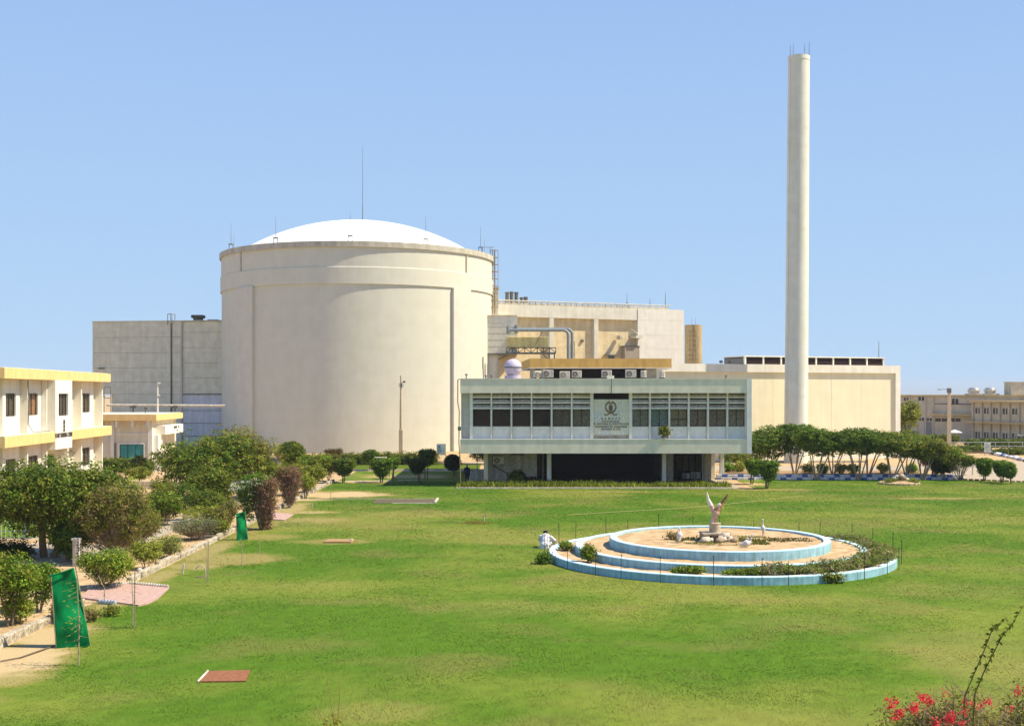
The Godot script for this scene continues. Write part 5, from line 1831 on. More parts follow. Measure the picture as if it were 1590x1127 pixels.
	tag(gm, "dry grass patch on the top tier of the planter round the statue", "grass", "", "stuff")
	statues(c)


func statues(c: Vector3) -> void:
	var bone := tinted("statue paint", 0.7)
	var wh := Color(0.68, 0.62, 0.54)
	var br := Color(0.34, 0.17, 0.10)
	var pk := Color(0.52, 0.36, 0.27)
	# plinth of stone blocks with rocks heaped against it
	var base := c + Vector3(-0.2, 0.9, 0.1)
	var p := thing("statue_plinth", "round cream drum on a stone slab plinth under the bird statue", "plinth", base)
	var stone := masonry("plinth stone", Color(0.45, 0.37, 0.26), 0.2, 0.15, 0.3, 0.8)
	for x in [-0.52, 0.0, 0.52]:
		part("block", Shape.new().stone(Vector3(x, 0.16, 0), Vector3(0.4, 0.34, 0.9), 0.03), stone, p)
	part("slab", Shape.new().stone(Vector3(0, 0.38, 0), Vector3(1.45, 0.12, 1.2), 0.03), stone, p)
	part("drum", Shape.new().lathe(Vector3.ZERO, [Vector2(0.31, 0.44), Vector2(0.29, 0.5), Vector2(0.28, 0.84), Vector2(0.31, 0.9), Vector2(0.0, 0.92)], 24), masonry("drum cream", Color(0.62, 0.52, 0.36), 0.15, 0.15, 0.2, 0.8), p)
	# eagle landing with both wings thrown up
	var b := thing("eagle_statue", "weathered bird statue with one white and one brown wing raised on the plinth", "statue", base + Vector3(0.0, 0.92, 0))
	b.scale = Vector3.ONE * 0.93
	var s := Shape.new()
	var bones := [
		[Vector3(-0.13, 0.0, 0.0), Vector3(-0.08, 0.25, 0.0), 0.13, 0.11, Color(0.55, 0.45, 0.38)], [Vector3(-0.08, 0.22, 0), Vector3(0.05, 0.52, 0.05), 0.12, 0.17, pk], [Vector3(0.05, 0.52, 0.05), Vector3(0.12, 0.7, 0.06), 0.16, 0.12, br],
		[Vector3(0.12, 0.7, 0.06), Vector3(0.2, 0.93, 0.05), 0.09, 0.07, pk], [Vector3(0.2, 0.95, 0.05), Vector3(0.23, 0.97, 0.08), 0.095, 0.085, wh], [Vector3(0.28, 0.96, 0.12), Vector3(0.36, 0.91, 0.18), 0.04, 0.015, Color(0.4, 0.3, 0.12)],
		[Vector3(0.0, 0.45, -0.02), Vector3(-0.2, 0.9, -0.08), 0.14, 0.12, pk], [Vector3(-0.2, 0.9, -0.08), Vector3(-0.34, 1.2, -0.1), 0.12, 0.1, wh],
		[Vector3(0.1, 0.5, -0.05), Vector3(0.3, 0.85, -0.1), 0.11, 0.1, br], [Vector3(0.3, 0.85, -0.1), Vector3(0.5, 1.15, -0.12), 0.1, 0.06, br],
		[Vector3(0.06, 0.1, 0.0), Vector3(0.1, 0.42, 0.02), 0.035, 0.07, Color(0.25, 0.15, 0.1)], [Vector3(-0.03, 0.1, 0.08), Vector3(0.02, 0.4, 0.06), 0.035, 0.07, Color(0.25, 0.15, 0.1)],
		[Vector3(0.06, 0.0, 0.0), Vector3(0.06, 0.1, 0.0), 0.05, 0.035, Color(0.25, 0.15, 0.1)], [Vector3(-0.03, 0.0, 0.08), Vector3(-0.03, 0.1, 0.08), 0.05, 0.035, Color(0.25, 0.15, 0.1)]]
	body(s, bones, 0.022, 0.05)
	part("body", s, bone, b)
	for w in 2:
		var root: Vector3 = [Vector3(-0.12, 0.7, -0.06), Vector3(0.2, 0.66, -0.08)][w]
		var tip: Vector3 = [Vector3(-0.36, 1.24, -0.1), Vector3(0.52, 1.18, -0.12)][w]
		var out: Vector3 = [Vector3(-0.9, 0.8, 0.0), Vector3(0.75, 0.9, 0.0)][w].normalized()
		for k in 9:
			var f := k / 8.0
			var from := root.lerp(tip, f)
			var dir := (out * lerpf(0.4, 0.6, f) + Vector3([-0.25, 0.12][w] + (f - 0.5) * [1.0, 0.6][w], 0.85, 0.05)).normalized()
			var reach := lerpf(0.2, 0.4, f) * (1.0 + 0.25 * (k % 2))
			var fs := Shape.new()
			fs.tube([from, from + dir * reach * 0.5, from + dir * reach], [0.06, 0.075, 0.016], 6)
			part("feather", fs, tinted("statue paint"), b)
			var col: Color = wh if w == 0 else br.lerp(Color(0.1, 0.06, 0.04), 0.6 * (k % 2))
			var cs := fs.c
			cs.fill(col)
			fs.c = cs
			(b.get_child(b.get_child_count() - 1) as MeshInstance3D).mesh = fs.mesh()
	# egrets
	var white := Color(0.56, 0.54, 0.5)
	var spots := [[Vector3(8.271, 0.92, -58.849), 0.2, "white egret statue nearest the sandy edge left of the plinth rocks", 0], [Vector3(12.965, 0.92, -61.5), 0.4, "white egret statue standing tall with its neck straight up", 1], [Vector3(11.271, 0.92, -57.126), 0.0, "white egret statue sitting low with a curved neck", 2]]
	for q in spots:
		var e := thing("egret_statue", q[2], "statue", q[0], q[1], "egret statues on the planter")
		var es := Shape.new()
		var bb := []
		if q[3] == 0:
			bb = [[Vector3(-0.05, 0.16, 0.1), Vector3(0.02, 0.42, 0), 0.08, 0.17, white], [Vector3(0.02, 0.42, 0), Vector3(0.05, 0.56, -0.04), 0.15, 0.08, white], [Vector3(0.05, 0.56, -0.04), Vector3(0.02, 0.78, -0.06), 0.05, 0.035, white], [Vector3(0.02, 0.78, -0.06), Vector3(0.05, 0.82, -0.1), 0.045, 0.035, white], [Vector3(0.06, 0.82, -0.12), Vector3(0.1, 0.8, -0.24), 0.02, 0.008, Color(0.5, 0.35, 0.1)]]
		elif q[3] == 1:
			bb = [[Vector3(0, 0.26, 0.08), Vector3(0, 0.48, 0.02), 0.07, 0.13, white], [Vector3(0, 0.48, 0.02), Vector3(0, 0.62, -0.02), 0.12, 0.06, white], [Vector3(0, 0.62, -0.02), Vector3(0.01, 0.95, -0.02), 0.04, 0.028, white], [Vector3(0.01, 0.95, -0.02), Vector3(0.01, 0.98, -0.06), 0.042, 0.032, white], [Vector3(0.01, 0.98, -0.08), Vector3(0.01, 0.97, -0.2), 0.02, 0.008, Color(0.5, 0.35, 0.1)]]
		else:
			bb = [[Vector3(-0.26, 0.14, 0), Vector3(-0.02, 0.2, 0), 0.08, 0.16, white], [Vector3(-0.02, 0.2, 0), Vector3(0.14, 0.24, 0), 0.15, 0.08, white], [Vector3(0.14, 0.24, 0), Vector3(0.2, 0.42, 0), 0.05, 0.032, white], [Vector3(0.2, 0.42, 0), Vector3(0.26, 0.58, 0), 0.032, 0.03, white], [Vector3(0.26, 0.58, 0), Vector3(0.31, 0.6, 0), 0.04, 0.032, white], [Vector3(0.33, 0.6, 0), Vector3(0.43, 0.57, 0), 0.018, 0.008, Color(0.5, 0.35, 0.1)]]
		body(es, bb, 0.022, 0.05)
		part("body", es, bone, e)
		if q[3] != 2:
			e.scale = Vector3.ONE * 0.9
			for x in [-0.04, 0.05]:
				part("leg", Shape.new().tube([Vector3(x, -0.02, 0.02), Vector3(x, 0.3, 0.04)], [0.016, 0.02], 5, Color(0.4, 0.36, 0.3)), bone, e)
	# loose rocks round the plinth
	var rock := noise(0.35, 3, 8)
	var tones := [masonry("pale rock", Color(0.56, 0.48, 0.38), 0.2, 0.0, 0.4, 1.0), masonry("brown rock", Color(0.33, 0.25, 0.16), 0.2, 0.0, 0.4, 1.0)]
	rng.seed = 19
	var near := ["at the plinth corner nearest the tall egret", "propped on the front of the plinth", "flat and leaning before the plinth", "dark and low beside the plinth", "small and pale in the dry grass", "largest of the pale heap by the drum", "upright beside the sitting egret", "brown and half buried in front of the plinth", "at the near corner of the slab"]
	var put := [[0.55, 0.15, 0.62, 0.3], [0.2, 0.16, 0.75, 0.34], [-0.62, 0.08, 0.75, 0.36], [-0.55, 0.14, 0.3, 0.3], [-0.35, 0.12, 0.7, 0.2], [0.42, 0.3, 0.6, 0.3], [1.5, 0.14, 0.5, 0.17], [0.8, 0.1, 0.6, 0.34], [0.05, 0.1, 0.95, 0.26]]
	for k in 9:
		var w: Array = put[k]
		lone("rock", Shape.new().ball(Vector3.ZERO, Vector3(w[3] * 0.8, w[3] * 0.5, w[3] * 0.65), 0.9, rock, WHITE, 6, 9), tones[0 if k in [0, 1, 2, 4, 5] else 1], "garden rock %s" % near[k], "rock", base + Vector3(w[0], w[1], w[2]), "rocks round the statue plinth")
	plant("dead_bush", "dry brown tuft beside the left standing egret statue", "shrub", Vector3(8.095, 0.92, -60.145), Vector3(0, 0.2, 0), Vector3(0.3, 0.22, 0.2), {"pal": BROWN, "n": 90, "leaf": 0.06, "stem": 0.015, "stems": 4, "spread": 0.7, "twigs": 20, "per": 4})


# ---------- things lying or standing on the lawn ----------

func lawn_things() -> void:
	var lime := masonry("limewashed concrete", Color(0.68, 0.64, 0.54))
	var steel := paint("grey steel", Color(0.2, 0.2, 0.18), 0.5, 0.3)
	# broken low kerb along the planting bed
	var worn_lime := masonry("worn limewash", Color(0.62, 0.56, 0.44), 0.3, 0.25, 0.5, 0.9)
	var kb := thing("low_garden_wall", "broken low whitewashed wall between the lawn and the garden path", "low wall", Vector3(-16.75, 0, 0))
	rng.seed = 33
	var z := -33.0
	while z > -112.0:
		var len := rng.randf_range(1.1, 2.0)
		var m := z - len * 0.5
		if not (m < -46.8 and m > -52.6) and not (m < -80.5 and m > -84.5) and rng.randf() > 0.06:
			var h := 0.36 + rng.randf_range(-0.07, 0.04)
			part("wall_block", Shape.new().stone(Vector3(rng.randf_range(-0.04, 0.04), h / 2 - 0.06, m), Vector3(0.27, h, len - 0.03), 0.035, Basis(Vector3.UP, rng.randf_range(-0.02, 0.02)) * Basis(Vector3.FORWARD, rng.randf_range(-0.05, 0.05))), worn_lime, kb)
		z -= len
	# pink paved pads with small scalloped edging
	var pink := masonry("pink paving", Color(0.50, 0.335, 0.27), 0.12, 0.0, 0.25, 0.6)
	var a1 := [Vector3(-17.407, 0.0, -48.135), Vector3(-17.97, 0.0, -50.677), Vector3(-17.24, 0.0, -51.441), Vector3(-15.959, 0.0, -51.527), Vector3(-14.552, 0.0, -50.51), Vector3(-14.284, 0.0, -48.135), Vector3(-14.272, 0.0, -46.814), Vector3(-14.569, 0.0, -46.39), Vector3(-15.962, 0.0, -47.246)]
	var a2 := [Vector3(-16.898, 0.0, -78.744), Vector3(-17.452, 0.0, -83.0), Vector3(-16.288, 0.0, -82.554), Vector3(-14.887, 0.0, -81.243), Vector3(-14.839, 0.0, -77.551), Vector3(-15.88, 0.0, -78.342)]
	for q in [[a1, "large pink paved pad beside the green shade cloth"], [a2, "small pink paved pad behind the purple leaved bush"]]:
		var poly := PackedVector2Array()
		for p in q[0]:
			poly.append(Vector2(p.x, p.z))
		var pad := thing("paved_pad", q[1], "paving", Vector3.ZERO, 0.0, "pink paved pads")
		part("slab", Shape.new().prism(poly, 0.0, 0.07), pink, pad)
	var sc := thing("scalloped_edging", "row of small white scalloped stones behind the pink pad", "edging")
	for k in 30:
		var u := k / 29.0
		var p: Vector3 = Vector3(-17.965, 0.0, -50.51).lerp(Vector3(-16.6, 0.0, -51.613), u * 2) if u < 0.5 else Vector3(-16.6, 0.0, -51.613).lerp(Vector3(-14.683, 0.0, -50.677), u * 2 - 1)
		part("edging_stone", Shape.new().ball(p + Vector3(0, 0.06, 0), Vector3(0.09, 0.13, 0.06), 0.0, null, WHITE, 5, 8), lime, sc)
	var sb := thing("scalloped_edging", "short row of pale blue scalloped stones before the pink pad", "edging")
	for k in 6:
		part("edging_stone", Shape.new().ball(Vector3(-16.245, 0.0, -46.885).lerp(Vector3(-15.591, 0.0, -46.672), k / 5.0) + Vector3(0, 0.07, 0), Vector3(0.09, 0.15, 0.06), 0.0, null, WHITE, 5, 8), paint("edging blue", Color(0.4, 0.46, 0.55)), sb)
	# red earth slab, sandy slab, sunken channel
	var red := masonry("red slab", Color(0.30, 0.125, 0.06), 0.2, 0.0, 0.4, 0.9)
	var rs := thing("red_slab", "rust red square slab with a white edge set in the near lawn", "slab", Vector3.ZERO)
	var poly2 := PackedVector2Array()
	for p in [Vector3(-8.999, 0.0, -35.421), Vector3(-7.82, 0.0, -35.544), Vector3(-7.653, 0.0, -34.198), Vector3(-8.964, 0.0, -34.122)]:
		poly2.append(Vector2(p.x, p.z))
	part("slab", Shape.new().prism(poly2, 0.0, 0.06), red, rs)
	var ea: Vector3 = Vector3(-9.01, 0.0, -34.122)
	var eb: Vector3 = Vector3(-9.057, 0.0, -35.462)
	part("edge", Shape.new().stone((ea + eb) / 2 + Vector3(0, 0.05, 0), Vector3(0.055, 0.07, (ea - eb).length()), 0.02, Basis(Vector3.UP, atan2((ea - eb).x, (ea - eb).z))), lime, rs)
	var ss := thing("sandy_slab", "small sandy manhole slab in the middle of the lawn", "slab", Vector3(-9.665, 0.0, -66.472))
	part("slab", Shape.new().stone(Vector3(0, 0.06, 0), Vector3(1.55, 0.14, 1.1), 0.03), masonry("sandy slab", Color(0.42, 0.27, 0.125), 0.2, 0.0, 0.4, 0.9), ss)
	part("lifting_stub", Shape.new().stone(Vector3(0.72, 0.16, 0.2), Vector3(0.14, 0.14, 0.14), 0.03), lime, ss)
	var ch := thing("water_channel", "long shallow concrete water channel across the back of the lawn", "channel", Vector3.ZERO)
	part("far_lip", Shape.new().span(-15.901, -5.869, -0.02, 0.06, -93.4, -93.28), lime, ch)
	part("end_lip", Shape.new().span(-5.878, -5.731, -0.02, 0.16, -93.2, -89.6), lime, ch)
	part("near_lip", Shape.new().span(-9.047, -5.805, -0.02, 0.07, -89.75, -89.57), lime, ch)
	part("bed", Shape.new().span(-10.576, -5.903, -0.02, 0.045, -93.2, -89.77), masonry("wet mud", Color(0.17, 0.13, 0.085), 0.3, 0.0, 0.5, 0.6), ch)
	var cs := thing("sunken_kerb", "row of pale kerb blocks sunk in the bare ground beyond the channel", "kerb", Vector3.ZERO)
	for k in 16:
		if k in [7, 11]:
			continue
		part("kerb_block", Shape.new().stone(Vector3(-17.382, 0.0, -111.268).lerp(Vector3(-8.915, 0.0, -113.741), k / 15.0) + Vector3(0, 0.03, 0), Vector3(0.55, 0.1, 0.2), 0.02), lime, cs)
	# stand pipe with a heap of straw, and a pale hose
	var tp := thing("stand_pipe", "short white stand pipe beside a yellow straw heap on the lawn", "tap", Vector3(-1.796, 0.0, -76.393))
	part("pipe", Shape.new().tube([Vector3(0, -0.05, 0), Vector3(0, 0.5, 0)], [0.035, 0.035], 6), lime, tp)
	part("tap", Shape.new().tube([Vector3(-0.08, 0.48, 0), Vector3(0.1, 0.48, 0), Vector3(0.12, 0.4, 0)], [0.025, 0.025, 0.02], 5), steel, tp)
	var straw := Shape.new()
	rng.seed = 4
	for k in 420:
		var p: Vector3 = Vector3(-2.342, 0.0, -76.015) + Vector3(rng.randfn() * 0.45, absf(rng.randfn()) * 0.06 + 0.03, rng.randfn() * 0.3)
		straw.leaf(p, Vector3(rng.randfn(), rng.randfn() * 0.3, rng.randfn()).normalized() * 0.14, Vector3(0, 0.015, 0.012), ramp([Color(0.42, 0.36, 0.1), Color(0.32, 0.28, 0.08)]))
	tag(part("straw_heap", straw, leafy(), self), "little heap of yellow straw at the stand pipe", "straw", "", "stuff")
	var hoses := [[[Vector3(3.713, 0.0, -80.816), Vector3(6.935, 0.0, -82.776), Vector3(12.253, 0.0, -85.543), Vector3(17.231, 0.0, -89.795), Vector3(23.603, 0.0, -95.969)], "long straw coloured hose lying across the lawn behind the planter"], [[Vector3(-5.575, 0.0, -76.393), Vector3(-4.358, 0.0, -76.775), Vector3(-2.249, 0.0, -75.64)], "short yellow hose near the stand pipe on the lawn"], [[Vector3(-15.767, 0.0, -36.691), Vector3(-15.374, 0.0, -37.179), Vector3(-15.081, 0.0, -38.484), Vector3(-14.923, 0.0, -39.271)], "dark hose on the bare soil below the near low wall"]]
	for k in 3:
		var pts := []
		var rad := []
		for p in hoses[k][0]:
			pts.append(p + Vector3(0, 0.06, 0))
			rad.append(0.022)
		var cur := Curve3D.new()
		for p in pts:
			cur.add_point(p)
		var hose := Shape.new().tube(pts, rad, 6)
		lone("garden_hose", hose, paint("straw hose", Color(0.42, 0.38, 0.13), 0.6) if k < 2 else paint("brown hose", Color(0.16, 0.11, 0.06), 0.6), hoses[k][1], "hose")
	# green shade cloths wrapped round young trees
	var cloth := tinted("green shade cloth", 0.7, 0.3)
	cloth.uv1_triplanar = true
	cloth.uv1_world_triplanar = true
	cloth.uv1_scale = Vector3(0.5, 0.2, 0.5)
	cloth.albedo_texture = cloud(256, 0.02, 4, 51, Color(0.55, 0.62, 0.6), WHITE, 1.8)
	var wood := paint("grey stake wood", Color(0.3, 0.25, 0.18), 0.9)
	var cl1 := thing("shade_cloth", "tall leaning green shade cloth on stakes at the near low wall", "shade cloth", Vector3(-14.352, 0.0, -38.873))
	cloth_wrap(cl1, cloth, wood, 39.0, [Vector3(-15.031, 2.376, 0.1), Vector3(-14.356, 2.587, -0.25), Vector3(-13.829, 0.099, -0.2), Vector3(-14.82, -0.259, 0.15)], Vector3(-14.354, 0, 0))
	var cl2 := thing("shade_cloth", "small gathered green shade cloth before the purple leaved bush", "shade cloth", Vector3(-15.289, 0.0, -67.346))
	cloth_wrap(cl2, cloth, wood, 67.4, [Vector3(-15.593, 1.524, 0.1), Vector3(-15.156, 1.596, -0.2), Vector3(-14.974, 0.084, -0.2), Vector3(-15.52, 0.012, 0.15)], Vector3(-15.302, 0, 0))
	# young trees on stakes
	var sap := [[Vector3(-13.194, 0.0, -36.215), 2.7, "young tree before the tall green shade cloth", 0.5, 95], [Vector3(-13.416, 0.0, -42.068), 1.95, "young staked tree in front of the pink pad", 0.45, 60], [Vector3(-16.191, 0.0, -47.246), 1.1, "slanting young stem at the edge of the pink pad", 0.3, 30], [Vector3(-13.364, 0.0, -52.051), 1.8, "bare pale stake pair on the lawn beside the little hoop", 0.12, 6], [Vector3(-13.007, 0.0, -57.295), 1.35, "thin dark stem below the small green shade cloth", 0.1, 8], [Vector3(-12.996, 0.0, -61.175), 0.95, "short thin stem just past the small green shade cloth", 0.1, 5], [Vector3(-14.1, 0.0, -92.5), 1.6, "thin lone stem at the end of the water channel", 0.1, 4], [Vector3(-9.088, 0.0, -112.08), 1.7, "thin bare stem before the clipped bushes", 0.1, 4]]
	for q in sap:
		rng.seed = hash(q[2])
		var s := Shape.new()
		var h: float = q[1]
		s.tube([Vector3(0, -0.05, 0), Vector3(0.02, h * 0.5, 0), Vector3(-0.05 if q[2] != "slanting young stem at the edge of the pink pad" else -0.25, h, 0)], [0.022, 0.018, 0.008], 5, Color(0.36, 0.29, 0.19))
		var tree := thing("sapling", q[2], "sapling", q[0])
		var leaves := Shape.new()
		for k in q[4]:
			var y := rng.randf_range(0.2, 0.98) * h
			var a := rng.randf() * TAU
			var out := Vector3(cos(a), -0.15, sin(a))
			var reach := rng.randf_range(0.1, 1.0) * float(q[3])
			leaves.leaf(Vector3(0, y, 0) + out * reach, out * 0.055, Vector3(-sin(a), 0.3, cos(a)) * 0.022, ramp(OLIVE + LIME))
			if k % 5 == 0:
				s.tube([Vector3(0, y + 0.05, 0), Vector3(0, y, 0) + out * reach], [0.007, 0.003], 3, Color(0.3, 0.26, 0.14), false)
		part("stem", s, barky(), tree)
		part("foliage", leaves, leafy(), tree)
		if h > 1.7 and h < 2.0:
			part("stake", Shape.new().tube([Vector3(0.05, -0.05, -0.05), Vector3(0.07, h * 1.03, -0.05)], [0.02, 0.02], 5, Color(0.25, 0.21, 0.15)), barky(), tree)
	# little hoop and pegs
	var hp := thing("wire_hoop", "small white hoop standing over a hole in the lawn", "hoop", Vector3(-14.046, 0.0, -53.689))
	var pts := []
	var rad := []
	for k in 11:
		var a := PI * k / 10.0
		pts.append(Vector3(-cos(a) * 0.22, 0.3 + sin(a) * 0.26, 0))
		rad.append(0.022)
	pts.append(Vector3(0.22, 0, 0))
	rad.append(0.022)
	part("hoop", Shape.new().tube(pts, rad, 5), lime, hp)
	part("hole_edge", Shape.new().ball(Vector3(0, 0.0, 0.05), Vector3(0.3, 0.06, 0.25), 0.3, fine, WHITE, 5, 10), masonry("wet mud", Color(0.17, 0.13, 0.085)), hp)
	for q in [[Vector3(-15.094, 0.0, -54.644), "short white peg beside the low wall near the hoop", 0.5], [Vector3(-14.584, 0.0, -86.751), "short white peg in front of the narrow based purple bush", 0.3], [Vector3(-15.171, 0.0, -125.861), "white peg under the clipped bush row", 0.35], [Vector3(-15.733, 0.0, -114.59), "slanting white board beside a clipped bush", 0.5], [Vector3(-12.131, 0.0, -118.115), "slanting white board behind the widest clipped bush", 0.55]]:
		lone("garden_peg", Shape.new().stone(Vector3(0, q[2] / 2, 0), Vector3(0.07, q[2], 0.07) if q[2] != 0.55 else Vector3(0.1, q[2], 0.08), 0.015, Basis(Vector3.FORWARD, 0.0 if q[2] < 0.4 or q[2] == 0.5 and false else 0.12)), lime, q[1], "peg", q[0], "white pegs in the garden")
	# square post painted white and black
	var bp := thing("painted_post", "short square white post with peeling black paint by the garden path", "post", Vector3(-20.936, 0.0, -57.295))
	part("post", Shape.new().stone(Vector3(0, 0.62, 0), Vector3(0.36, 1.26, 0.3), 0.03), lime, bp)
	part("cap", Shape.new().stone(Vector3(-0.03, 1.3, 0), Vector3(0.42, 0.12, 0.34), 0.03), lime, bp)
	var bs := Shape.new()
	for k in 9:
		bs.stone(Vector3(0.182, 0.15 + k * 0.13, rng.randf_range(-0.05, 0.05)), Vector3(0.012, 0.1, rng.randf_range(0.1, 0.2)), 0.004)
		bs.stone(Vector3(rng.randf_range(0.06, 0.13), 0.12 + k * 0.13, 0.152), Vector3(rng.randf_range(0.05, 0.12), 0.08, 0.012), 0.004)
	part("black_paint", bs, paint("black paint", Color(0.03, 0.03, 0.035), 0.6), bp).set_meta("kind", "stuff")
	lone("rock", Shape.new().ball(Vector3.ZERO, Vector3(0.14, 0.1, 0.12), 0.4, fine, WHITE, 5, 8), lime, "single white stone in the garden bed behind the low wall", "rock", Vector3(-17.412, 0.0, -55.634) + Vector3(0, 0.06, 0))
	rock_garden()


func cloth_wrap(t: Node3D, cloth: Material, wood: Material, d: float, q: Array, off: Vector3) -> void:
	var s := Shape.new()
	var g := Color(0.0, 0.30, 0.085)
	var o := t.position
	var steps := 14
	rng.seed = hash(d)
	# a tapered sleeve: front and back sheets and two narrow sides, gently rippled
	var rows := 12
	var cols := 24
	for j in rows + 1:
		var v := float(j) / rows
		var l: Vector3 = q[0].lerp(q[3], v)
		var r: Vector3 = q[1].lerp(q[2], v)
		for k in cols + 1:
			var u := TAU * k / cols
			var x := 0.5 - 0.5 * cos(u)
			var depth := sin(u) * 0.05
			var p: Vector3 = l.lerp(r, x) + Vector3(0, 0, depth + 0.09 * medium.get_noise_2d(x * 9, v * 5 + x * 6) + 0.05 * sin(v * 7 - x * 5) * (0.3 + x))
			p += Vector3(-o.x, -o.y, 0)
			s.v.append(p)
			s.n.append(Vector3(-cos(u), 0, sin(u)).normalized())
			s.c.append(g)
	for j in rows:
		for k in cols:
			var a := j * (cols + 1) + k
			s.i.append_array(PackedInt32Array([a, a + 1, a + cols + 2, a, a + cols + 2, a + cols + 1]))
	for j in rows + 1:
		for k in cols + 1:
			var row := j * (cols + 1)
			var across := s.v[row + (k + 1) % cols] - s.v[row + (k + cols - 1) % cols]
			var down := s.v[mini(j + 1, rows) * (cols + 1) + k] - s.v[maxi(j - 1, 0) * (cols + 1) + k]
			s.n[row + k] = down.cross(across).normalized()
	part("cloth", s, cloth, t)
	var hem := Shape.new()
	for e in [0, 1]:
		var a: Vector3 = q[0] if e == 0 else q[3]
		var b: Vector3 = q[1] if e == 0 else q[2]
		hem.tube([a - Vector3(o.x, o.y, -0.17), a.lerp(b, 0.5) - Vector3(o.x, o.y + 0.02, -0.2), b - Vector3(o.x, o.y, -0.17)], [0.03, 0.035, 0.03], 5, g * 0.8)
	part("hem", hem, cloth, t)
	for e in [0, 1]:
		var top: Vector3 = q[e] - Vector3(o.x, o.y, 0)
		var low: Vector3 = q[3 - e] - Vector3(o.x, o.y, 0)
		part("stake", Shape.new().tube([Vector3(low.x, -0.1, low.z), top + Vector3(0, 0.05, 0)], [0.022, 0.02], 5), wood, t)


func rock_garden() -> void:
	var at: Vector3 = Vector3(35.437, 0.0, -108.901)
	var rim := masonry("rockery rim", Color(0.48, 0.39, 0.22), 0.2, 0.0, 0.4, 0.8)
	var t := thing("rockery", "round rockery with a stone rim at the far edge of the lawn", "rockery", at)
	for k in 20:
		var a := TAU * k / 20.0
		part("rim_stone", Shape.new().stone(Vector3(sin(a) * 1.72, 0.09, cos(a) * 1.72), Vector3(0.5, 0.24, 0.24), 0.04, Basis(Vector3.UP, a)), rim, t)
	part("mound", Shape.new().ball(Vector3(0, 0.05, 0), Vector3(1.6, 0.3, 1.6), 0.15, fine, WHITE, 7, 18), mats["soil"], t)
	var rock := noise(0.35, 3, 8)
	rng.seed = 27
	var tones := [masonry("pale rock", Color(0.56, 0.48, 0.38)), masonry("brown rock", Color(0.33, 0.25, 0.16)), masonry("white rock", Color(0.66, 0.62, 0.54), 0.15, 0.0, 0.4, 1.0)]
	for k in 26:
		var a := rng.randf() * TAU
		var r := sqrt(rng.randf()) * 0.85
		var y := 0.2 + (0.85 - r) * 0.85
		var q := rng.randf_range(0.14, 0.28)
		part("rock", Shape.new().ball(Vector3(0.1 + cos(a) * r, y, sin(a) * r), Vector3(q, q * 0.75, q), 0.5, rock, WHITE, 5, 8), tones[rng.randi() % 3], t)
	plant("low_shrub", "bright lime tuft at the side of the far rockery", "shrub", at + Vector3(1.1, 0.15, 0.5), Vector3(0, 0.2, 0), Vector3(0.42, 0.24, 0.3), {"pal": LIME, "n": 260, "leaf": 0.07, "stem": 0.01, "per": 6})
	plant("low_shrub", "olive weeds on the shaded side of the far rockery", "shrub", at + Vector3(-0.9, 0.15, 0.4), Vector3(0, 0.18, 0), Vector3(0.55, 0.2, 0.3), {"pal": OLIVE, "n": 240, "leaf": 0.07, "stem": 0.01, "per": 6})


# ---------- planting along the garden path ----------

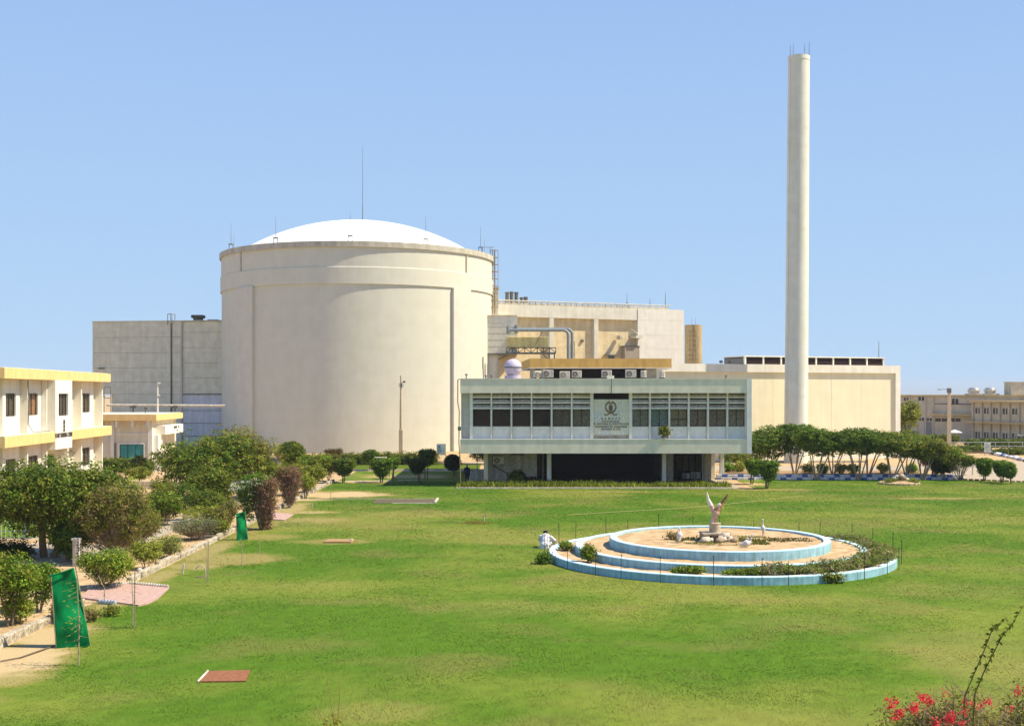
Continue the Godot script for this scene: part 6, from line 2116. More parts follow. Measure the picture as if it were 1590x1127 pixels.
func left_garden() -> void:
	plant("garden_tree", "big dark spreading tree in front of the white training block", "tree", Vector3(-23.533, 0.0, -60.216), Vector3(0.537, 3.027, 0.0), Vector3(3.141, 2.246, 2.67), {"n": 18000, "fill": 3.0, "leaf": 0.085, "pal": GREEN + OLIVE, "stem": 0.2, "stems": 2, "spread": 0.25, "limbs": 7, "spray": 0.36, "lobe": 13, "bark": Color(0.22, 0.15, 0.1), "depth": 0.5})
	plant("garden_shrub", "large half bare olive shrub right beside the big dark tree", "shrub", Vector3(-19.303, 0.0, -58.831), Vector3(-0.35, 2.226, 0.0), Vector3(1.876, 2.035, 1.595), {"n": 7500, "leaf": 0.06, "pal": OLIVE + BROWN, "stem": 0.05, "stems": 7, "spread": 0.6, "limbs": 4, "twigs": 420, "spray": 0.26, "lobe": 9, "bark": Color(0.26, 0.2, 0.13), "depth": 0.7})
	plant("garden_shrub", "dark low shrub growing at the foot of the big dark tree", "shrub", Vector3(-21.974, 0.0, -58.831), Vector3(0.191, 1.113, 0.0), Vector3(0.89, 0.986, 0.757), {"n": 2600, "leaf": 0.07, "pal": GREEN, "stem": 0.03, "stems": 4, "spread": 0.4, "lobe": 6})
	plant("garden_tree", "wide layered tree hiding the side of the gate house", "tree", Vector3(-23.721, 0.0, -92.0), Vector3(0.174, 2.979, 0.0), Vector3(3.904, 2.486, 3.318), {"n": 9000, "leaf": 0.1, "pal": GREEN + OLIVE, "stem": 0.16, "stems": 3, "spread": 0.4, "limbs": 6, "spray": 0.45, "lobe": 13, "depth": 0.5, "flat": 0.4})
	plant("garden_tree", "yellowish feathery tree behind the white flowered bush", "tree", Vector3(-21.188, 0.0, -94.0), Vector3(-0.711, 3.27, 0.0), Vector3(3.252, 2.795, 2.764), {"n": 7000, "leaf": 0.09, "pal": OLIVE + BROWN, "stem": 0.12, "stems": 4, "spread": 0.5, "limbs": 6, "twigs": 200, "spray": 0.42, "lobe": 11, "depth": 0.6, "flat": 0.45})
	plant("garden_tree", "dark drooping tree hung over the garden path behind the flowered bush", "tree", Vector3(-20.886, 0.0, -84.0), Vector3(-0.272, 1.807, 0.0), Vector3(1.498, 1.725, 1.274), {"n": 3200, "leaf": 0.09, "pal": GREEN + OLIVE, "stem": 0.07, "stems": 3, "spread": 0.4, "spray": 0.35, "lobe": 8, "depth": 0.5})
	rng.seed = 8
	var vc := Vector3(-0.1, 1.78, 0)
	var vr := Vector3(1.27, 1.72, 1.1)
	plant("flowering_bush", "narrow footed bush, purple one side and green with white flowers on the other", "bush", Vector3(-15.269, 0.0, -72.429), vc, vr, {"lobes": vase(Vector3(0.3, 1.72, 0), Vector3(0.78, 1.62, 0.9), 0.4), "pal": PURPLE, "n": 3600, "leaf": 0.055, "stem": 0.03, "stems": 9, "spread": 0.35, "twigs": 300, "spray": 0.2, "core": 0.7, "bark": Color(0.3, 0.22, 0.16),
		"more": [{"lobes": vase(Vector3(-0.75, 2.0, 0.15), Vector3(0.75, 1.4, 0.75), 0.45) + [[Vector3(-0.25, 3.05, 0.1), Vector3(0.9, 0.4, 0.8)]], "n": 5200, "leaf": 0.07, "pal": GREEN + BRIGHT}, {"lobes": [[Vector3(-1.1, 2.75, 0.55), Vector3(0.75, 0.35, 0.4)], [Vector3(-0.3, 3.0, 0.7), Vector3(0.5, 0.15, 0.3)]], "n": 560, "leaf": 0.06, "pal": [Color(0.62, 0.62, 0.52)]}]})
	plant("purple_bush", "clipped narrow footed purple bush with a green top", "bush", Vector3(-16.134, 0.0, -86.264), Vector3(0, 1.6, 0), Vector3(0.95, 1.4, 0.9), {"lobes": vase(Vector3(0, 1.68, 0), Vector3(0.94, 1.35, 0.9), 0.4), "pal": PURPLE, "n": 3000, "leaf": 0.06, "stem": 0.035, "stems": 8, "spread": 0.3, "twigs": 160, "spray": 0.2, "core": 0.75, "bark": Color(0.5, 0.42, 0.34),
		"more": [{"lobes": [[Vector3(-0.25, 2.75, 0), Vector3(0.75, 0.3, 0.7)]], "n": 600, "leaf": 0.06, "pal": OLIVE}]})
	plant("garden_shrub", "sparse grey stemmed shrub just behind the small green shade cloth", "shrub", Vector3(-17.102, 0.0, -71.419), Vector3(0.0, 1.313, 0.0), Vector3(0.54, 0.927, 0.459), {"n": 900, "leaf": 0.06, "pal": BROWN + OLIVE, "stem": 0.03, "stems": 5, "spread": 0.5, "twigs": 160, "lobe": 6, "bark": Color(0.3, 0.22, 0.15)})
	plant("garden_shrub", "rounded bright green shrub beyond the big dark tree on the path side", "shrub", Vector3(-22.066, 0.0, -74.902), Vector3(0.081, 1.336, 0.0), Vector3(1.215, 1.093, 1.032), {"n": 2600, "leaf": 0.07, "pal": BRIGHT + OLIVE, "stem": 0.03, "stems": 5, "spread": 0.5, "core": 0.7, "lobe": 7, "twigs": 100})
	plant("garden_shrub", "upright thin green shrub beside the garden path, past the rounded one", "shrub", Vector3(-21.487, 0.0, -77.944), Vector3(0.126, 1.475, 0.0), Vector3(0.758, 1.138, 0.645), {"n": 1000, "leaf": 0.07, "pal": GREEN, "stem": 0.03, "stems": 3, "lobe": 5})
	plant("garden_shrub", "pale scrubby shrub of silvery twigs in the middle of the bed", "shrub", Vector3(-17.916, 0.0, -67.643), Vector3(-0.183, 0.768, 0.0), Vector3(1.243, 0.622, 1.057), {"n": 1500, "leaf": 0.05, "pal": [Color(0.26, 0.27, 0.16), Color(0.2, 0.2, 0.1), Color(0.16, 0.2, 0.06)], "stem": 0.02, "stems": 8, "spread": 0.7, "twigs": 380, "lobe": 8, "bark": Color(0.35, 0.3, 0.22)})
	plant("garden_shrub", "lime green sprawling shrub along the bed, above the silvery one", "shrub", Vector3(-19.126, 0.0, -74.179), Vector3(-0.12, 0.802, 0.0), Vector3(1.243, 0.642, 1.057), {"n": 900, "leaf": 0.06, "pal": LIME, "stem": 0.02, "stems": 5, "spread": 0.6, "lobe": 6})
	plant("garden_shrub", "airy lime shrub standing on the pale path edge", "shrub", Vector3(-17.299, 0.0, -56.245), Vector3(0.0, 0.79, 0.0), Vector3(0.669, 0.669, 0.569), {"n": 1300, "leaf": 0.055, "pal": LIME, "stem": 0.02, "stems": 5, "spread": 0.6, "lobe": 7, "spray": 0.2, "per": 7, "depth": 0.8})
	plant("garden_shrub", "loose pale shrub between the airy lime shrub and the silvery twigs", "shrub", Vector3(-17.479, 0.0, -60.216), Vector3(0.098, 0.684, 0.0), Vector3(0.684, 0.553, 0.581), {"n": 800, "leaf": 0.05, "pal": LIME + [Color(0.26, 0.27, 0.16)], "stem": 0.02, "stems": 5, "spread": 0.6, "lobe": 6, "per": 6, "twigs": 90})
	plant("garden_shrub", "bright yellow green shrub behind the square painted post", "shrub", Vector3(-17.394, 0.0, -50.677), Vector3(0.137, 0.959, 0.0), Vector3(1.068, 0.794, 0.908), {"n": 3000, "leaf": 0.055, "pal": LIME + BRIGHT, "stem": 0.025, "stems": 7, "spread": 0.6, "lobe": 9, "spray": 0.2, "per": 8, "depth": 0.7, "twigs": 90})
	plant("garden_shrub", "broad bright green shrub at the edge by the near low wall", "shrub", Vector3(-17.934, 0.0, -42.535), Vector3(-0.046, 1.609, 0.0), Vector3(0.989, 1.15, 0.84), {"n": 4200, "leaf": 0.055, "pal": BRIGHT + OLIVE, "stem": 0.04, "stems": 3, "spread": 0.4, "lobe": 9, "spray": 0.24, "depth": 0.6})
	plant("garden_shrub", "leafy shrub just behind the tall green shade cloth", "shrub", Vector3(-17.996, 0.0, -45.295), Vector3(0.098, 1.077, 0.0), Vector3(0.686, 0.881, 0.583), {"n": 2800, "leaf": 0.055, "pal": BRIGHT + GREEN, "stem": 0.03, "stems": 4, "spread": 0.4, "lobe": 8, "spray": 0.22, "depth": 0.7})
	plant("garden_shrub", "small lime shrub low by the near low wall", "shrub", Vector3(-17.832, 0.0, -43.011), Vector3(-0.046, 0.511, 0.0), Vector3(0.511, 0.465, 0.435), {"n": 900, "leaf": 0.055, "pal": LIME, "stem": 0.02, "stems": 4, "spread": 0.5, "lobe": 6, "per": 7})
	plant("dead_bush", "withered brown bush beside the stake of the tall green cloth", "shrub", Vector3(-16.484, 0.0, -43.011), Vector3(0.046, 0.535, 0.0), Vector3(0.232, 0.395, 0.198), {"n": 120, "leaf": 0.05, "pal": BROWN, "stem": 0.02, "stems": 4, "spread": 0.6, "twigs": 120})
	plant("dead_bush", "small brown dry clump at the foot of the tall green cloth", "shrub", Vector3(-15.291, 0.0, -43.254), Vector3(0.023, 0.269, 0.0), Vector3(0.234, 0.222, 0.199), {"n": 160, "leaf": 0.05, "pal": BROWN, "stem": 0.015, "stems": 4, "spread": 0.6, "twigs": 60})
	plant("weed_clump", "low weeds before the pale blue scalloped stones", "shrub", Vector3(-14.945, 0.0, -44.379), Vector3(0.024, 0.192, 0.0), Vector3(0.312, 0.168, 0.265), {"n": 160, "leaf": 0.05, "pal": OLIVE, "stem": 0.01, "stems": 3, "spread": 0.7, "per": 5})
	plant("dark_hedge", "dark clipped hedge below the light blue railing", "hedge", Vector3(-25.352, 0.0, -59.747), Vector3(0.0, 0.517, 0.0), Vector3(0.969, 0.452, 0.824), {"lobes": [[Vector3(-1.4, 0.45, 0), Vector3(0.8, 0.5, 0.6)], [Vector3(-0.5, 0.45, 0), Vector3(0.8, 0.48, 0.6)], [Vector3(0.5, 0.42, 0), Vector3(0.8, 0.45, 0.6)]], "n": 2200, "leaf": 0.06, "pal": [Color(0.035, 0.06, 0.012), Color(0.05, 0.085, 0.014)], "core": 0.75})
	plant("garden_shrub", "olive shrub filling the bed between the half bare shrub and the rounded green one", "shrub", Vector3(-20.238, 0.0, -65.34), Vector3(-0.035, 1.095, 0.0), Vector3(0.883, 0.883, 0.751), {"n": 1900, "leaf": 0.065, "pal": OLIVE + BROWN, "stem": 0.025, "stems": 5, "spread": 0.5, "lobe": 7, "twigs": 60})
	plant("garden_shrub", "tall leafy shrub on the far side of the garden path under the wide layered tree", "shrub", Vector3(-19.532, 0.0, -76.393), Vector3(0.083, 1.28, 0.0), Vector3(1.074, 1.032, 0.913), {"n": 1900, "leaf": 0.065, "pal": GREEN + OLIVE, "stem": 0.025, "stems": 5, "spread": 0.5, "lobe": 7, "twigs": 60})
	plant("garden_shrub", "brown twiggy shrub below the drooping tree at the path edge", "shrub", Vector3(-17.472, 0.0, -70.114), Vector3(0.038, 0.947, 0.0), Vector3(0.644, 0.72, 0.548), {"n": 1000, "leaf": 0.065, "pal": BROWN + OLIVE, "stem": 0.025, "stems": 5, "spread": 0.5, "lobe": 7, "twigs": 60})
	plant("garden_shrub", "yellow green shrub between the silvery twigs and the sparse grey stemmed shrub", "shrub", Vector3(-17.084, 0.0, -68.857), Vector3(0.037, 0.596, 0.0), Vector3(0.558, 0.447, 0.475), {"n": 700, "leaf": 0.065, "pal": LIME + OLIVE, "stem": 0.025, "stems": 5, "spread": 0.5, "lobe": 7, "twigs": 60})
	plant("garden_shrub", "leafy olive shrub against the low yard wall", "shrub", Vector3(-25.754, 0.0, -87.743), Vector3(0.0, 1.281, 0.0), Vector3(0.949, 0.806, 0.806), {"n": 1300, "leaf": 0.065, "pal": OLIVE, "stem": 0.025, "stems": 5, "spread": 0.5, "lobe": 7, "twigs": 60})
	# hedges and small trees by the gate house
	plant("clipped_hedge", "clipped dark green hedge in front of the gate house wall", "hedge", Vector3(-37.883, 0.0, -117.0), Vector3(-0.032, 0.521, 0.0), Vector3(2.561, 0.759, 2.177), {"lobes": [[Vector3(-2.0, 1.2, 0), Vector3(1.1, 0.75, 0.9)], [Vector3(-0.7, 1.25, 0), Vector3(1.1, 0.72, 0.9)], [Vector3(0.7, 1.2, 0), Vector3(1.1, 0.75, 0.9)], [Vector3(1.8, 1.15, 0), Vector3(0.9, 0.7, 0.9)]], "n": 4200, "leaf": 0.09, "pal": GREEN + OLIVE, "core": 0.8, "stems": 5, "spread": 0.6})
	plant("tiered_conifer", "small tiered conifer poking above the gate house hedge", "tree", Vector3(-36.023, 0, -115), Vector3(0, 1.6, 0), Vector3(0.7, 0.6, 0.7), {"lobes": [[Vector3(0, 1.75, 0), Vector3(0.75, 0.12, 0.7)], [Vector3(0, 2.0, 0), Vector3(0.6, 0.1, 0.6)], [Vector3(0, 2.25, 0), Vector3(0.36, 0.08, 0.36)]], "n": 900, "leaf": 0.08, "pal": [Color(0.05, 0.07, 0.02), Color(0.07, 0.09, 0.03)], "stem": 0.05, "per": 6, "flat": 0.2, "spray": 0.15})
	plant("pollarded_tree", "small pale trunked tree at the corner of the gate house hedge", "tree", Vector3(-35.053, 0.0, -112.0), Vector3(-0.061, 0.854, 0.0), Vector3(1.029, 0.605, 0.875), {"n": 1100, "leaf": 0.09, "pal": OLIVE, "stem": 0.06, "lobe": 6, "bark": Color(0.4, 0.34, 0.27)})
	plant("garden_shrub", "mid green shrubs beside the path below the wide layered tree", "shrub", Vector3(-21.802, 0.0, -86.0), Vector3(0.0, 0.211, 0.0), Vector3(0.93, 0.697, 0.79), {"n": 1200, "leaf": 0.08, "pal": GREEN + BRIGHT, "stem": 0.02, "stems": 4, "lobe": 6})
	var steel := paint("grey steel", Color(0.2, 0.2, 0.18), 0.5, 0.3)
	var lw := thing("low_garden_wall", "pale low wall across the yard in front of the gate house", "low wall", Vector3(0, 0, -104))
	for k in 14:
		part("wall_block", Shape.new().stone(Vector3(-32.774 + k * 1.0, 0.3, 0), Vector3(0.97, 0.7, 0.22), 0.02), masonry("limewashed concrete", Color(0.68, 0.64, 0.54)), lw)


# ---------- clipped bushes in the middle garden ----------

func middle_garden() -> void:
	rng.seed = 14
	var g := "clipped bushes before the round reactor building"
	var look := {"n": 2600, "leaf": 0.075, "pal": GREEN + BRIGHT, "stem": 0.07, "stems": 2, "spread": 0.2, "core": 0.82, "spray": 0.16, "depth": 0.15, "group": g, "bark": Color(0.2, 0.13, 0.08)}
	var list := [
		["widest clipped bush with a flat bright top and bare stem", [Vector3(-12.195, 0.0, -110.866), Vector3(0.06, 1.438, 0.0), Vector3(1.109, 0.869, 0.942)], GREEN + BRIGHT, true],
		["clipped bush half hidden behind the widest one", [Vector3(-11.545, 0.0, -115.451), Vector3(0.094, 1.591, 0.0), Vector3(0.53, 0.53, 0.451)], GREEN + BRIGHT, true],
		["clipped bush on thin stems nearest the low garden wall", [Vector3(-15.704, 0.0, -110.468), Vector3(0.09, 1.523, 0.0), Vector3(1.224, 0.806, 1.04)], GREEN + OLIVE, true],
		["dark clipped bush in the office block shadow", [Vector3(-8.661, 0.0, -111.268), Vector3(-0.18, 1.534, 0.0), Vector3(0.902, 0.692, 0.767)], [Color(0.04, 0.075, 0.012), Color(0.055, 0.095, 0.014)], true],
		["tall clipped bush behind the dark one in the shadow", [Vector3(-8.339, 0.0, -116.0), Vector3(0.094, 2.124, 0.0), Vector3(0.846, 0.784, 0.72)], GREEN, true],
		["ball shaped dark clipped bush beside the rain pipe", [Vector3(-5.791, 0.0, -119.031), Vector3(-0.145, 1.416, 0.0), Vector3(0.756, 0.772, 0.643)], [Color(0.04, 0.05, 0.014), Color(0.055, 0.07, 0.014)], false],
		["large round clipped bush beside the blue drum", [Vector3(-20.454, 0.0, -110.0), Vector3(0.03, 2.77, 0.0), Vector3(1.278, 1.07, 1.087)], OLIVE + GREEN, false],
		["round bush beyond the concrete bench", [Vector3(-15.222, 0.0, -128.0), Vector3(0.035, 1.589, 0.0), Vector3(0.865, 0.623, 0.735)], GREEN, false],
	]
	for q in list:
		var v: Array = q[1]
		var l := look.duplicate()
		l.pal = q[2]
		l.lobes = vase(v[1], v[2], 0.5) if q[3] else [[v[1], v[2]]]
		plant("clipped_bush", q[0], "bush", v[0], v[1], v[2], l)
	for q in [
		["dark olive bush left of the thin stemmed clipped bush", [Vector3(-17.408, 0.0, -113.0), Vector3(0.061, 1.642, 0.0), Vector3(1.038, 1.099, 0.883)], OLIVE + BROWN, 1800],
		["reddish bush against the round reactor building", [Vector3(-19.605, 0.0, -130.0), Vector3(0.035, 1.765, 0.0), Vector3(0.949, 0.562, 0.806)], [Color(0.15, 0.08, 0.05), Color(0.13, 0.13, 0.03)], 900],
		["bright green sprawling hedge behind the purple bush", [Vector3(-17.705, 0.0, -106.0), Vector3(0.057, 2.284, 0.0), Vector3(1.432, 0.688, 1.218)], BRIGHT + OLIVE, 2200],
		["pale lime bush along the low wall before the sprawling hedge", [Vector3(-16.811, 0.0, -100.0), Vector3(0.108, 1.597, 0.0), Vector3(1.081, 0.703, 0.919)], LIME + OLIVE, 1800],
		["feathery olive bush between the two purple bushes", [Vector3(-18.45, 0.0, -92.0), Vector3(-0.099, 1.885, 0.0), Vector3(0.895, 1.194, 0.761)], OLIVE + LIME, 2200],
		["small light bush on a pale stem by the end of the low wall", [Vector3(-16.31, 0.0, -94.0), Vector3(0.051, 1.288, 0.0), Vector3(0.559, 0.661, 0.475)], LIME, 900],
		["yellow green bush right behind the clipped purple bush", [Vector3(-18.089, 0.0, -97.0), Vector3(0.0, 2.034, 0.0), Vector3(1.258, 0.76, 1.07)], OLIVE, 1800]]:
		var v: Array = q[1]
		plant("garden_bush", q[0], "bush", v[0], v[1], v[2], {"pal": q[2], "n": q[3], "leaf": 0.08, "stem": 0.03, "stems": 4, "spread": 0.5, "core": 0.6, "lobe": 7, "twigs": 40})
	# hedge along the foot of the round building, a length of it broken by the lamp post
	for q in [["long low hedge along the foot of the round reactor building", -19.8, -12.2], ["short low hedge between the concrete post and the notice board", -11.6, -8.7]]:
		var lobes := []
		var x: float = q[1]
		while x < q[2]:
			lobes.append([Vector3(x, 0.7 + rng.randf_range(-0.08, 0.12), rng.randf_range(-0.15, 0.15)), Vector3(0.75, 0.75, 0.6)])
			x += 0.8
		plant("low_hedge", q[0], "hedge", Vector3(0, 0, -138.5), Vector3((q[1] + q[2]) / 2, 0.5, 0), Vector3((q[2] - q[1]) / 2, 0.5, 0.5), {"lobes": lobes, "n": int(420 * lobes.size()), "leaf": 0.08, "pal": OLIVE + GREEN, "core": 0.75, "stems": 6, "spread": 0.8, "stem": 0.02})
	# concrete lamp post, notice board, bench, drum
	var con := masonry("lamp post concrete", Color(0.62, 0.52, 0.36))
	var steel := paint("grey steel", Color(0.2, 0.2, 0.18), 0.5, 0.3)
	var l := thing("lamp_post", "slim concrete lamp post in front of the round reactor building", "lamp post", Vector3(-13.614, 0, -146))
	part("foot", Shape.new().stone(Vector3(0, 0.15, 0), Vector3(0.75, 0.4, 0.75), 0.05), con, l)
	part("lower_shaft", Shape.new().stone(Vector3(0, 2.0, 0), Vector3(0.5, 3.8, 0.5), 0.04), con, l)
	var s := Shape.new()
	s.tube([Vector3(0, 3.85, 0), Vector3(0, 9.0, 0), Vector3(0, 10.5, 0)], [0.2, 0.13, 0.11], 8)
	part("upper_shaft", s, con, l)
	for y in [9.15, 9.4]:
		part("crossarm", Shape.new().span(-0.28, 0.32, y, y + 0.1, -0.05, 0.2), steel, l)
	part("lamp_head", Shape.new().stone(Vector3(0.42, 9.75, 0.12), Vector3(0.3, 0.26, 0.26), 0.06), steel, l)
	part("lamp_arm", Shape.new().tube([Vector3(0, 9.7, 0), Vector3(0.35, 9.72, 0.1)], [0.04, 0.04], 5), steel, l)
	var nb := thing("notice_board", "blue and white notice board on a thin frame by the round building", "sign", Vector3(-8.265, 0, -139))
	part("board", Shape.new().stone(Vector3(0, 1.75, 0), Vector3(0.92, 1.25, 0.05), 0.015), paint("board white", Color(0.66, 0.7, 0.64)), nb)
	var pr := Shape.new()
	pr.lathe(Vector3(-0.22, 2.12, 0.032), [Vector2(0.16, 0), Vector2(0.16, 0.006), Vector2(0, 0.006)], 16, 0, TAU, WHITE, Basis(Vector3.RIGHT, PI / 2))
	for k in 3:
		pr.span(-0.38, 0.05 + 0.1 * k, 1.84 - k * 0.16, 1.9 - k * 0.16, 0.026, 0.034)
	part("print", pr, paint("board blue print", Color(0.12, 0.32, 0.6)), nb)
	for x in [-0.5, 0.5]:
		part("leg", Shape.new().tube([Vector3(x, 0, 0), Vector3(x, 2.42, 0)], [0.035, 0.035], 5), paint("lantern grey", Color(0.35, 0.4, 0.4)), nb)
	part("top_bar", Shape.new().tube([Vector3(-0.5, 2.42, 0), Vector3(0.5, 2.42, 0)], [0.03, 0.03], 5), paint("lantern grey", Color(0.35, 0.4, 0.4)), nb)
	var bn := thing("garden_bench", "pale concrete slab bench among the clipped bushes", "bench", Vector3(-13.674, 0, -124))
	part("seat", Shape.new().stone(Vector3(0, 1.62, 0), Vector3(1.25, 0.12, 0.6), 0.03), masonry("limewashed concrete", Color(0.68, 0.64, 0.54)), bn)
	for x in [-0.45, 0.45]:
		part("leg", Shape.new().stone(Vector3(x, 0.78, 0), Vector3(0.16, 1.56, 0.45), 0.02), masonry("limewashed concrete", Color(0.68, 0.64, 0.54)), bn)
	var dr := thing("plastic_drum", "blue drum beside the large round clipped bush", "drum", Vector3(-22.218, 0, -112))
	var bl := paint("drum blue", Color(0.03, 0.06, 0.42), 0.4)
	part("barrel", Shape.new().lathe(Vector3.ZERO, [Vector2(0.3, 0), Vector2(0.36, 0.15), Vector2(0.36, 2.0), Vector2(0.3, 2.2), Vector2(0, 2.22)], 16), bl, dr)
	part("rib", Shape.new().lathe(Vector3.ZERO, [Vector2(0.36, 1.4), Vector2(0.385, 1.43), Vector2(0.385, 1.47), Vector2(0.36, 1.5)], 16), bl, dr)
	# greenery seen under the open end of the office
	plant("garden_bush", "leafy bush seen under the open end of the office block", "bush", Vector3(-3.6, 0, -125), Vector3(0, 2.2, 0), Vector3(0.9, 1.2, 0.9), {"pal": GREEN, "n": 1200, "leaf": 0.08, "stem": 0.05, "lobe": 6})
	plant("garden_bush", "second bush behind the concrete steps under the office block", "bush", Vector3(-2.4, 0, -124), Vector3(0, 2.1, 0), Vector3(0.8, 1.0, 0.8), {"pal": GREEN, "n": 1000, "leaf": 0.08, "stem": 0.05, "lobe": 6})


# ---------- the row of umbrella trees along the painted kerb ----------

func tree_row() -> void:
	var far := {"leaf": 0.105, "pal": GREEN + OLIVE, "stem": 0.075, "stems": 5, "spread": 0.55, "limbs": 3, "spray": 0.36, "lobe": 9, "bark": PALE_BARK, "depth": 0.45, "flat": 0.4, "group": "umbrella trees along the painted kerb"}
	var list := [
		["first umbrella tree, low and dense against the office block end", [Vector3(26.097, 0.0, -121.0), Vector3(0.327, 3.427, 0.0), Vector3(2.158, 1.733, 1.835)], 3600, GREEN],
		["second umbrella tree from the office, behind the first two crowns", [Vector3(28.778, 0.0, -121.0), Vector3(0.196, 3.787, 0.0), Vector3(1.962, 1.504, 1.668)], 3400, GREEN],
		["dark umbrella tree in front of the stack with a red leaved stem", [Vector3(29.36, 0.0, -114.59), Vector3(0.372, 3.778, 0.0), Vector3(1.92, 1.301, 1.632)], 3600, GREEN],
		["umbrella tree on thin pale stems just past the stack", [Vector3(32.871, 0.0, -121.865), Vector3(0.329, 3.36, 0.0), Vector3(1.779, 1.186, 1.512)], 2400, GREEN + OLIVE],
		["broad umbrella tree standing on the kerb before the hall centre", [Vector3(33.386, 0.0, -114.59), Vector3(-0.062, 3.778, 0.0), Vector3(1.92, 1.363, 1.632)], 3600, GREEN],
		["umbrella tree behind the broad one, on two pale stems", [Vector3(36.494, 0.0, -121.865), Vector3(0.659, 3.458, 0.0), Vector3(1.515, 1.285, 1.288)], 2400, GREEN + OLIVE],
		["umbrella tree directly behind the far rockery", [Vector3(36.607, 0.0, -114.59), Vector3(0.557, 3.469, 0.0), Vector3(2.044, 1.239, 1.737)], 3400, GREEN + OLIVE],
		["umbrella tree behind the rockery tree, near the hall corner", [Vector3(40.38, 0.0, -121.865), Vector3(0.263, 3.327, 0.0), Vector3(1.844, 1.285, 1.568)], 2600, OLIVE + GREEN],
		["yellowing umbrella tree beside the magenta flowers", [Vector3(39.518, 0.0, -114.59), Vector3(0.372, 3.035, 0.0), Vector3(1.672, 1.115, 1.422)], 2600, OLIVE],
		["last and brightest yellow green umbrella tree of the row", [Vector3(42.807, 0.0, -120.906), Vector3(0.817, 2.157, 0.0), Vector3(1.601, 0.98, 1.361)], 2200, LIME + OLIVE],
	]
	for q in list:
		var v: Array = q[1]
		var l := far.duplicate()
		l.n = int(q[2] * 1.5)
		l.pal = q[3]
		plant("umbrella_tree", q[0], "tree", v[0], v[1] + Vector3(0, -0.12, 0), v[2] * Vector3(1.14, 1.1, 1.2), l)
	plant("garden_tree", "small vase shaped tree alone at the end of the painted kerb", "tree", Vector3(42.853, 0.0, -113.741), Vector3(-0.061, 2.029, 0.0), Vector3(1.476, 0.984, 1.254), {"n": 1900, "leaf": 0.09, "pal": OLIVE + GREEN, "stem": 0.05, "stems": 6, "spread": 0.6, "limbs": 3, "spray": 0.26, "lobe": 8, "bark": Color(0.2, 0.15, 0.1), "depth": 0.6, "twigs": 40})
	var g := "clipped bushes at the lawn's far corner"
	var clip := [
		["clipped bush nearest the little vase shaped tree", [Vector3(44.796, 0.0, -112.904), Vector3(0.031, 1.373, 0.0), Vector3(0.824, 0.824, 0.7)], true],
		["wide clipped bush between the two others by the road", [Vector3(45.501, 0.0, -110.468), Vector3(-0.03, 1.373, 0.0), Vector3(0.866, 0.717, 0.736)], true],
		["narrow clipped bush beside the wide one at the road edge", [Vector3(45.679, 0.0, -108.901), Vector3(-0.147, 1.295, 0.0), Vector3(0.5, 0.706, 0.425)], false],
		["bright clipped bush in front of its pair by the office path", [Vector3(22.152, 0.0, -103.75), Vector3(0.224, 1.598, 0.0), Vector3(0.953, 0.869, 0.81)], true],
		["darker clipped bush behind its pair by the office path", [Vector3(21.898, 0.0, -108.901), Vector3(0.235, 1.589, 0.0), Vector3(0.824, 0.706, 0.7)], true],
	]
	for q in clip:
		var v: Array = q[1]
		plant("clipped_bush", q[0], "bush", v[0], v[1], v[2], {"lobes": vase(v[1], v[2], 0.55) if q[2] else [[v[1], v[2]]], "n": 2600, "leaf": 0.075, "pal": BRIGHT + GREEN, "stem": 0.06, "stems": 3, "spread": 0.2, "core": 0.82, "spray": 0.15, "depth": 0.15, "group": g, "bark": BARK})
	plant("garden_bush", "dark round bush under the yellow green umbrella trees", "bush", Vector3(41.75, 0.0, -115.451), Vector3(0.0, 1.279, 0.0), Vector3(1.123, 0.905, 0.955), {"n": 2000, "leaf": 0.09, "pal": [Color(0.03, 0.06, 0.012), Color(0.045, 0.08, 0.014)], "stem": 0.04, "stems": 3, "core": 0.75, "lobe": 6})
	plant("bougainvillea", "magenta flowered bougainvillea under the umbrella trees", "bush", Vector3(40.127, 0.0, -115.451), Vector3(0.031, 1.779, 0.0), Vector3(0.53, 0.53, 0.451), {"n": 420, "leaf": 0.08, "pal": [Color(0.4, 0.03, 0.14), Color(0.3, 0.03, 0.1), Color(0.2, 0.12, 0.04)], "stem": 0.03, "stems": 3, "lobe": 5, "per": 7})
	plant("garden_tree", "pale yellow green tree at the far corner of the cream hall", "tree", Vector3(55.004, 0, -166), Vector3(0, 5.0, 0), Vector3(1.7, 2.9, 1.6), {"n": 3600, "leaf": 0.12, "pal": OLIVE + LIME, "stem": 0.12, "lobe": 10, "depth": 0.6})
	rng.seed = 55
	var small := [[1132, 727, "tiny shrub behind the office columns on the bed"], [1148, 727, "small lime shrub in the bed behind the paired clipped bushes"], [1255, 730, "small yellow shrub below the red leaved umbrella tree"], [1278, 731, "rounded small green shrub in the bed before the stack"], [1306, 731, "small lime shrub among the pale stems past the stack"], [1372, 731, "small lime shrub in the bed behind the rockery"], [1416, 729, "bright lime shrub near the magenta flowers"], [1325, 732, "thin lime shrub in the bed before the hall centre"]]
	var at := [Vector3(22.927, 0.0, -125.861), Vector3(24.016, 0.0, -125.861), Vector3(30.544, 0.0, -122.84), Vector3(32.071, 0.0, -122.84), Vector3(33.93, 0.0, -122.84), Vector3(38.622, 0.0, -123.831), Vector3(41.567, 0.0, -123.831), Vector3(35.192, 0.0, -122.84)]
	for k in small.size():
		plant("low_shrub", small[k][2], "shrub", at[k], Vector3(0, 0.55, 0), Vector3(0.55, 0.55, 0.5), {"pal": LIME if k % 3 else BRIGHT, "n": 500, "leaf": 0.09, "stem": 0.02, "stems": 4, "spread": 0.6, "lobe": 6})
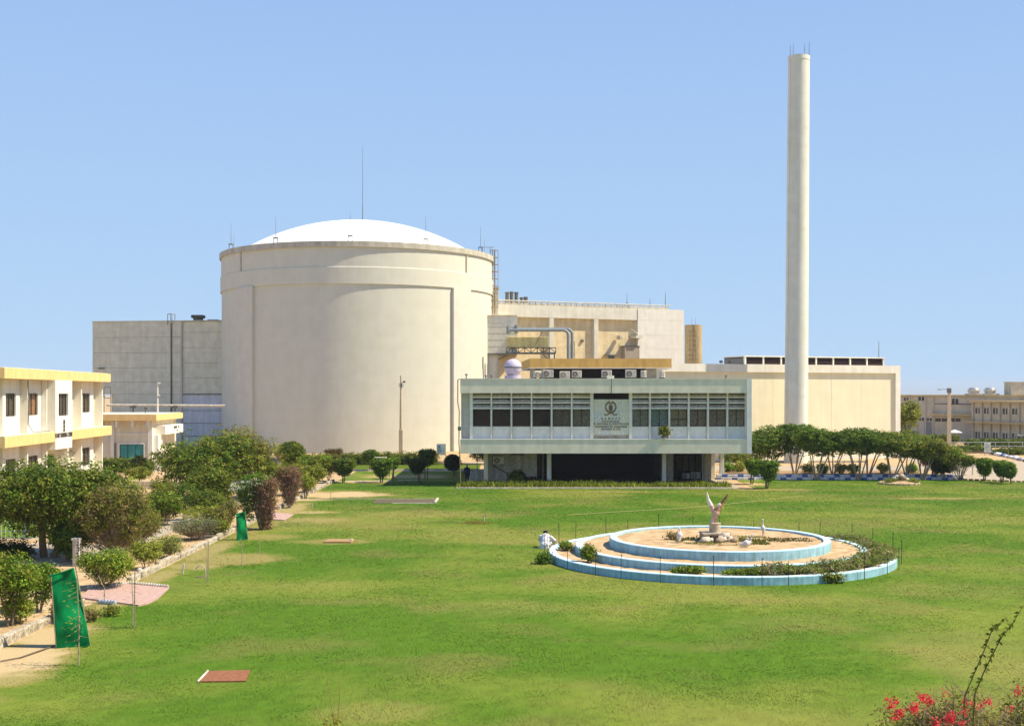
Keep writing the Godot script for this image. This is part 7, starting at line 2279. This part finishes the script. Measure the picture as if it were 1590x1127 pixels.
	plant("garden_tree", "bare little tree behind the office columns", "tree", Vector3(24.701, 0.0, -128.0), Vector3(0.0, 1.174, 0.0), Vector3(0.969, 0.692, 0.823), {"n": 700, "leaf": 0.09, "pal": OLIVE, "stem": 0.04, "stems": 4, "spread": 0.5, "lobe": 6, "bark": BARK})
	plant("garden_shrub", "dark shrub row at the foot of the cream hall beside the office end", "shrub", Vector3(26.865, 0, -139), Vector3(0, 0.8, 0), Vector3(2.6, 0.75, 0.5), {"n": 1500, "leaf": 0.09, "pal": OLIVE + GREEN, "stem": 0.03, "stems": 5, "spread": 0.7, "lobe": 9})
	# the painted kerb: two courses of blocks, blue and white in turn
	var bl := paint("kerb blue", Color(0.05, 0.13, 0.42), 0.6)
	var wh := paint("kerb white", Color(0.72, 0.73, 0.74), 0.6)
	var t := thing("painted_kerb", "two stepped courses of blue and white painted kerb blocks", "kerb", Vector3.ZERO)
	for k in 46:
		var x := 19.9 + k * 0.52
		part("kerb_block", Shape.new().stone(Vector3(x, 0.07, -114.85), Vector3(0.5, 0.26, 0.34), 0.03, Basis(Vector3.UP, rng.randf_range(-0.03, 0.03))), bl if k % 3 == 0 else wh, t)
		part("kerb_cap", Shape.new().span(x - 0.24, x + 0.24, 0.202, 0.225, -115.0, -114.7), wh, t)
		part("kerb_block", Shape.new().stone(Vector3(x + 0.2, 0.24, -115.55), Vector3(0.5, 0.42, 0.34), 0.03, Basis(Vector3.UP, rng.randf_range(-0.03, 0.03))), bl if k % 3 == 1 else wh, t)
	var dark_edge := thing("stone_edging", "dark stone edging of the lawn along the sandy road", "edging", Vector3.ZERO)
	for k in 36:
		part("edging_stone", Shape.new().stone(Vector3(43.5 + k * 0.44, 0.06, -114.2 + k * 0.44 * 0.69), Vector3(0.42, rng.randf_range(0.16, 0.26), 0.26), 0.04, Basis(Vector3.UP, 0.1 * rng.randfn() - 0.6)), masonry("brown rock", Color(0.33, 0.25, 0.16)), dark_edge)
	# white bird statues by the road
	var bone := tinted("statue paint", 0.7)
	var white := Color(0.78, 0.77, 0.74)
	var birds := [[Vector3(44.991, 0.0, -121.865), "white long winged bird statue behind the little vase shaped tree", 0.0, 1.35], [Vector3(46.794, 0.0, -120.906), "white bird statue on a bare stem between the small tree and the clipped bushes", 0.6, 1.0]]
	for q in birds:
		var b := thing("bird_statue", q[1], "statue", q[0], q[2], "white bird statues by the road")
		var s := Shape.new()
		body(s, [[Vector3(-0.2, 0.95, 0), Vector3(0.12, 1.0, 0), 0.1, 0.17, white], [Vector3(0.12, 1.0, 0), Vector3(0.35, 1.15, 0), 0.13, 0.06, white], [Vector3(0.35, 1.15, 0), Vector3(0.62, 1.3, 0), 0.05, 0.04, white], [Vector3(0.62, 1.3, 0), Vector3(0.85, 1.27, 0), 0.05, 0.012, white],
			[Vector3(-0.02, 1.05, 0.1), Vector3(-0.28, 1.5, 0.4), 0.09, 0.06, white], [Vector3(-0.28, 1.5, 0.4), Vector3(-0.55, 1.75, 0.5), 0.06, 0.02, white], [Vector3(-0.02, 1.05, -0.1), Vector3(-0.2, 1.4, -0.4), 0.09, 0.06, white], [Vector3(-0.2, 1.4, -0.4), Vector3(-0.5, 1.5, -0.6), 0.06, 0.02, white], [Vector3(-0.2, 0.95, 0), Vector3(-0.55, 0.85, 0), 0.09, 0.03, white]], 0.04, 0.06)
		part("body", s, bone, b)
		for x in [-0.06, 0.06]:
			part("leg", Shape.new().tube([Vector3(x, -0.05, 0), Vector3(x, 0.95, 0)], [0.03, 0.035], 5, Color(0.45, 0.4, 0.32)), bone, b)
		b.scale = Vector3.ONE * q[3]
	# hedges round the far offices
	var hl := [["long clipped hedge before the two storey office wing", 70.346, 78.811, -183.0, 1.3], ["low olive hedge along the road bend past the notice board", 65.817, 71.808, -161.0, 0.9], ["low olive hedge between the lamp post and the notice board", 62.205, 66.746, -166.0, 0.95], ["dark hedge beneath the grey offices behind the lamp post", 66.941, 73.168, -196.0, 1.5]]
	for q in hl:
		var lobes := []
		var x: float = q[1]
		while x < q[2]:
			lobes.append([Vector3(x, q[4] * 0.55, rng.randf_range(-0.2, 0.2)), Vector3(0.85, q[4] * 0.5, 0.7)])
			x += 1.0
		plant("clipped_hedge", q[0], "hedge", Vector3(0, 0, q[3]), Vector3((q[1] + q[2]) / 2, q[4] * 0.5, 0), Vector3((q[2] - q[1]) / 2, q[4] * 0.5, 0.5), {"lobes": lobes, "n": 330 * lobes.size(), "leaf": 0.12, "pal": OLIVE + GREEN, "core": 0.8, "stems": 6, "spread": 0.8, "stem": 0.02})


# ---------- shrubs close to the camera ----------

func near_shrubs() -> void:
	var d := 15.0
	var base := Vector3(5.9, 0, -15.0)
	var t := thing("bougainvillea", "tall bougainvillea with red flower clusters at the near corner of the lawn", "bush", base)
	rng.seed = 71
	var wood := Shape.new()
	var fol := Shape.new()
	var lobes := []
	for k in 26:
		lobes.append([Vector3(rng.randf_range(-0.75, 1.6), 3.95 + rng.randf_range(-0.5, 0.2), rng.randf_range(-0.9, 0.5)), Vector3(0.42, 0.36, 0.42) * rng.randf_range(0.8, 1.25)])
	for k in 9:
		var l: Array = lobes[k]
		wood.tube(sway(Vector3(rng.randfn() * 0.12, -0.1, rng.randfn() * 0.12), l[0], 0.25, 6), thinning(0.05, 0.012, 6), 6, BARK)
	for k in 700:
		var l: Array = lobes[rng.randi() % lobes.size()]
		var a: Vector3 = l[0] + ball_point() * l[1] * 0.5
		var b: Vector3 = a + (ball_point() + Vector3(0, 0.5, 0)) * 0.32
		wood.tube([a, a.lerp(b, 0.5) + ball_point() * 0.04, b], [0.007, 0.005, 0.003], 3, Color(0.2, 0.15, 0.1).lerp(Color(0.34, 0.27, 0.2), rng.randf()), false)
	foliage(fol, lobes, 30000, 0.026, OLIVE + BROWN + [Color(0.2, 0.11, 0.07)], 0.13, 9, 0.7, 0.9)
	part("stem", wood, barky(), t)
	part("foliage", fol, leafy(), t)
	var clusters := [[1384, 1097, 5], [1392, 1090, 3], [1398, 1106, 7], [1392, 1114, 6], [1434, 1086, 5], [1444, 1090, 8], [1430, 1082, 4], [1421, 1098, 6], [1420, 1102, 5], [1468, 1077, 2], [1478, 1112, 8], [1474, 1118, 5], [1454, 1122, 6], [1502, 1092, 3], [1522, 1094, 3], [1536, 1090, 4], [1582, 1074, 3], [1498, 1106, 3], [1378, 1086, 2], [1494, 1122, 3], [1570, 1100, 2]]
	var pos := [Vector3(4.648, 4.465, -14.6), Vector3(4.776, 4.468, -14.8), Vector3(4.726, 4.42, -14.5), Vector3(4.679, 4.358, -14.5), Vector3(5.077, 4.526, -14.7), Vector3(5.157, 4.494, -14.7), Vector3(5.114, 4.507, -14.9), Vector3(4.906, 4.483, -14.5), Vector3(4.865, 4.478, -14.4), Vector3(5.493, 4.496, -15.1), Vector3(5.279, 4.427, -14.3), Vector3(5.248, 4.381, -14.3), Vector3(5.094, 4.35, -14.3), Vector3(5.618, 4.478, -14.7), Vector3(5.777, 4.462, -14.7), Vector3(5.928, 4.468, -14.8), Vector3(6.381, 4.546, -15.0), Vector3(5.51, 4.42, -14.5), Vector3(4.696, 4.474, -14.9), Vector3(5.403, 4.35, -14.3), Vector3(6.116, 4.441, -14.6)]
	for k in clusters.size():
		var fl := Shape.new()
		for j in clusters[k][2] * 12:
			var p: Vector3 = pos[k] - base + Vector3(rng.randfn(), rng.randfn(), rng.randfn()) * 0.03
			var f := (ball_point() + Vector3(0.3, 0.6, 0.7)).normalized()
			var al := f.cross(ball_point()).normalized() * rng.randf_range(0.010, 0.017)
			fl.leaf(p, al, f.cross(al) * 0.75, ramp([Color(0.62, 0.035, 0.06), Color(0.5, 0.02, 0.04), Color(0.66, 0.09, 0.09)]))
		part("flower_cluster", fl, tinted("petals", 0.5, 0.6), t)
	# two long whips rising out of it
	var whips := [[Vector3(5.556, 4.599, -14.6), Vector3(5.628, 4.883, -14.5), Vector3(5.737, 5.249, -14.4), Vector3(5.807, 5.443, -14.4), Vector3(5.892, 5.498, -14.4), Vector3(5.978, 5.591, -14.4)], [Vector3(5.721, 4.605, -14.7), Vector3(5.801, 4.914, -14.6), Vector3(5.91, 5.228, -14.5), Vector3(5.98, 5.361, -14.5), Vector3(6.048, 5.506, -14.4), Vector3(6.145, 5.757, -14.3)]]
	for w in whips:
		var pts := []
		for p in w:
			pts.append(p - base)
		var ws := Shape.new()
		ws.tube([Vector3(pts[0].x, 3.4, pts[0].z - 0.2)] + pts, [0.009, 0.009, 0.008, 0.007, 0.006, 0.005, 0.003], 5, Color(0.09, 0.11, 0.03))
		var whip := part("whip", ws, barky(), t)
		var ls := Shape.new()
		for k in 44:
			var f := rng.randf() * (pts.size() - 1.01)
			var p: Vector3 = pts[int(f)].lerp(pts[int(f) + 1], f - int(f))
			var side := (ball_point() + Vector3(-0.5, -0.7, 0)).normalized()
			var across := side.cross(Vector3(0.3, 0, 1)).normalized()
			ls.leaf(p + side * 0.03, side * 0.034, across * 0.017, ramp([Color(0.12, 0.17, 0.02), Color(0.2, 0.24, 0.05), Color(0.06, 0.1, 0.015)]))
		part("leaf_spray", ls, leafy(), whip)
	# twiggy top of another shrub at the lower edge
	var b2 := Vector3(-1.803, 0, -12.0)
	var t2 := thing("young_shrub", "few bare yellow green shoots rising at the near edge of the lawn", "shrub", b2)
	var s2 := Shape.new()
	var l2 := Shape.new()
	for q in [[Vector3(-1.79, 4.953, -12.0), Vector3(-1.829, 5.219, -12.0), Vector3(-1.862, 5.401, -12.0)], [Vector3(-1.758, 4.953, -12.0), Vector3(-1.738, 5.225, -12.0), Vector3(-1.745, 5.465, -12.0)], [Vector3(-1.855, 4.953, -12.0), Vector3(-1.933, 5.07, -12.0), Vector3(-1.978, 5.161, -12.0)]]:
		s2.tube([Vector3(0, -0.1, 0), Vector3(0.03, 2.5, 0.0), q[0] - b2, q[1] - b2, q[2] - b2], [0.03, 0.018, 0.007, 0.005, 0.002], 5, Color(0.22, 0.2, 0.06))
		for k in 9:
			var p: Vector3 = (q[0] - b2).lerp(q[1] - b2, rng.randf_range(-0.3, 0.35))
			var dir := (ball_point() + Vector3(-0.3, 0.4, 0)).normalized()
			l2.leaf(p + dir * 0.025, dir * 0.028, dir.cross(Vector3(0, 0, 1)).normalized() * 0.012, ramp(LIME))
	part("stem", s2, barky(), t2)
	part("foliage", l2, leafy(), t2)


# ---------- people ----------

func hand_bones(wrist: Vector3, along: Vector3, palm: Vector3, curl: float, skin: Color) -> Array:
	var a := along.normalized()
	var side := a.cross(palm).normalized()
	var up := side.cross(a)
	var o := [[wrist, wrist + a * 0.085, 0.026, 0.034, skin], [wrist + side * 0.015, wrist + side * 0.022 + a * 0.08, 0.022, 0.02, skin]]
	var reach := [0.072, 0.082, 0.076, 0.06]
	for k in 4:
		var root := wrist + a * 0.085 + side * (0.033 - 0.022 * k)
		var mid: Vector3 = root + (a * cos(curl * 0.6) - up * sin(curl * 0.6)) * reach[k] * 0.5
		var tip: Vector3 = mid + (a * cos(curl * 1.6) - up * sin(curl * 1.6)) * reach[k] * 0.5
		o.append([root, mid, 0.0095, 0.009, skin])
		o.append([mid, tip, 0.009, 0.0075, skin])
	var tb := wrist + a * 0.025 + side * 0.03
	o.append([tb, tb + (side * 0.7 + a * 0.7) * 0.045, 0.013, 0.011, skin])
	o.append([tb + (side * 0.7 + a * 0.7) * 0.045, tb + (side * 0.35 + a * 0.9) * 0.085, 0.011, 0.009, skin])
	return o


func people() -> void:
	var cloth := tinted("person surface", 0.85)
	var wh := Color(0.70, 0.68, 0.66)
	var skin := Color(0.22, 0.12, 0.075)
	var hair := Color(0.012, 0.01, 0.009)
	# man crouching with his back to us; he faces away from the camera, to the planter wall
	var p := thing("person", "man in loose white clothes crouching with his back turned beside the planter", "person", Vector3(1.795, 0.0, -63.846), -0.25)
	p.scale = Vector3(1.22, 0.88, 1.15)
	var s := Shape.new()
	var bones := [
		[Vector3(0, 0.24, 0.1), Vector3(0, 0.5, -0.02), 0.2, 0.19, wh], [Vector3(0, 0.5, -0.02), Vector3(-0.02, 0.74, -0.14), 0.19, 0.17, wh],
		[Vector3(-0.2, 0.72, -0.14), Vector3(0.18, 0.7, -0.12), 0.085, 0.085, wh], [Vector3(-0.03, 0.78, -0.18), Vector3(-0.05, 0.85, -0.24), 0.06, 0.055, skin],
		[Vector3(-0.1, 0.22, 0.06), Vector3(-0.24, 0.46, -0.34), 0.12, 0.085, wh], [Vector3(-0.24, 0.46, -0.34), Vector3(-0.2, 0.1, -0.18), 0.085, 0.06, wh], [Vector3(0.1, 0.22, 0.06), Vector3(0.26, 0.46, -0.32), 0.12, 0.085, wh], [Vector3(0.26, 0.46, -0.32), Vector3(0.22, 0.1, -0.16), 0.085, 0.06, wh],
		[Vector3(-0.2, 0.045, -0.12), Vector3(-0.22, 0.035, -0.36), 0.042, 0.035, skin], [Vector3(0.22, 0.045, -0.1), Vector3(0.24, 0.035, -0.34), 0.042, 0.035, skin],
		[Vector3(-0.24, 0.7, -0.14), Vector3(-0.32, 0.46, -0.26), 0.085, 0.07, wh], [Vector3(-0.32, 0.46, -0.26), Vector3(-0.2, 0.3, -0.5), 0.066, 0.045, wh],
		[Vector3(0.22, 0.68, -0.12), Vector3(0.36, 0.48, -0.2), 0.085, 0.07, wh], [Vector3(0.36, 0.48, -0.2), Vector3(0.34, 0.26, -0.4), 0.066, 0.045, wh],
		[Vector3(-0.2, 0.3, -0.5), Vector3(-0.17, 0.27, -0.54), 0.03, 0.026, skin], [Vector3(0.34, 0.26, -0.4), Vector3(0.33, 0.23, -0.43), 0.03, 0.026, skin],
		[Vector3(-0.26, 0.05, 0.12), Vector3(0.2, 0.05, 0.16), 0.06, 0.06, wh], [Vector3(0, 0.24, 0.14), Vector3(-0.02, 0.06, 0.16), 0.19, 0.17, wh]]
	body(s, bones, 0.024, 0.045)
	for h in [[Vector3(-0.17, 0.27, -0.54), Vector3(0.3, -0.5, -0.6)], [Vector3(0.33, 0.23, -0.43), Vector3(-0.1, -0.7, -0.5)]]:
		body(s, hand_bones(h[0], h[1], Vector3(0, 1, 0.2), 0.8, skin), 0.006, 0.012)
	# head bowed forward: skull, jaw, nose, ears and brow
	var hc := Vector3(-0.06, 0.93, -0.27)
	body(s, [[hc, hc + Vector3(0, -0.01, -0.02), 0.088, 0.09, skin], [hc + Vector3(0, -0.05, -0.05), hc + Vector3(0, -0.1, -0.07), 0.062, 0.048, skin], [hc + Vector3(0, -0.02, -0.1), hc + Vector3(0, -0.045, -0.122), 0.012, 0.017, skin], [hc + Vector3(-0.087, -0.03, 0.0), hc + Vector3(-0.092, 0.01, 0.0), 0.016, 0.02, skin], [hc + Vector3(0.087, -0.03, 0.0), hc + Vector3(0.092, 0.01, 0.0), 0.016, 0.02, skin],
		[hc + Vector3(-0.035, 0.0, -0.098), hc + Vector3(-0.03, 0.0, -0.098), 0.013, 0.013, Color(0.5, 0.48, 0.45)], [hc + Vector3(0.035, 0.0, -0.098), hc + Vector3(0.03, 0.0, -0.098), 0.013, 0.013, Color(0.5, 0.48, 0.45)], [hc + Vector3(-0.025, -0.075, -0.108), hc + Vector3(0.025, -0.075, -0.108), 0.009, 0.009, Color(0.2, 0.07, 0.06)]], 0.009, 0.02)
	part("body", s, cloth, p)
	var hs := Shape.new()
	body(hs, [[hc + Vector3(0, 0.02, 0.02), hc + Vector3(0, 0.035, -0.03), 0.092, 0.088, hair], [hc + Vector3(0, -0.03, 0.045), hc + Vector3(0, 0.0, 0.04), 0.07, 0.08, hair]], 0.012, 0.02)
	part("hair", hs, cloth, p)
	lone("digging_stick", Shape.new().tube([Vector3(1.929, 0.0, -63.714) + Vector3(0.15, 0.0, 0.35), Vector3(1.929, 0.0, -63.714) + Vector3(0.12, 0.75, 0.2)], [0.018, 0.016], 6), paint("tool handle", Color(0.55, 0.33, 0.16), 0.8), "pale wooden tool handle leaning by the crouching man", "tool")
	# person standing in the shade under the corner of the office
	var navy := Color(0.012, 0.013, 0.05)
	var q := thing("person", "person in dark navy clothes and pale cap standing in the office block shade", "person", Vector3(-4.162, 0, -110), 0.3)
	var b := Shape.new()
	var bn := [
		[Vector3(0, 0.95, 0), Vector3(0, 1.12, 0), 0.15, 0.14, navy], [Vector3(0, 1.12, 0), Vector3(0, 1.38, 0), 0.145, 0.155, navy], [Vector3(-0.17, 1.4, 0), Vector3(0.17, 1.4, 0), 0.075, 0.075, navy], [Vector3(0, 1.42, 0), Vector3(0, 1.55, 0), 0.058, 0.052, skin],
		[Vector3(-0.09, 0.92, 0), Vector3(-0.1, 0.5, 0.01), 0.1, 0.07, navy], [Vector3(-0.1, 0.5, 0.01), Vector3(-0.1, 0.1, -0.01), 0.068, 0.05, navy], [Vector3(0.09, 0.92, 0), Vector3(0.11, 0.5, 0.02), 0.1, 0.07, navy], [Vector3(0.11, 0.5, 0.02), Vector3(0.12, 0.1, -0.01), 0.068, 0.05, navy],
		[Vector3(-0.1, 0.05, -0.03), Vector3(-0.11, 0.04, 0.15), 0.045, 0.038, Color(0.02, 0.018, 0.016)], [Vector3(0.12, 0.05, -0.03), Vector3(0.14, 0.04, 0.15), 0.045, 0.038, Color(0.02, 0.018, 0.016)],
		[Vector3(-0.2, 1.39, 0), Vector3(-0.26, 1.1, -0.02), 0.06, 0.05, navy], [Vector3(-0.26, 1.1, -0.02), Vector3(-0.26, 0.86, 0.05), 0.048, 0.034, navy], [Vector3(0.2, 1.39, 0), Vector3(0.26, 1.1, -0.02), 0.06, 0.05, navy], [Vector3(0.26, 1.1, -0.02), Vector3(0.25, 0.86, 0.05), 0.048, 0.034, navy],
		[Vector3(-0.26, 0.86, 0.05), Vector3(-0.26, 0.82, 0.06), 0.028, 0.026, skin], [Vector3(0.25, 0.86, 0.05), Vector3(0.25, 0.82, 0.06), 0.028, 0.026, skin]]
	body(b, bn, 0.022, 0.04)
	for h in [Vector3(-0.26, 0.82, 0.06), Vector3(0.25, 0.82, 0.06)]:
		body(b, hand_bones(h, Vector3(0, -1, 0.12), Vector3(0, 0, 1), 0.35, skin), 0.006, 0.012)
	hc = Vector3(0, 1.66, 0.01)
	body(b, [[hc, hc + Vector3(0, 0.02, 0.01), 0.085, 0.088, skin], [hc + Vector3(0, -0.05, 0.03), hc + Vector3(0, -0.09, 0.05), 0.06, 0.045, skin], [hc + Vector3(0, 0.0, 0.09), hc + Vector3(0, -0.03, 0.112), 0.011, 0.016, skin], [hc + Vector3(-0.085, -0.03, 0), hc + Vector3(-0.09, 0.01, 0), 0.016, 0.02, skin], [hc + Vector3(0.085, -0.03, 0), hc + Vector3(0.09, 0.01, 0), 0.016, 0.02, skin],
		[hc + Vector3(-0.035, 0.005, 0.09), hc + Vector3(-0.03, 0.005, 0.09), 0.012, 0.012, Color(0.5, 0.48, 0.45)], [hc + Vector3(0.035, 0.005, 0.09), hc + Vector3(0.03, 0.005, 0.09), 0.012, 0.012, Color(0.5, 0.48, 0.45)], [hc + Vector3(-0.024, -0.062, 0.09), hc + Vector3(0.024, -0.062, 0.09), 0.009, 0.009, Color(0.2, 0.07, 0.06)]], 0.009, 0.02)
	part("body", b, cloth, q)
	part("cap", Shape.new().lathe(hc, [Vector2(0.092, 0.03), Vector2(0.1, 0.05), Vector2(0.09, 0.12), Vector2(0.0, 0.135)], 16, 0, TAU, Color(0.5, 0.48, 0.44)), cloth, q)
